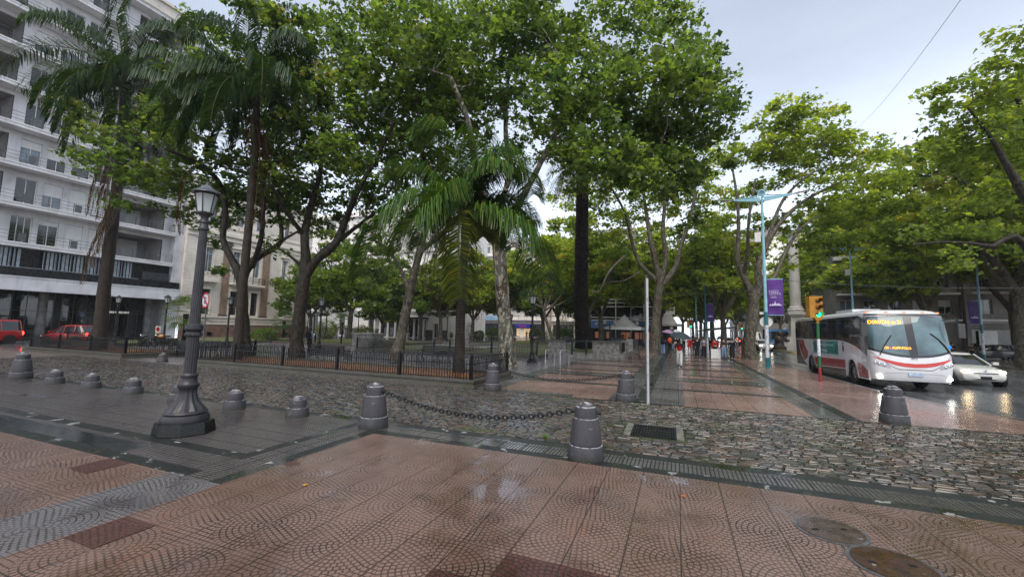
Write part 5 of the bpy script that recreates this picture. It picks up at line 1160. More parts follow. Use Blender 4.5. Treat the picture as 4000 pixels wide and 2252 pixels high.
def car(loc, rz, label, m, L=4.2, W=.86, H=1.47, van=False, head=None, tail=None, cat='car', face=None):
    t = thing('van' if van else 'car', label, cat, loc, rz); zb = .95 if not van else 1.08
    ws, rf, rr, rb = (-.95, -1.75, -L+.75, -L+.25) if not van else (-.75, -1.5, -L+.18, -L+.06)
    St = [(0.0, .52, .36, .62), (-.10, .72, .26, .72), (-.35, .82, .22, .80), (-.9, W, .2, .90), (-1.5, W+.01, .2, zb), (-L*.6, W+.01, .2, zb), (-L+.5, W, .22, zb+.02), (-L+.12, W-.05, .28, zb), (-L, W-.14, .36, zb-.08)]
    mb = MB(); secs = []
    for y, w, z0, z1 in St:
        h = [(0, z0), (w-.10, z0), (w, z0+.10), (w+.03, (z0+z1)/2), (w-.0, z1-.10), (w-.10, z1-.015), (w*.5, z1+.02), (0, z1+.03)]
        secs.append([(a, y, b) for a, b in h]+[(-a, y, b) for a, b in reversed(h[1:-1])])
    n = len(secs[0]); vs = [p for s in secs for p in s]; fs = [(i*n+k, (i+1)*n+k, (i+1)*n+(k+1) % n, i*n+(k+1) % n) for i in range(len(secs)-1) for k in range(n)]+[tuple(range(n)), tuple(reversed(range((len(secs)-1)*n, len(secs)*n)))]
    mb.add(vs, fs, 0, True)
    mb.build('body', m, t)
    cr = []
    for f in (0, .25, .5, .75, .92): cr.append(ring(zb-.02+(H-.06-zb)*f, ws+(rf-ws)*f+.04*sin(pi*f), rb+(rr-rb)*f-.03*sin(pi*f), W*.93-(W*.93-W*.70)*f, 6))
    mb = MB(); loft(mb, cr); mb.build('window', M_dkgl, t)
    mb = MB(); f = .92; a = lambda f, dz, k: ring(zb-.02+(H-.06-zb)*f+dz, ws+(rf-ws)*f-.0, rb+(rr-rb)*f, (W*.93-(W*.93-W*.70)*f)*k, 6)
    loft(mb, [a(.90, 0, 1.012), a(.97, .01, .995), a(1.0, .03, .93), ring(H-.01, rf-.25, rr+.2, W*.45, 5), ring(H, rf-.5, rr+.5, W*.2, 4)]); mb.build('roof', m, t)
    mb = MB()
    for s in (-1, 1):
        w0, w1 = W*.93+.004, W*.70+.006
        for yb, yt in ((ws-.06, rf-.02), (rb+.06, rr+.04), (-L*.5, -L*.5), (-L*.72, -L*.70)):
            mb.tube([(s*(w0-.05 if yb in (ws-.06, rb+.06) else s*s*w0), yb, zb-.03), (s*(w1-.02 if yb in (ws-.06, rb+.06) else w1), yt, H-.09)], .034, 6)
    mb.build('pillar', m, t)
    fy, ry = -.72, -L+.78; r = .31 if not van else .33
    for x in (-1, 1):
        for y in (fy, ry):
            mb = MB(); mb.cyl((x*(W-.12), y, r), (x*(W+.035), y, r), r+.07, n=24); mb.build('wheel_arch', M_under, t); wheel(t, x*(W-.07), y, r, .22)
        mb = MB(); mb.box((x*(W+.10), ws-.15, zb+.06), (.2, .1, .13)); mb.build('wing_mirror', m, t)
        mb = MB(); mb.sphere((x*.60, -.14, .66), .14, 12, 8, sc=(1.25, .75, .62)); mb.build('headlight', head or M_chr, t)
        mb = MB(); mb.sphere((x*(W-.10), -L+.06, .86), .11, 10, 8, sc=(.8, .5, 1.4)); mb.build('tail_light', tail or M_rlo, t)
    mb = MB(); mb.grid(lambda u, v: ((u-.5)*1.15, .012-.10*abs(u-.5)**2*4, .33+.13*v+.03*(1-4*(u-.5)**2)*(v-.5)), 12, 2); mb.bx(-.42, .42, .0, .012, .58, .615); mb.build('grille', M_under, t)
    mb = MB(); mb.bx(-.22, .22, .012, .03, .47, .56); mb.build('number_plate', M_plate, t); mb = MB(); mb.bx(-.22, .22, -L-.01, -L+.0, .6, .7); mb.build('number_plate', M_plate, t)
    mb = MB(); mb.bx(-.03, .03, .0, .02, .67, .76); mb.build('badge', M_chr, t)
    return t
M_wc = paint('car_white', (.60, .60, .57)); M_rc = paint('car_red', (.26, .012, .012)); M_dc = paint('car_dark', (.03, .03, .035)); M_bl = paint('bus_blue', (.10, .30, .60))
car((12.78, 25.3, RZ), pi+.06, 'pearl white car with warm headlights on beside the coach', M_wc, 4.5, .90, 1.48, head=M_wl)
car((-50.3, 12.6, RZ), pi, 'bright red van cut by the left edge of the photo', M_rc, 4.3, .88, 1.95, van=True, cat='van', tail=M_rl)
car((-49.3, 18.3, RZ), 1.95, 'red hatchback with glowing tail lights beside the left palm trunk', M_rc, 4.0, .86, 1.62, tail=M_rl)
car((7.95, 79, RZ), pi, 'small white car with headlights far down the avenue', M_wc, 4.3, .86, 1.5, head=M_hl)
car((11.0, 88, RZ), 0, 'dark car with red brake lights far down the avenue', M_dc, 4.3, .86, 1.5, tail=M_rl); car((14.2, 118, RZ), 0, 'second farther dark car with brake lights in the avenue', M_dc, 4.3, .86, 1.5, tail=M_rl)
car((9.0, 100, RZ), pi, 'distant car behind the small white one in the avenue', M_dc, 4.3, .86, 1.5, head=M_hl)
t = car((11.0, 72.5, RZ), pi-.12, 'cream minibus behind the plane trunk at the pavement edge', M_wc, 5.6, 1.0, 2.5, van=True, cat='minibus', head=M_hl)
t = car((10.6, 62, RZ), pi+.1, 'low white car partly hidden by the plane trunk', M_wc, 4.3, .86, 1.45, head=M_hl)
t = thing('city_bus', 'light blue city bus crossing behind the marble column base', 'bus', (15.2, 89, RZ), pi/2)
mb = MB(); loft(mb, [ring(z, 0-.06*f, -11.5, 1.27-.1*f*f, 12) for z, f in ((.35, 0), (1.2, 0), (2.8, .3), (3.0, .8), (3.1, 2))]); mb.build('body', M_bl, t)
mb = MB(); mb.bx(-1.285, 1.285, -11.2, -.4, 1.25, 2.65); mb.bx(-1.0, 1.0, -.2, .03, 1.2, 2.7); mb.build('window', M_dkgl, t)
for x in (-1.12, 1.12): wheel(t, x, -2.3, .48); wheel(t, x, -8.4, .48)
mb = MB(); mb.bx(-.8, .8, -8, -3, 3.08, 3.4); mb.build('roof_unit', M_wc, t)
# dark parked cars at far right behind trees
car((27.5, 57.5, 0), pi/2, 'dim parked car before the far right shops', M_dc, 4.3, .86, 1.5); car((38, 60, 0), -pi/2, 'dim parked car at the far right edge', M_dc, 4.3, .86, 1.5)
def motorbike(loc, rz, label, tank):
    t = thing('motorcycle', label, 'motorcycle', loc, rz)
    for y in (0, -1.35): wheel(t, .04, y, .31, .12)
    mb = MB(); mb.tube([(0, 0, .31), (0, -.18, .75), (0, -.28, .98)], .04, 8); mb.tube([(0, -.2, .8), (0, -.7, .55), (0, -1.35, .31)], .045, 8); mb.sphere((0, -.68, .42), .2, 10, 8, sc=(.8, 1.2, 1)); mb.tube([(-.36, -.3, 1.02), (0, -.24, 1.0), (.36, -.3, 1.02)], .02, 6); mb.build('frame', M_under, t)
    mb = MB(); mb.sphere((0, -.5, .80), .2, 12, 8, sc=(.7, 1.4, .7)); mb.build('fuel_tank', tank, t); mb = MB(); mb.sphere((0, -1.02, .80), .2, 12, 8, sc=(.7, 1.8, .35)); mb.build('saddle', M_under, t)
    mb = MB(); mb.sphere((0, -.12, .85), .1, 10, 8); mb.build('headlight', M_chr, t); return t
p = G(600, 1352); motorbike((p.x, p.y, 0), 1.9, 'parked motorcycle with orange tank behind the left bed', paint('tank_orange', (.5, .2, .04)))
p = G(545, 1352); motorbike((p.x, p.y, 0), 1.4, 'dark parked motorcycle left of the orange one', paint('tank_black', (.05, .05, .06)))
# ================================================================ PEOPLE
def cloth(n, c): return MT('cloth_'+n, c, .85, .12, 8, .15, 60, spec=.1)
M_skin = MT('skin', (.40, .23, .16), .5, .08, 4); M_skd = MT('dark_skin', (.12, .07, .05), .5, .08, 4); M_hair = MT('dark_hair', (.02, .014, .012), .5, .2, 20); M_shoe = MT('shoe', (.03, .028, .028), .5, .1)
def skinmesh(name, V, E, Rr, mat, parent, sub=1):
    me = bpy.data.meshes.new(name); me.from_pydata([tuple(v) for v in V], E, []); o = bpy.data.objects.new(name, me); COL.objects.link(o)
    o.modifiers.new('s', 'SKIN'); sk = me.skin_vertices[0].data if me.skin_vertices else None
    if sk is None:
        bpy.context.view_layer.objects.active = o; bpy.context.view_layer.update(); bpy.ops.mesh.customdata_skin_add(); sk = me.skin_vertices[0].data
    for i, r in enumerate(Rr): sk[i].radius = r if isinstance(r, tuple) else (r, r); sk[i].use_root = (i == 0)
    q = o.modifiers.new('u', 'SUBSURF'); q.levels = sub; q.render_levels = sub
    bpy.context.view_layer.update(); m2 = bpy.data.meshes.new_from_object(o.evaluated_get(bpy.context.evaluated_depsgraph_get()))
    bpy.data.objects.remove(o); m2.materials.clear(); m2.materials.append(mat); m2.polygons.foreach_set('use_smooth', [True]*len(m2.polygons))
    r = bpy.data.objects.new(name, m2); COL.objects.link(r); r.parent = parent; return r
def person(loc, rz, label, H=1.68, top=None, bot=None, stride=.0, arm='down', bag=None, skirt=None, coat=None, bare=False, hairlen=.1, skin=None, sit=False, back=False):
    """faces local -Y"""
    t = thing('person', label, 'person', loc, rz); skin = skin or M_skin; J = {}
    J['hip'] = Vector((0, 0, .53)); J['waist'] = Vector((0, 0, .61)); J['chest'] = Vector((0, .005, .72)); J['neck'] = Vector((0, .0, .83)); J['nk2'] = Vector((0, -.008, .862)); J['head'] = Vector((0, -.014, .915)); J['top'] = Vector((0, -.01, .965))
    for s, n in ((-1, 'l'), (1, 'r')):
        st = stride*s
        J['h'+n] = Vector((s*.05, 0, .50)); J['k'+n] = Vector((s*.056, -st*.5-.01, .275)); J['a'+n] = Vector((s*.058, -st+.01, .045+.02*(st < 0)*(stride > 0))); J['t'+n] = Vector((s*.062, -st-.085, .018+.0))
        if sit: J['k'+n] = Vector((s*.06, -.24, .46)); J['a'+n] = Vector((s*.06, -.24, .23)); J['t'+n] = Vector((s*.06, -.32, .20))
        J['s'+n] = Vector((s*.105, 0, .80)); up = arm == 'umb' and s < 0
        J['e'+n] = Vector((s*.135, .01+st*.3, .645)) if not up else Vector((s*.13, -.06, .67)); J['w'+n] = Vector((s*.14, -.03+st*.5, .505)) if not up else Vector((s*.07, -.13, .77)); J['f'+n] = Vector((s*.138, -.045+st*.55, .445)) if not up else Vector((s*.06, -.14, .81))
    R = dict(hip=(.085, .062), waist=(.07, .05), chest=(.085, .06), neck=(.045, .04), nk2=(.03, .03), head=(.042, .052), top=(.034, .042), h=.05, k=.033, a=.022, t=.02, s=.036, e=.026, w=.018, f=.017)
    def mk(nm, chain, sc, mat, rad={}):
        names = []; E = []
        for ch in chain:
            for q in ch:
                if q not in names: names.append(q)
            E += [(names.index(a), names.index(b)) for a, b in zip(ch[:-1], ch[1:])]
        rr = []
        for q in names:
            k = q if q in R else q[0]; r = rad.get(q, rad.get(k, R[k])); r = r if isinstance(r, tuple) else (r, r); rr.append((r[0]*H*sc, r[1]*H*sc))
        return skinmesh(nm, [J[q]*H for q in names], E, rr, mat, t)
    legs = lambda a, b: [['hip', 'h'+n, 'k'+n, 'a'+n][:b]+(['t'+n] if a else []) for n in 'lr']
    mk('body', [['hip', 'waist', 'chest', 'neck', 'nk2', 'head', 'top']]+[['hip', 'h'+n, 'k'+n, 'a'+n, 't'+n] for n in 'lr']+[['chest', 's'+n, 'e'+n, 'w'+n, 'f'+n] for n in 'lr'], 1, skin)
    mk('jacket' if coat else 'shirt', [['waist', 'chest', 'neck']]+[['chest', 's'+n, 'e'+n, 'w'+n] for n in 'lr'], 1.2, top)
    if bot and not skirt: mk('trousers' if not bare else 'shorts', [['hip', 'waist']]+[['hip', 'h'+n, 'k'+n]+([] if bare else ['a'+n]) for n in 'lr'], 1.28, bot, dict(k=.04, a=.034))
    if skirt or coat:
        z0, z1 = (skirt or coat); mb = MB(); pr = [(.09*H, .66*H), (.10*H, .55*H), (.125*H, z0*H+.02), (.13*H, z0*H)]; mb.lathe([(r, z) for r, z in reversed(pr)], n=20); o = mb.build('skirt' if skirt else 'coat_skirt', top if not skirt or bot is None else bot, t); o.scale = (1, .72, 1)
    for n in 'lr': mb = MB(); a = J['a'+n]*H; b = J['t'+n]*H; mb.sphere((a+b)/2+Vector((0, 0, -.012)), .12*H/1.7, 10, 6, sc=(.42, 1.15, .42)); mb.build('shoe', M_shoe, t)
    mb = MB(); c = J['head']*H; mb.sphere(c+Vector((0, .012*H, .022*H)), .060*H, 14, 10, sc=(.86, 1.0, 1.05))
    if hairlen > .1: mb.sphere(c+Vector((0, .035*H, -.035*H)), .05*H, 12, 8, sc=(1.1, .6, hairlen*10))
    mb.build('hair', M_hair, t)
    mb = MB(); mb.sphere(c+Vector((0, -.052*H, -.005)), .011*H, 8, 6); mb.build('nose', skin, t)
    if bag:
        mb = MB(); mb.sphere((0, .10*H, .72*H), .13*H, 14, 10, sc=(.95, .62, 1.35)); o = mb.build('backpack', bag, t); mb = MB()
        for s in (-1, 1): mb.tube([(s*.06*H, .07*H, .80*H), (s*.07*H, -.02, .82*H), (s*.075*H, -.075*H, .74*H), (s*.08*H, .03*H, .63*H)], .014, 6)
        mb.build('strap', bag, o)
    return t
def umbrella(loc, label, m, R=.52, tilt=(0, 0), m2=None):
    t = thing('umbrella', label, 'umbrella', loc); t.rotation_euler = (tilt[0], tilt[1], .3)
    mb = MB(); mb.cyl((0, 0, -.75), (0, 0, .32), .01, n=6); mb.tube([(0, 0, -.75), (0, 0, -.84), (.03, 0, -.87), (.06, 0, -.83)], .014, 6); mb.build('shaft', M_rail, t)
    def f(u, v): a = 2*pi*u; sc = 1-.10*v*(abs(sin(4*a))); r = R*v*sc; return (r*cos(a), r*sin(a), .30-.27*v**1.8)
    mb = MB(); mb.grid(f, 48, 8); o = mb.build('canopy', m, t); mb = MB()
    for k in range(8): a = 2*pi*k/8; mb.tube([(R*v*cos(a), R*v*sin(a), .29-.27*v**1.8) for v in (0, .3, .6, .8, 1)], .005, 4)
    mb.build('rib', M_chr, o); return t
def at(px, py): p = G(px, py); return (p.x, p.y, 0)
K = cloth('black', (.018, .018, .022)); Gy = cloth('grey', (.22, .24, .28)); Rd = cloth('red', (.40, .02, .025)); Jn = cloth('jeans', (.16, .26, .42)); Wh = cloth('white', (.62, .60, .58)); Br = cloth('brown', (.07, .045, .04)); Or = cloth('orange', (.6, .10, .04)); Lb = cloth('light_blue', (.28, .34, .40)); Pk = cloth('maroon', (.14, .02, .03)); Pu = cloth('lilac', (.28, .18, .30)); Dg = cloth('umbrella_grey', (.05, .065, .075))
person(at(1206, 1378), pi+.2, 'walker seen from behind in pale blue top with black backpack', 1.75, Lb, K, .07, bag=K)
p = at(2655, 1432); person(p, -.1, 'woman in white trousers and dark open jacket walking towards us under an umbrella', 1.66, Br, Wh, .09, arm='umb', hairlen=.25, skin=M_skd)
mb = MB(); mb.sphere((p[0], p[1]-.08, 1.08), .16, 12, 8, sc=(.9, .5, 1.0)); tag(mb.build('handbag', Rd), 'small red bag held by the woman in white trousers', 'bag')
umbrella((p[0]+.05, p[1]-.2, 1.72), 'dark grey umbrella over the woman in white trousers', Dg, .62, (.25, .1))
p = at(2590, 1386); person(p, pi, 'person in light jeans with black backpack walking away by the plane trunk', 1.7, Gy, Jn, .06, bag=K, arm='umb'); umbrella((p[0]+.45, p[1]-.1, 1.92), 'lilac umbrella beside the plane trunk', Pu, .55, (.1, .15))
p = at(2617, 1374); person(p, pi, 'person in black trousers with a red orange bag, right of the light jeans', 1.62, K, K, .04, bag=Or); umbrella((p[0]+.2, p[1]+.2, 1.85), 'black umbrella behind the dark grey one', K, .5, (0, -.1))
p = at(2639, 1375); person(p, pi, 'person in shorts and black top behind the umbrella group', 1.66, K, cloth('beige', (.35, .25, .2)), .04, bare=True); umbrella((p[0]+.1, p[1]+.5, 2.0), 'pale grey umbrella at the back of the group', cloth('pale', (.45, .48, .5)), .48, (.1, 0))
person(at(2694, 1382), pi-.3, 'person in a red raincoat with bare legs left of the bus shelter', 1.62, Rd, None, .03, coat=(.40, 0))
person((1.45, 37.0, 0), .6, 'person in a long black coat at the left end of the bus shelter', 1.66, K, K, .02, coat=(.2, 0)); person((1.95, 36.9, 0), .2, 'person in grey top waiting against the shelter post', 1.68, Gy, K, .02, bag=K)
person((2.75, 37.6, 0), -.2, 'person all in black standing behind the red jacket', 1.75, K, K, .0, hairlen=.2); person((2.75, 36.9, 0), 0, 'person in a bright red jacket seated on the pale block', 1.62, Rd, K, 0, sit=False)
person((3.35, 36.6, 0), .5, 'long haired person in blue jeans under the shelter edge', 1.7, Br, Jn, .03, hairlen=.3); person((3.9, 36.4, 0), -.3, 'person in a flowing black coat at the kerb side of the shelter', 1.66, K, K, .02, coat=(.18, 0), hairlen=.3)
person(at(2462, 1356), .4, 'person in black with a red sleeve behind the stone planter corner', 1.6, K, K); person(at(2433, 1338), pi, 'dark figure standing under the white tent', 1.7, K, K)
person(at(1595, 1322), .3, 'distant person in black left of the palace columns', 1.65, K, Gy); person(at(1638, 1322), -.3, 'distant person in mauve by the palace columns', 1.65, Pu, Br); person(at(2057, 1322), .1, 'distant person in black before the red lettered shop', 1.65, K, K); person(at(2069, 1324), -.1, 'distant person in grey before the red lettered shop', 1.65, Gy, Br)
person(at(3800, 1405), -.5, 'dim person crouching by the far right blue pole', 1.6, Br, K, .05); person((24.5, 53, 0), .2, 'dim person in dark clothes behind the white car', 1.68, K, Br, .04)

for px, py, rz, m1, m2, lab in ((2745, 1384, .3, K, Jn, 'person in black with blue jeans behind the shelter post'), (2770, 1390, -.2, K, K, 'person in black between the red jacket and the blue jeans'), (2792, 1394, .2, K, K, 'person in black just left of the flowing coat'), (2625, 1366, pi, K, Jn, 'person in dark top farther back in the umbrella group'), (2672, 1362, pi, Gy, K, 'person in grey far behind the woman in white trousers'), (2712, 1374, pi, K, K, 'person in black between the red raincoat and the shelter')):
    person(at(px, py), rz, lab, 1.68, m1, m2, .04, hairlen=.2)
# ================================================================ TREES AND PLANTS
def leafmat(name, trans=.35, rough=.4, tint=(1.2, 1.25, .6)):
    m = bpy.data.materials.new(name); t = NT(m); at = t.n('ShaderNodeAttribute'); at.attribute_name = 'Col'
    t.fin(at.outputs[0], rough, Specular_IOR_Level=.4)
    tr = t.n('ShaderNodeBsdfTranslucent'); t.put(tr.inputs[0], t.mix(1.0, at.outputs[0], tint, 'MULTIPLY'))
    mx = t.n('ShaderNodeMixShader'); mx.inputs[0].default_value = trans; t.t.links.new(t.p.outputs[0], mx.inputs[1]); t.t.links.new(tr.outputs[0], mx.inputs[2]); t.t.links.new(mx.outputs[0], t.o.inputs[0]); return m
M_leaf = leafmat('plane_leaves', .58, .45, (1.8, 1.75, .75)); M_palm = leafmat('palm_leaves', .35, .36, (1.4, 1.4, .5))
def barkmat(name, a, b, c, lo=.48, sc=3.2):
    m = bpy.data.materials.new(name); t = NT(m); P = t.pos(); Q = t.scale(P, (1, 1, .55)); f = t.noise(Q, sc, 5, .6, .6); g = t.noise(Q, sc*2.4, 4, .6, .4)
    col = t.ramp(f, (lo-.03, a), (lo, b)); col = t.mix(t.rng(g, .53, .56, 0, 1), col, c); col = t.mix(t.rng(t.noise(P, 30, 3), .3, .7, .0, .35), col, tuple(q*.4 for q in a))
    t.fin(col, .45, t.bump(t.m('ADD', t.rng(f, lo-.03, lo, 0, 1), t.rng(g, .53, .56, 0, 1)), .4, .02), Specular_IOR_Level=.22); return m
M_bark = barkmat('mottled_plane_bark', (.045, .036, .028), (.085, .075, .055), (.17, .155, .11)); M_barkA = barkmat('pale_mottled_bark', (.085, .06, .042), (.17, .17, .145), (.50, .46, .33), .48, 2.2)
M_barkD = barkmat('dark_wet_bark', (.016, .013, .010), (.032, .027, .020), (.055, .048, .035), .5)
m = bpy.data.materials.new('palm_bark'); t = NT(m); P = t.pos(); X, Y, Z = t.xyz(P); zz = t.m('ADD', Z, t.m('MULTIPLY', t.noise(P, 4, 3), .15)); rr = t.m('ABSOLUTE', t.m('SUBTRACT', t.m('FRACT', t.m('DIVIDE', zz, .13)), .5))
t.fin(t.mix(t.rng(rr, .3, .48, 0, .8), t.ramp(t.noise(t.scale(P, (1, 1, .3)), 9, 4), (.3, (.022, .018, .015)), (.7, (.06, .048, .038))), (.012, .010, .008)), .6, t.bump(rr, .5, .02), Specular_IOR_Level=.2); M_pbark = m
m = bpy.data.materials.new('shaggy_bark'); t = NT(m); P = t.pos(); f = t.voro(t.scale(P, (1, 1, 1.6)), 6); t.fin(t.ramp(f, (.1, (.018, .013, .012)), (.6, (.006, .005, .005))), .7, t.bump(f, 1.0, .08), Specular_IOR_Level=.15); M_shag = m
LV = np.array([(0, -.5), (.52, -.05), (.2, .12), (0, .58), (-.2, .12), (-.52, -.05)])
def leaves(name, C, size, pal, parent, mat=None, rng=None, up=.75, hue=None, lv=LV):
    """one small lobed leaf face at every row of C"""
    n = len(C); nrm = rng.normal(0, .55, (n, 3)); nrm[:, 2] += up; nrm /= np.linalg.norm(nrm, axis=1)[:, None]
    a = rng.normal(0, 1, (n, 3)); a[:, 2] -= .6; a -= (a*nrm).sum(1)[:, None]*nrm; a /= np.linalg.norm(a, axis=1)[:, None]; b = np.cross(nrm, a)
    s = size*rng.uniform(.4, 1.45, n); k = len(lv)
    V = C[:, None, :]+(b[:, None, :]*lv[None, :, 0:1]+a[:, None, :]*lv[None, :, 1:2])*s[:, None, None]; V = V+nrm[:, None, :]*(np.abs(lv[None, :, 0:1])*s[:, None, None]*-.25)
    pal = np.array(pal); w = rng.random(n) if hue is None else np.clip(hue+rng.normal(0, .18, n), 0, .999)
    x = w*(len(pal)-1); i = x.astype(int); f = (x-i)[:, None]; c = pal[i]*(1-f)+pal[np.minimum(i+1, len(pal)-1)]*f; c = c*rng.uniform(.6, 1.45, (n, 1))
    return npmesh(name, V.reshape(-1, 3), np.arange(n*k), k, mat or M_leaf, parent, np.repeat(c, k, axis=0))
P_deep = [(.034, .068, .018), (.060, .108, .026), (.098, .16, .036), (.15, .21, .048), (.19, .18, .05)]  # leaf tones: shade of the near crowns painted in as deeper green
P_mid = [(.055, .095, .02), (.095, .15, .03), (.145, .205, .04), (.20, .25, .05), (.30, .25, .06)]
P_bright = [(.09, .14, .022), (.155, .22, .032), (.235, .31, .045), (.31, .36, .06), (.40, .32, .08)]  # backlight on the far crowns painted in as paler yellow-green
def grow(root, limbs, subs, rng, mat, twig=.55, r_t=.035, up_pen=.8):
    """trunk mesh: given limbs plus branches grown to the leaf clusters"""
    mb = MB(); N = []; Rr = []
    for pts in limbs:
        P = [Vector(p) for p, r in pts]; R = [r for p, r in pts]; Q = []; q = []
        for i in range(len(P)-1):
            p0 = P[max(i-1, 0)]; p1 = P[i]; p2 = P[i+1]; p3 = P[min(i+2, len(P)-1)]; L = (p2-p1).length; st = max(2, int(L/.5))
            for k in range(st):
                u = k/st; c = .5*((2*p1)+(p2-p0)*u+(2*p0-5*p1+4*p2-p3)*u*u+(3*p1-p0-3*p2+p3)*u**3); Q.append(c); q.append((R[i]+(R[i+1]-R[i])*u)*(1+.07*sin(c.z*5+c.x*3)+.04*rng.normal()))
        Q.append(P[-1]); q.append(R[-1]); mb.tube(Q, [z_*.82 for z_ in q], 16 if max(q) > .15 else 9); N += [tuple(c) for c in Q]; Rr += q
    N = [np.array(n) for n in N]
    order = sorted(range(len(subs)), key=lambda i: min(np.sum((np.array(N[::3])-subs[i])**2, axis=1)))
    for i in order:
        if rng.random() > twig: continue
        c = subs[i]; A = np.array(N); d = c-A; dist = np.linalg.norm(d, axis=1); pen = dist+up_pen*np.maximum(0, A[:, 2]-c[2])+np.where(np.array(Rr) < .02, 1.5, 0); pen[A[:, 2] < min(3.0, c[2]-2)] += 8; j = int(np.argmin(pen)); L = dist[j]
        if L < .3: continue
        r0 = min(Rr[j]*.62, r_t*(.5+L*.28)); st = max(3, int(L/.55)); p0 = A[j]; prev = p0; pts = [p0]; rr = [r0]; bend = rng.normal(0, .10*L, 3); bend[2] = abs(bend[2])*.8
        for k in range(1, st+1):
            u = k/st; p = p0+(c-p0)*u+bend*sin(pi*u)+rng.normal(0, .05, 3); pts.append(p); rr.append(max(.008, r0*(1-u*.8))); N.append(p); Rr.append(rr[-1])
        mb.tube(pts, rr, 6 if r0 > .04 else 4, caps=False)
    return mb.build('trunk', mat, root)
def fillsubs(blobs, rng, dens, zs=.78):
    S_ = []
    for C, r in blobs:
        n = max(2, int(dens*(r**2.2)))
        v = rng.normal(0, 1, (n, 3)); v /= np.linalg.norm(v, axis=1)[:, None]; v *= (rng.random(n)**.42)[:, None]*r; v[:, 2] *= zs; S_.append(np.array(C)+v)
    return np.concatenate(S_)
def clusterleaves(subs, rng, per, rs):
    n = len(subs); cs = []; hs = []
    for c in subs:
        k = rng.poisson(per); s = rs*rng.uniform(.7, 1.3); v = rng.normal(0, .5, (k, 3))*s; v[:, 2] = v[:, 2]*.42-.18*np.hypot(v[:, 0], v[:, 1]); cs.append(c+v); hs.append(np.full(k, np.clip(rng.normal(.42, .2), 0, 1)))
    return np.concatenate(cs), np.concatenate(hs)
def hero(name, label, base, limbs_px, blobs_px, D, pal, bark, dens=2.2, per=34, rs=.62, size=.21, seed=1, r0=.4, group='plane trees'):
    """plane tree: limbs and leaf masses given as photo pixels at depths round D, built in the world"""
    rng = np.random.default_rng(seed); t = thing(name, label, 'tree', base, 0, group); B = Vector(base)
    W3 = lambda px, py, d: atD(px, py, D+d)-B
    limbs = []
    for L in limbs_px:
        pts = []
        for q in L:
            if q[0] == 'b': pts.append((Vector((0, 0, -.02)), q[1])); continue
            pts.append((W3(q[0], q[1], q[3] if len(q) > 3 else 0), q[2]))
        limbs.append(pts)
    blobs = [(np.array(W3(b[0], b[1], b[3] if len(b) > 3 else 0)), b[2]*D/FPX) for b in blobs_px]
    subs = fillsubs(blobs, rng, dens*2.3); grow(t, limbs, subs, rng, bark, twig=.3); C, h = clusterleaves(subs, rng, per*1.5, rs*1.05); leaves('crown', C, size, pal, t, rng=rng, hue=h); print(name, len(C)); return t
def zb(px, py, z=.0): p = G(px, py, z); return (p.x, p.y, z)
def depth(p): return float(np.dot(_fw, np.array([p[0], p[1], p[2]-HC])))
# --- big mottled plane in the middle
b = zb(1985, 1425); D = depth(b)
hero('plane_tree', 'huge plane tree with pale mottled trunk and dark hollow right of the near palm', b,
     [[('b', .98*.62), (1978, 1330, .50), (1965, 1180, .47), (1955, 1050, .44), (1945, 960, .42), (1920, 860, .36), (1890, 760, .27, -1), (1855, 640, .2, -2), (1830, 480, .15, -3), (1760, 300, .1, -4)],
      [(1945, 960, .38), (1990, 880, .28), (2030, 790, .25, 1), (2090, 680, .2, 1), (2150, 560, .17, 0), (2230, 420, .12, -2), (2350, 300, .08, -3)], [(1920, 860, .26), (1985, 700, .2, 2), (1975, 500, .16, 2), (1985, 300, .12, 2), (2000, 100, .08, 1)],
      [(2150, 560, .13), (2300, 470, .11, -1), (2450, 440, .09, -2), (2600, 400, .06, -3)], [(1920, 920, .2), (1870, 900, .12, -1), (1810, 860, .09, -2), (1750, 860, .06, -2)]],
     [(1780, 150, 190, -3), (1760, 420, 190, -1), (1950, 80, 200, 0), (1960, 330, 200, 2), (2160, 130, 200, -1), (2180, 380, 190, -3), (2370, 170, 190, 1), (2400, 400, 200, -2), (2570, 300, 180, -3), (2560, 520, 180, 0), (2700, 330, 150, -2), (2780, 420, 110, -3),
      (2680, 560, 150, -1), (2640, 120, 110, 1), (2520, 40, 120, 2), (2350, 600, 150, -4), (2460, 660, 130, -3), (2620, 720, 120, -1), (2660, 860, 70, 0), (2230, 560, 120, 1), (2060, 560, 110, 4), (1650, 250, 170, 1), (1600, 480, 150, -1), (2780, 250, 80, -2), (2720, 200, 70, -1), (1700, 640, 90, 2), (2760, 640, 90, -1)], D, P_deep[:4]+[(.14, .19, .045)], M_barkA, dens=1.75, per=44, rs=.72, size=.25, seed=2)
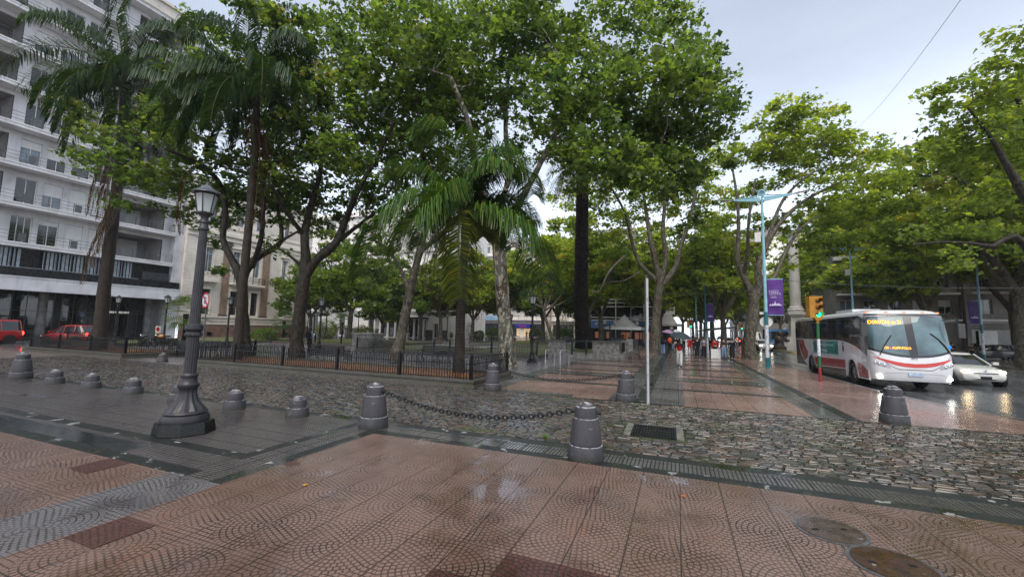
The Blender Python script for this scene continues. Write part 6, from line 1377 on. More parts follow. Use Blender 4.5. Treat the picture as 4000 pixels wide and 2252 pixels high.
# --- row of planes in the near bed
b = zb(1158, 1400, .2); D = depth(b)
hero('plane_tree', 'forked plane tree in the near bed left of the walker with backpack', b,
     [[('b', .50), (1160, 1320, .40), (1176, 1180, .36), (1190, 1080, .36), (1195, 1000, .30), (1190, 920, .24), (1215, 800, .2, 1), (1250, 680, .15, 1), (1260, 520, .12, 0), (1240, 350, .08)],
      [(1190, 1080, .34), (1240, 1010, .27), (1310, 950, .24), (1350, 860, .2), (1400, 740, .16, -1), (1470, 620, .12, -1), (1540, 480, .08, -2)], [(1310, 950, .18), (1400, 880, .12, 2), (1480, 820, .09, 3), (1560, 760, .06, 3)], [(1190, 920, .15), (1120, 830, .12, -1), (1060, 720, .08, -2)], [(1180, 1040, .12), (1120, 990, .08, 1), (1060, 960, .06, 1), (1020, 975, .04, 1)]],
     [(1240, 180, 190, 1), (1300, 420, 190, -1), (1460, 230, 190, -1), (1490, 460, 180, 1), (1120, 330, 170, 2), (1150, 560, 150, 1), (1330, 620, 140, -2), (1480, 660, 120, 0), (1590, 330, 130, 0), (1600, 600, 110, 2), (1080, 700, 100, -1), (1380, 60, 150, 2), (1620, 80, 140, 1), (1540, 760, 80, 3), (1050, 960, 60, 1), (1130, 80, 120, 0), (1400, 560, 130, 3), (1230, 720, 90, 3), (1500, 80, 130, 3), (1000, 60, 110, 2), (1020, 400, 100, 3), (1750, 60, 120, 3), (1720, 260, 120, 3), (1690, 420, 110, 3), (1380, 250, 120, 3), (1600, 200, 120, 2), (1120, 690, 90, 0), (1250, 770, 80, 2), (1400, 760, 80, 2), (1320, 860, 60, 2), (1180, 830, 60, 1), (1020, 640, 110, 2), (1430, 640, 110, 1), (1300, 560, 130, 2), (1180, 760, 110, 3), (1340, 790, 100, 3), (1480, 800, 100, 3), (1420, 900, 70, 3), (1240, 900, 60, 3), (1100, 800, 90, 3)], D, P_deep, M_barkD, dens=1.9, per=38, rs=.62, size=.23, seed=3)
b = zb(955, 1392, .2); D = depth(b)
hero('plane_tree', 'dark V shaped plane tree in the near bed right beside the second palm', b,
     [[('b', .50), (952, 1300, .36), (945, 1180, .33), (945, 1090, .33), (905, 1010, .22), (870, 930, .19), (880, 850, .18), (870, 740, .16), (820, 670, .13, -1), (740, 620, .1, -2), (640, 580, .07, -3)],
      [(945, 1090, .32), (985, 1020, .24), (1050, 980, .19), (1100, 940, .15, 1), (1090, 840, .12, 1), (1060, 740, .1), (1040, 600, .08)], [(985, 1040, .2), (1020, 930, .14, -1), (1030, 780, .12, -1), (1040, 620, .09, -1)], [(1100, 940, .1), (1170, 900, .07, 2), (1230, 870, .05, 2)]],
     [(900, 420, 150, 2), (1010, 560, 130, 1), (860, 620, 120, -1), (720, 480, 130, 0), (640, 600, 110, -1), (540, 640, 100, -1), (430, 560, 100, 0), (330, 600, 80, 0), (380, 460, 90, 1), (480, 760, 60, -1), (640, 760, 70, 0), (980, 720, 90, 1), (1120, 760, 80, 2), (1000, 860, 60, 1), (860, 960, 50, 2), (840, 1060, 40, 1), (560, 430, 110, 1), (300, 500, 60, 0), (1070, 450, 110, 2), (820, 300, 120, 2), (930, 200, 120, 2), (560, 700, 70, -1), (780, 800, 60, 2), (700, 360, 110, 3), (620, 240, 100, 4), (1130, 640, 90, 1), (900, 780, 70, 1), (700, 660, 80, 0), (440, 680, 60, 0), (820, 120, 110, 3), (960, 780, 80, 1), (1080, 850, 60, 1), (760, 860, 60, 1), (860, 870, 60, 1), (620, 500, 120, 2), (760, 200, 120, 4), (1060, 220, 110, 3), (700, 820, 50, 1), (820, 720, 90, 0), (740, 760, 90, 2), (1000, 700, 90, 3), (880, 840, 80, 3), (620, 680, 80, 1)], D, P_deep, M_barkD, dens=1.9, per=36, rs=.58, size=.23, seed=4)
b = zb(1546, 1403, .2); D = depth(b)
hero('plane_tree', 'leaning peeling plane tree in the near bed left of the near palm', b,
     [[('b', .50), (1565, 1320, .34), (1590, 1200, .30), (1615, 1080, .27), (1640, 980, .24), (1670, 880, .19, 1), (1720, 760, .15, 1), (1740, 620, .1, 1)], [(1640, 980, .2), (1720, 920, .15, 1), (1790, 860, .12, 2), (1880, 800, .08, 2)], [(1600, 1140, .16), (1560, 1040, .11, 1), (1500, 960, .08, 2), (1440, 930, .05, 2)]],
     [(1700, 560, 140, 2), (1640, 700, 110, 3), (1780, 680, 110, 3), (1580, 880, 80, 3), (1460, 900, 60, 3), (1680, 400, 130, 2), (1860, 760, 80, 3), (1560, 780, 90, 4), (1740, 840, 90, 5), (1620, 860, 80, 5), (1860, 880, 70, 5), (1500, 960, 50, 4)], D, P_mid[:4], M_bark, dens=1.3, per=34, rs=.58, size=.22, seed=5)
# --- plane trees of the walkway and avenue
b = zb(2558, 1374); D = depth(b)
hero('plane_tree', 'many limbed plane tree left of the umbrella group on the walkway', b,
     [[('b', .72), (2562, 1260, .52), (2572, 1150, .50), (2578, 1100, .46), (2560, 1020, .34), (2540, 930, .27), (2520, 800, .2, 2), (2500, 640, .13, 2)], [(2578, 1110, .42), (2600, 1010, .3), (2590, 900, .24), (2600, 780, .18), (2620, 640, .12)], [(2590, 1110, .40), (2640, 1040, .3), (2660, 960, .25), (2700, 840, .2), (2720, 700, .14)],
      [(2560, 1090, .3), (2500, 1030, .22), (2470, 950, .2), (2440, 830, .16, -1), (2380, 720, .12, -2), (2330, 640, .08, -3)], [(2440, 1000, .16), (2380, 1060, .12, -1), (2340, 1140, .10, -1), (2310, 1130, .07)], [(2500, 1060, .1), (2440, 1095, .07), (2380, 1100, .05)]],
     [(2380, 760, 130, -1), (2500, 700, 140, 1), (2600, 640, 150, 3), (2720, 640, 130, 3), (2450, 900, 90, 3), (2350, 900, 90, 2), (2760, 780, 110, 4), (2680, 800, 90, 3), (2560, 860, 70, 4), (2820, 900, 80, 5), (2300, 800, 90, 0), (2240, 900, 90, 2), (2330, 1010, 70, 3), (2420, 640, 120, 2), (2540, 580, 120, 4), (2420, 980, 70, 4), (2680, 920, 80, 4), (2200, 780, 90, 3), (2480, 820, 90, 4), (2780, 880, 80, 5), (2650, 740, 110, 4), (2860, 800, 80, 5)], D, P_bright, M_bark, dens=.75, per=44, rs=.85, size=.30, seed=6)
b = zb(2930, 1402); D = depth(b)
hero('plane_tree', 'plane tree with mossy foot beside the nearest blue pole', b,
     [[('b', .80), (2925, 1340, .55), (2938, 1250, .50), (2945, 1180, .46), (2930, 1130, .36), (2905, 1080, .28), (2880, 1010, .24), (2885, 900, .18), (2880, 780, .13), (2860, 650, .08)], [(2945, 1180, .44), (2965, 1110, .34), (2960, 1050, .3), (2985, 980, .25), (3040, 880, .2), (3120, 800, .16, 1), (3220, 740, .11, 1), (3330, 690, .07, 2)],
      [(2985, 980, .2), (3010, 900, .16), (3060, 780, .13), (3150, 690, .1, -1), (3250, 640, .06, -1)], [(2965, 1110, .3), (3020, 1090, .2), (3070, 980, .17, 1), (3130, 890, .13, 1), (3200, 840, .08, 1)], [(2905, 1080, .2), (2920, 980, .15, -1), (2925, 860, .12, -2), (2950, 700, .08, -2)]],
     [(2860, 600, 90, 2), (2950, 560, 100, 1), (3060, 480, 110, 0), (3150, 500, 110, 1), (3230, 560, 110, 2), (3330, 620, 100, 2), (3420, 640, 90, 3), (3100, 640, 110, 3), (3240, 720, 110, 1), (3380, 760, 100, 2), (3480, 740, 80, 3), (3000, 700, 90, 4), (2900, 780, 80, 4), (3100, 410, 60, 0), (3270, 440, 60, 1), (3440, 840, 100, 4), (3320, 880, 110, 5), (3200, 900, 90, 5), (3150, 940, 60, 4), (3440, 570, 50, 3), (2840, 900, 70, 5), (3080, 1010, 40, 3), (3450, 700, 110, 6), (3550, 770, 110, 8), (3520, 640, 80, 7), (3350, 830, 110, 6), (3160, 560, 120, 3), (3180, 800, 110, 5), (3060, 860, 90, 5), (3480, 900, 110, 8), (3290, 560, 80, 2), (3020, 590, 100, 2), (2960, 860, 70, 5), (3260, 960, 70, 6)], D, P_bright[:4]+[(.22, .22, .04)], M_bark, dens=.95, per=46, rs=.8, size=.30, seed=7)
b = (24.5, 27.0, 0); D = 17.5
hero('plane_tree', 'big plane tree reaching in from the right edge with a long low branch', b,
     [[('b', .6), (4170, 1280, .45), (4160, 1150, .42), (4130, 1060, .36), (4040, 990, .26), (3960, 920, .15), (3880, 960, .10), (3800, 950, .08), (3680, 945, .055), (3560, 955, .03)], [(4130, 1060, .34), (4090, 900, .26), (4000, 760, .2), (3930, 640, .14), (3860, 520, .09), (3780, 420, .05)], [(4090, 900, .2), (4080, 700, .16), (4020, 500, .12), (3960, 350, .08)]],
     [(3960, 260, 110), (3860, 300, 90), (3760, 360, 90), (3680, 400, 70), (3640, 350, 40), (3720, 480, 80), (3820, 460, 100), (3940, 440, 120), (3780, 590, 90, 1), (3900, 620, 110, 1), (3640, 560, 60), (3700, 650, 70, 2), (3840, 760, 100, 2), (3980, 760, 110, 3), (3720, 780, 80, 4), (3900, 900, 90, 3), (3980, 990, 80, 2), (4060, 300, 150, 1), (4060, 560, 150, 1), (3950, 200, 60), (3600, 900, 50, .5), (3700, 1000, 50, .5), (3820, 1010, 60, .5), (3620, 700, 60, 4), (3760, 900, 80, 5), (3900, 180, 60), (3980, 120, 60), (3850, 400, 80, 1), (3760, 520, 90, 1), (3960, 560, 100, 2), (3560, 640, 60, 5), (3700, 560, 70, 1)], D, P_mid[1:4]+[(.15, .2, .035)], M_barkD, dens=2.6, per=34, rs=.55, size=.2, seed=8)
# --- shared background planes
def generic(seed, pal, H=15.0, label='', loc=(0, 0, 0), name='plane_tree', group='background plane trees', dens=.42, per=50, size=.38):
    rng = np.random.default_rng(seed); t = thing(name, label, 'tree', loc, 0, group); f = H*.27; limbs = []; base = [(Vector((0, 0, -.02)), .5), (Vector((.05, 0, f*.4)), .37), (Vector((.0, .1, f)), .35)]; limbs.append(base)
    for k in range(5):
        a = k*1.256+rng.normal(0, .3); r1 = rng.uniform(.9, 1.6); r2 = rng.uniform(2.4, 4.5); limbs.append([(Vector((0, .1, f*.93)), .27), (Vector((r1*cos(a), r1*sin(a), f+H*.12)), .19), (Vector((r2*.7*cos(a+.2), r2*.7*sin(a+.2), f+H*.3)), .13), (Vector((r2*1.2*cos(a), r2*1.2*sin(a), H*.82)), .05)])
    blobs = []
    for k in range(30):
        a = rng.uniform(0, 6.28); r = 5.6*sqrt(rng.random()); z = rng.uniform(H*.46, H*1.02)*(1-.025*r); blobs.append((np.array([r*cos(a), r*sin(a), z]), rng.uniform(1.3, 2.3)))
    subs = fillsubs(blobs, rng, dens*6.5, .7); grow(t, limbs, subs, rng, M_bark, twig=.22); C, h = clusterleaves(subs, rng, per*1.05, .85); leaves('crown', C, size, pal, t, rng=rng, hue=h); print('gen', len(C)); return t
def tz(px, py): p = G(px, py); p = p*min(1, 57/p.y); return (p.x, p.y, 0)
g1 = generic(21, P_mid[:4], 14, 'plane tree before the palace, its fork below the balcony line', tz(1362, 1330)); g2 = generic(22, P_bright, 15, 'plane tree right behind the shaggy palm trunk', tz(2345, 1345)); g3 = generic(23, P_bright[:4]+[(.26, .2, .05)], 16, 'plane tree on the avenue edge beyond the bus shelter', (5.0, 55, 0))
k = 0
spots = [(g1, tz(1490, 1320), .62, 'small open plane tree in front of the palace columns'), (g1, tz(1640, 1325), .95, 'plane tree seen right of the leaning trunk'), (g1, tz(1720, 1330), .9, 'pale trunked plane tree just left of the near palm trunk'), 
         (g2, tz(1845, 1330), .85, 'thin plane tree between the near palm and the mottled trunk'), (g2, tz(1955, 1320), .95, 'plane tree behind the mottled trunk'), (g1, tz(2120, 1322), .9, 'plane tree behind the park lamp near the dracaena'), (g2, (-17, 62, 0), 1.0, 'plane tree at the back of the square'), (g2, (-27, 64, 0), 1.0, 'plane tree at the back corner of the square by the palace'),
         (g2, (-10.5, 52, 0), 1.0, 'plane tree behind the masonry planter'), (g3, (-2.4, 60, 0), 1.0, 'plane tree behind the umbrella group, second in the walkway row'), (g3, (-2.6, 74, 0), 1.05, 'third plane tree in the walkway row'), (g2, (4.8, 68, 0), 1.05, 'second plane tree on the avenue edge'), (g3, (4.7, 82, 0), 1.05, 'third plane tree on the avenue edge'), (g2, (4.6, 98, 0), 1.1, 'fourth plane tree on the avenue edge'), (g3, (4.5, 116, 0), 1.15, 'fifth plane tree on the avenue edge'), (g2, (4.4, 138, 0), 1.2, 'farthest plane tree on the left avenue edge'),
         (g3, (24.5, 44, 0), 1.32, 'plane tree behind the white car'), (g2, (24.3, 57, 0), 1.28, 'plane tree behind the coach roof'), (g3, (24.0, 70, 0), 1.32, 'plane tree right of the marble column'), (g2, (24.0, 86, 0), 1.34, 'plane tree behind the marble column'), (g3, (23.8, 102, 0), 1.1, 'plane tree by the blue bus'), (g2, (23.6, 120, 0), 1.15, 'plane tree left of the marble column top'), (g3, (33, 50, 0), 1.34, 'plane tree at the far right edge'), (g2, (30.5, 38, 0), 1.28, 'plane tree behind the overhanging low branch'), (g2, (33.5, 61, 0), 1.34, 'plane tree before the far right shops'), (g3, (31, 78, 0), 1.34, 'back row plane tree above the coach'),
         (g2, (15.2, 132, 0), 1.1, 'plane tree on the avenue median far away'), (g3, (22.8, 142, 0), 1.2, 'farthest plane tree on the right avenue side'), (g2, (-6, 96, 0), 1.2, 'plane tree beyond the kiosk at the walkway end'), (g3, (-1.5, 110, 0), 1.2, 'plane tree far down the walkway'), (g2, (1.5, 132, 0), 1.3, 'plane tree closing the walkway view'), (g3, (9.5, 175, 0), 1.3, 'plane tree closing the avenue view, left of two'), (g2, (17, 178, 0), 1.3, 'plane tree closing the avenue view, right of two'), (g3, (-13.5, 66, 0), 1.25, 'tall pale plane tree behind the white pavilion corner'), (g1, (-48, 44, 0), .8, 'plane tree at the corner between cream house and palace')]
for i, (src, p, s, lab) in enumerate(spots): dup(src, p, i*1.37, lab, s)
# --- feather palms
def frond(P0, az, el, L, droop, rng, out, nl=64, ll=.62, hang=.75, wd=.022, curl=0.0):
    d = np.array([cos(az)*cos(el), sin(az)*cos(el), sin(el)]); pts = [np.array(P0, float)]; n = 16
    for k in range(n):
        pts.append(pts[-1]+d*(L/n)); d = d+np.array([0, 0, -droop/n*(1+k*.06)]); d = d/np.linalg.norm(d)
    FR(np.array(pts), rng, out, nl, ll, hang, wd)
def FR(pts, rng, out, nl, ll, hang, wd):
    n = 16; out['rach'].append(pts)
    for k in range(nl):
        u = .12+.88*k/nl; x = u*n; i = min(int(x), n-1); p = pts[i]+(pts[i+1]-pts[i])*(x-i); t = pts[i+1]-pts[i]; t /= np.linalg.norm(t); s0 = np.cross(t, [0, 0, 1]); s0 = np.array([cos(AR), sin(AR), 0]) if abs(t[2]) > .8 else s0/(np.linalg.norm(s0)+1e-6)
        l = ll*(.45+.9*sin(pi*min(1, u*.93+.07))**.7)*rng.uniform(.8, 1.15)
        for s in (-1, 1):
            upv = np.cross(s0, t); v = s0*s*(1.0)+t*rng.uniform(.35, .75)+upv*rng.uniform(-.25, .55); v /= np.linalg.norm(v); m_ = p+v*l*.45; e = m_+(v*(1-hang)+np.array([0, 0, -hang]))*l*.6; w = np.cross(v, [0.1, .2, 1.0]); w = w/np.linalg.norm(w)*wd*rng.uniform(.7, 1.2)
            out['V'] += [p-w*.5, p+w*.5, m_+w, m_-w, e+w*.3, e-w*.3]; out['c'].append(rng.random())
def frond_px(P, D, B, rng, out, nl=110, ll=.9, hang=.6, wd=.026):
    """frond whose midrib passes through the given photo pixels (x, y, depth offset)"""
    Q = [np.array(atD(q[0], q[1], D+(q[2] if len(q) > 2 else 0)))-B for q in P]; seg = [0]
    for a, b in zip(Q[:-1], Q[1:]): seg.append(seg[-1]+np.linalg.norm(b-a))
    def cr(u):
        x = u*seg[-1]; i = max(j for j in range(len(Q)-1) if seg[j] <= x+1e-9); f = (x-seg[i])/(seg[i+1]-seg[i]+1e-9); p0 = Q[max(i-1, 0)]; p1 = Q[i]; p2 = Q[i+1]; p3 = Q[min(i+2, len(Q)-1)]
        return .5*((2*p1)+(p2-p0)*f+(2*p0-5*p1+4*p2-p3)*f*f+(3*p1-p0-3*p2+p3)*f**3)
    pts = np.array([cr(k/16) for k in range(17)]); FR(pts, rng, out, nl, ll, hang, wd)
def palm_mesh(root, out, pal, mat=None, name='crown', rr=.022, rc=(.06, .08, .02)):
    V = np.array(out['V']).reshape(-1, 6, 3); n = len(V); F = np.array([0, 1, 2, 3, 3, 2, 4, 5])[None, :]+np.arange(n)[:, None]*6; pal = np.array(pal); w = np.array(out['c'])*(len(pal)-1); i = w.astype(int); f = (w-i)[:, None]; c = pal[i]*(1-f)+pal[np.minimum(i+1, len(pal)-1)]*f
    VV = [V.reshape(-1, 3)]; FF = [F.ravel()]; CC = [np.repeat(c, 6, axis=0)]; o = n*6
    for pts in out['rach']:
        k = len(pts); q = []
        for j, p in enumerate(pts):
            t = pts[min(j+1, k-1)]-pts[max(j-1, 0)]; s = np.cross(t, [0.01, 0, 1]); s /= np.linalg.norm(s)+1e-9; u = np.cross(s, t); u /= np.linalg.norm(u); r = rr*(1.6-1.3*j/k); q += [p+s*r, p+u*r, p-s*r, p-u*r]
        VV.append(np.array(q)); CC.append(np.tile(np.array(rc), (len(q), 1))); fs = []
        for j in range(k-1):
            for a in range(4): b_ = (a+1) % 4; fs += [o+j*4+a, o+j*4+b_, o+(j+1)*4+b_, o+(j+1)*4+a]
        FF.append(np.array(fs)); o += len(q)
    return npmesh(name, np.concatenate(VV), np.concatenate(FF), 4, mat or M_palm, root, np.concatenate(CC))
P_pg = [(.014, .048, .012), (.026, .078, .015), (.05, .12, .02), (.09, .165, .028), (.15, .19, .032)]; P_pd = [(.010, .028, .010), (.02, .048, .016), (.035, .072, .022), (.06, .10, .03)]; P_py = [(.10, .14, .02), (.2, .2, .03), (.30, .24, .05)]; P_dead = [(.05, .026, .014), (.10, .052, .026), (.17, .10, .05)]
def palm(name, label, base, path, nfr, L, pal, seed, spec=None, r0=.2, dead=None, bark=None, droop=(1.2, 2.0), ll=.62, nl=62, hang=.75, trunk_r=None, elr=(.0, 1.35), wd=.022, px=None, dpx=None, D=None, path_top=None):
    rng = np.random.default_rng(seed); t = thing(name, label, 'palm tree', base, 0); B = np.array(base); P = [np.array(p)-B for p in path]; mb = MB(); Q = [P[0]]
    for a, b_ in zip(P[:-1], P[1:]):
        for k in range(1, 9): Q.append(a+(b_-a)*k/8)
    n = len(Q); tr = trunk_r or (lambda u: r0*(1.25-.45*u+.25*max(0, 1-u*9))); mb.tube([tuple(q) for q in Q], [tr(i/(n-1))*(1+.04*sin(i*2.1)) for i in range(n)], 16); mb.build('trunk', bark or M_pbark, t)
    top = Q[-1]; out = dict(V=[], c=[], rach=[])
    for k in range(nfr):
        az = k*2.39996+rng.normal(0, .15); el = elr[1]-(elr[1]-elr[0])*((k+.5)/nfr)**.9; frond(top+np.array([0, 0, .1+.25*el]), az, el, L*rng.uniform(.85, 1.1), rng.uniform(*droop)*(1.0+.35*(1-abs(el)/1.4)), rng, out, nl=nl, ll=ll, hang=hang, wd=wd)
    if spec:
        for az, el, l, dr in spec: frond(top, az, el, l, dr, rng, out, nl=nl+20, ll=ll*1.1, hang=hang, wd=wd)
    for q in (px or []): frond_px([tuple([path_top[0], path_top[1]])]+q, D, B, rng, out, nl=nl+10, ll=ll*1.1, hang=hang, wd=wd)
    palm_mesh(t, out, pal)
    if dead or dpx:
        out = dict(V=[], c=[], rach=[])
        for q in (dpx or []): frond_px(q, D, B, rng, out, nl=60, ll=.38, hang=.95, wd=.018)
        for az, el, l, dr, off in (dead or []): frond(top-np.array([0, 0, off]), az, el, l, dr, rng, out, nl=50, ll=.4, hang=.9, wd=.022)
        palm_mesh(t, out, P_dead, name='dead_frond', rc=(.12, .07, .04))
    return t
# towards the camera is about azimuth -65 deg; image right is azimuth +21 deg
AR = radians(22); AC = AR-pi/2
b = zb(1793, 1452, .2); D = depth(b)
pc = palm('feather_palm', 'bright green feather palm in the near bed corner with yellow drooping frond', b, [b, atD(1800, 1200, D), atD(1815, 960, D), atD(1816, 820, D)], 4, 3.2, P_pg, 31, r0=.17, droop=(1.2, 1.8), ll=1.15, nl=250, hang=.62, wd=.020, elr=(.3, 1.3), D=D, path_top=(1816, 815),
          px=[[(1799, 650, 0.2), (1761, 529, 0.4), (1662, 496, 0.6), (1618, 551, 0.6)], [(1739, 737, 0.3), (1651, 671, 0.6), (1563, 661, 1), (1509, 726, 1)], [(1706, 765, -0.5), (1596, 770, -1), (1514, 836, -1.4), (1454, 935, -1.6), (1404, 1078, -1.7)], [(1876, 677, 0.2), (1948, 611, 0.3), (2035, 644, 0.3), (2085, 759, 0.3)], [(1926, 831, -0.6), (2024, 869, -1.1), (2096, 957, -1.4), (2151, 1111, -1.6)], [(1772, 759, -0.6), (1662, 814, -1.6), (1596, 891, -2.2), (1563, 979, -2.4)], [(1898, 792, 0.8), (2003, 792, 1.2), (2090, 869, 1.4)], [(1739, 792, 0.8), (1673, 847, 1.3), (1640, 957, 1.5)], [(1849, 693, 0.9), (1860, 573, 1.2), (1915, 507, 1.4)]], dpx=[[(1843, 847, 0.5), (1862, 979, 0.6), (1869, 1111, 0.6), (1871, 1248, 0.6)], [(1783, 847, 0.5), (1728, 935, 0.8), (1695, 1045, 0.9), (1706, 1198, 0.9)], [(1772, 836, 0.8), (1706, 913, 1.2), (1668, 1023, 1.4), (1662, 1133, 1.4)]])
out = dict(V=[], c=[], rach=[]); rg = np.random.default_rng(5)
for q in [[(1807, 809, -0.5), (1796, 838, -1.2), (1792, 957, -1.8), (1801, 1165, -2.1)], [(1838, 809, 0.3), (1862, 779, 0.4), (1884, 836, 0.4), (1886, 924, 0.4)]]: frond_px(q, D, np.array(b), rg, out, nl=240, ll=.85, hang=.42, wd=.042)
palm_mesh(pc, out, [(.05, .11, .02), (.10, .17, .03), (.20, .24, .04), (.34, .31, .06)], name='yellow_frond')
b = (-32.6, 14.3, .2); D = depth(b)
palm('feather_palm', 'tall left palm with brown dead skirt in front of the apartment block', b, [b, atD(408, 1120, D), atD(440, 870, D), atD(470, 640, D), atD(485, 430, D), atD(487, 345, D)], 16, 5.6, P_pd, 32, r0=.27, D=D, path_top=(487, 335), px=[[(362, 220), (220, 181), (66, 192), (-22, 285)], [(373, 187, 1), (241, 88, 1.5), (99, 22, 2)], [(472, 176), (456, 66), (505, -33)], [(549, 176), (648, 104), (757, 132)], [(593, 209, -1), (746, 236, -2), (867, 318, -2.5), (922, 395, -3)], [(571, 285, -1.5), (703, 329, -2.5), (790, 439, -3)], [(417, 318, -1), (307, 318, -2), (209, 395, -2.5)], [(373, 263, 1), (198, 263, 2), (77, 351, 2)]], dpx=[[(488, 648, -0.3), (461, 724, -0.4), (423, 834, -0.5), (384, 988, -0.5)], [(483, 703, -0.4), (439, 790, -0.5), (384, 911, -0.5), (329, 1054, -0.5)], [(483, 615, 0.2), (450, 746, 0.2), (406, 878, 0.2), (362, 1043, 0.1)], [(472, 757, -0.5), (428, 856, -0.6), (362, 966, -0.6), (318, 1109, -0.6)]], dead=[(AR+pi+.1, -.8, 3.6, 3.0, 2.4), (AC+.4, -.9, 3.8, 3.0, 2.6), (AR+pi-.6, -1.0, 4.4, 2.0, 3.2), (AR+2.0, -.9, 4.0, 2.0, 3.0), (AC-.5, -1.1, 4.6, 2.0, 3.6), (AC+.1, -1.15, 4.2, 2.0, 4.2)], droop=(1.2, 2.2), ll=.95, nl=120, elr=(-.25, 1.3), wd=.03)
b = zb(925, 1394, .2); b = (b[0]*.93, b[1]*.93, .2); D = depth(b)
palm('feather_palm', 'second palm, slender, leaning right beside the V shaped plane', b, [b, atD(945, 1150, D), atD(975, 850, D), atD(1000, 560, D), atD(1002, 420, D), atD(1000, 350, D)], 14, 4.6, P_pd, 33, r0=.165, D=D, path_top=(1000, 350), px=[[(966, 220), (971, 88), (955, -22)], [(911, 263), (834, 198), (757, 121), (703, 154)], [(889, 329), (768, 351), (648, 384), (571, 494)], [(1065, 231), (1153, 165), (1218, 241), (1218, 362)], [(1043, 307, -1), (1131, 285, -1.5), (1186, 362, -2)], [(944, 351, -1), (856, 417, -2), (812, 494, -2)], [(1054, 132, 1), (1109, 44, 1), (1164, 33, 1)], [(878, 231, 1), (790, 241, 1.5), (703, 318, 2)]], dpx=[[(993, 439, -0.2), (1015, 571, -0.3), (1004, 724, -0.3), (993, 878, -0.3)], [(757, 648, 1), (724, 714, 1), (705, 812, 1), (708, 911, 1)], [(1032, 549, 0.3), (1037, 703, 0.3), (1021, 867, 0.3)]], dead=[(AR+.3, -.9, 3.2, 2.6, 1.2), (AC+.4, -1.0, 2.6, 2.6, 1.0)], spec=[(AR+pi, .3, 4.8, 1.9), (AR+pi+.4, .1, 4.8, 1.8), (AR+pi-.4, -.1, 4.6, 1.6)], droop=(1.2, 2.2), ll=.9, nl=110, elr=(-.2, 1.3), wd=.026)
b = (-6.6, 31.6, .4); D = depth(b)
palm('date_palm', 'dark shaggy date palm rising from the stone planter', b, [b, atD(2268, 1200, D), atD(2272, 950, D), atD(2275, 750, D), atD(2272, 640, D)], 30, 4.2, P_pd, 34, bark=M_shag, trunk_r=lambda u: .46*(1.25-.30*u+.3*max(0, 1-u*7)+.10*(u > .92)), droop=(.9, 1.6), ll=.42, nl=60, hang=.3, elr=(-.4, 1.2), dead=[(AR+pi+.2, -.1, 4.0, 2.4, .2), (AR+pi-.3, .0, 3.8, 2.6, .2), (AC, -.5, 3.2, 2.5, .3), (AR+pi, -.6, 3.4, 2.4, .4)])
# --- fan palms
def fan_palm(label, base, h, r, seed, pal=P_pd):
    rng = np.random.default_rng(seed); t = thing('fan_palm', label, 'palm tree', base, 0, 'small fan palms'); mb = MB(); mb.tube([(0, 0, 0), (.05, 0, h*.5), (0, 0, h)], [.17, .14, .2], 10); mb.build('trunk', M_shag, t); V = []; F = []; Cc = []; mb2 = MB()
    for k in range(34):
        az = k*2.4; el = 1.3-2.2*(k/34); d = np.array([cos(az)*cos(el), sin(az)*cos(el), sin(el)]); c = np.array([0, 0, h])+d*r*.55; s = np.cross(d, [0, 0, 1.01]); s /= np.linalg.norm(s)+1e-6; u = np.cross(s, d)
        for j in range(15):
            a = (j/14-.5)*2.9; v = d*cos(a)+s*sin(a); e = c+v*r*.5*rng.uniform(.85, 1.1)+np.array([0, 0, -.12*r]); w = np.cross(v, u); w = w/np.linalg.norm(w)*.028; mid = c+v*r*.28; o = len(V); V += [c, mid+w, e, mid-w]; F += [o, o+1, o+2, o+3]; Cc += [np.array(pal[rng.integers(0, 4)])]*4
    npmesh('crown', np.array(V), F, 4, M_palm, t, np.array(Cc)); return t
fan_palm('small fan palm at the corner of the cream house left of the walker', tz(1105, 1325), 2.3, 1.7, 1, P_pg); fan_palm('fan palm under the canopy end beside the lamp post', tz(715, 1350), 2.6, 1.9, 2, P_pg[1:]+[(.09, .14, .06)]); fan_palm('fan palm before the palace ground floor', tz(1335, 1315), 2.4, 2.0, 3, P_pg)
# --- dracaena
def dracaena():
    b = tz(2170, 1352); D = depth(b); B = Vector(b); t = thing('dracaena', 'leaning dragon tree with sword leaf rosettes on the green lawn', 'tree', b); W3 = lambda x, y, d=0: atD(x, y, D+d)-B; mb = MB(); R = []
    mb.tube([(0, 0, 0), W3(2150, 1300), W3(2130, 1240), W3(2122, 1200)], [.34, .2, .16, .15], 12)
    for pts in ([(2122, 1205), (2100, 1165), (2070, 1140)], [(2122, 1205), (2110, 1150), (2105, 1110)], [(2125, 1210), (2150, 1165), (2165, 1120)], [(2125, 1215), (2165, 1185), (2200, 1140)], [(2122, 1200), (2080, 1185), (2045, 1150)], [(2124, 1205), (2140, 1150, 1), (2150, 1090, 1)], [(2124, 1210), (2180, 1190, -1), (2225, 1165, -1)]):
        mb.tube([W3(*p) for p in pts], [.12, .09, .06], 8); R.append(W3(*pts[-1])); R.append(W3(*pts[-1])+Vector((random.uniform(-.6, .6), random.uniform(-.8, .8), random.uniform(-.2, .4))))
    mb.build('trunk', M_bark, t); V = []; F = []; Cc = []; rng = np.random.default_rng(3)
    for c in R:
        for k in range(60):
            v = rng.normal(0, 1, 3); v[2] += .25; v /= np.linalg.norm(v); l = rng.uniform(.5, .8); w = np.cross(v, [.1, .3, 1]); w = w/np.linalg.norm(w)*.03; o = len(V); c0 = np.array(c); V += [c0+w, c0+v*l+np.array([0, 0, -.12]), c0-w, c0+v*l*.4]; F += [o, o+3, o+1, o+2] if False else [o, o+1, o+2, o+3]; Cc += [np.array([(.02, .05, .02), (.035, .07, .03), (.05, .09, .045)][rng.integers(0, 3)])]*4
    npmesh('crown', np.array(V), F, 4, M_palm, t, np.array(Cc)); return t
dracaena()
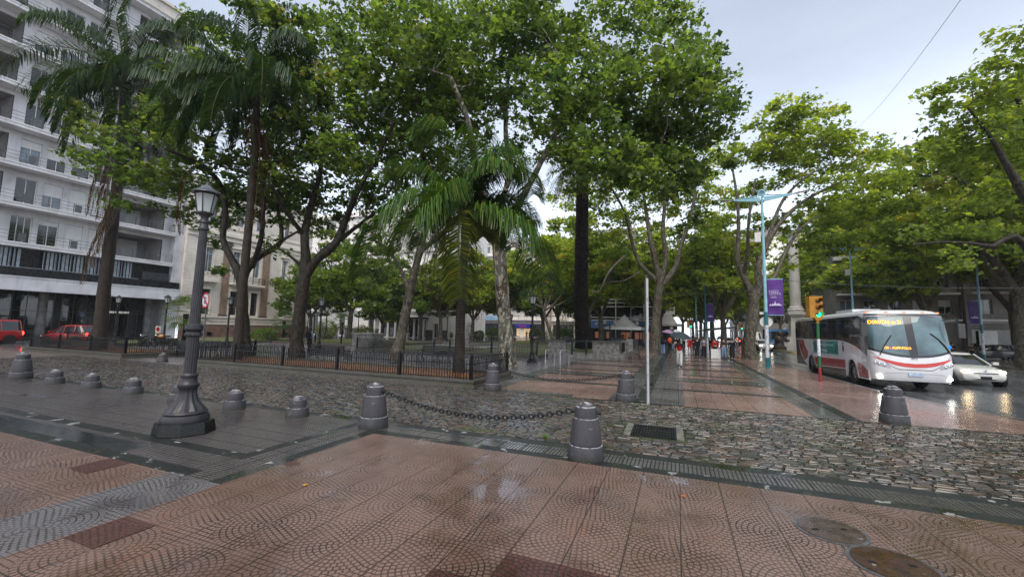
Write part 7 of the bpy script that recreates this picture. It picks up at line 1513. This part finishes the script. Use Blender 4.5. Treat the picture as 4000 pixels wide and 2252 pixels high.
# --- bushes and hedges
def bush(label, c, r, pal, seed, n=2600, size=.13, sc=(1, 1, .8), name='bush', group='shrubs'):
    rng = np.random.default_rng(seed); t = thing(name, label, 'shrub', c, 0, group); v = rng.normal(0, 1, (n, 3)); v /= np.linalg.norm(v, axis=1)[:, None]; v *= (rng.uniform(.72, 1.03, n)*r)[:, None]*np.array(sc); v *= (1+.15*np.sin(v[:, :1]*4/r+seed)); v[:, 2] = np.abs(v[:, 2]+r*sc[2]*.8); leaves('foliage', v, size, pal, t, rng=rng, up=.4)
    mb = MB()
    for k in range(6): a = k*1.05; mb.tube([(0, 0, 0), (.3*r*cos(a), .3*r*sin(a), r*.5), (.55*r*cos(a+.3), .55*r*sin(a+.3), r*sc[2]*1.3)], [.04, .03, .015], 5)
    mb.build('stem', M_barkD, t); return t
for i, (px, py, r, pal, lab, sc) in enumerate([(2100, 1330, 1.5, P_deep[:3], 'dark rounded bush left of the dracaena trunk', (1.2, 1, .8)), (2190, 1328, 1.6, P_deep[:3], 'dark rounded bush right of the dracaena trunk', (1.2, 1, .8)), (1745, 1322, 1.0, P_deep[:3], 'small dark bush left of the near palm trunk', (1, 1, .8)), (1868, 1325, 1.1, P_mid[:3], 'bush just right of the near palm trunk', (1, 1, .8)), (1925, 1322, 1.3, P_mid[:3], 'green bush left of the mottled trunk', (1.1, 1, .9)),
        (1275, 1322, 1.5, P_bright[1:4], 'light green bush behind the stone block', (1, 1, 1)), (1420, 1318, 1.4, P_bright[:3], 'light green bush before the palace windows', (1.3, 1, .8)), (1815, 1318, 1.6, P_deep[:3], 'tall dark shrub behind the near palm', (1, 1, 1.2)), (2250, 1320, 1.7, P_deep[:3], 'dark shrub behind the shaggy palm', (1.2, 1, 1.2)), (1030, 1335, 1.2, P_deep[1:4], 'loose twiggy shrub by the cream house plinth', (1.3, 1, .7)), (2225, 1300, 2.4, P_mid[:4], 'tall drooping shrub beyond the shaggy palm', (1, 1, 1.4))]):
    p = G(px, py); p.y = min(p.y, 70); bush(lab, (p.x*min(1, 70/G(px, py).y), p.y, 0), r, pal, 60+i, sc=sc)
# ================================================================ rain haze
m = bpy.data.materials.new('rain_haze'); m.use_nodes = True; nt = m.node_tree; nt.nodes.clear(); o = nt.nodes.new('ShaderNodeOutputMaterial'); v = nt.nodes.new('ShaderNodeVolumePrincipled')
v.inputs['Color'].default_value = (.86, .89, .95, 1); v.inputs['Density'].default_value = .0003; v.inputs['Anisotropy'].default_value = .2; nt.links.new(v.outputs[0], o.inputs['Volume'])
mb = MB(); mb.bx(-160, 160, -60, 330, -1.2, 50); S(mb.build('haze', m), 'stuff')
cy.volume_bounces = 1; cy.volume_step_rate = 4
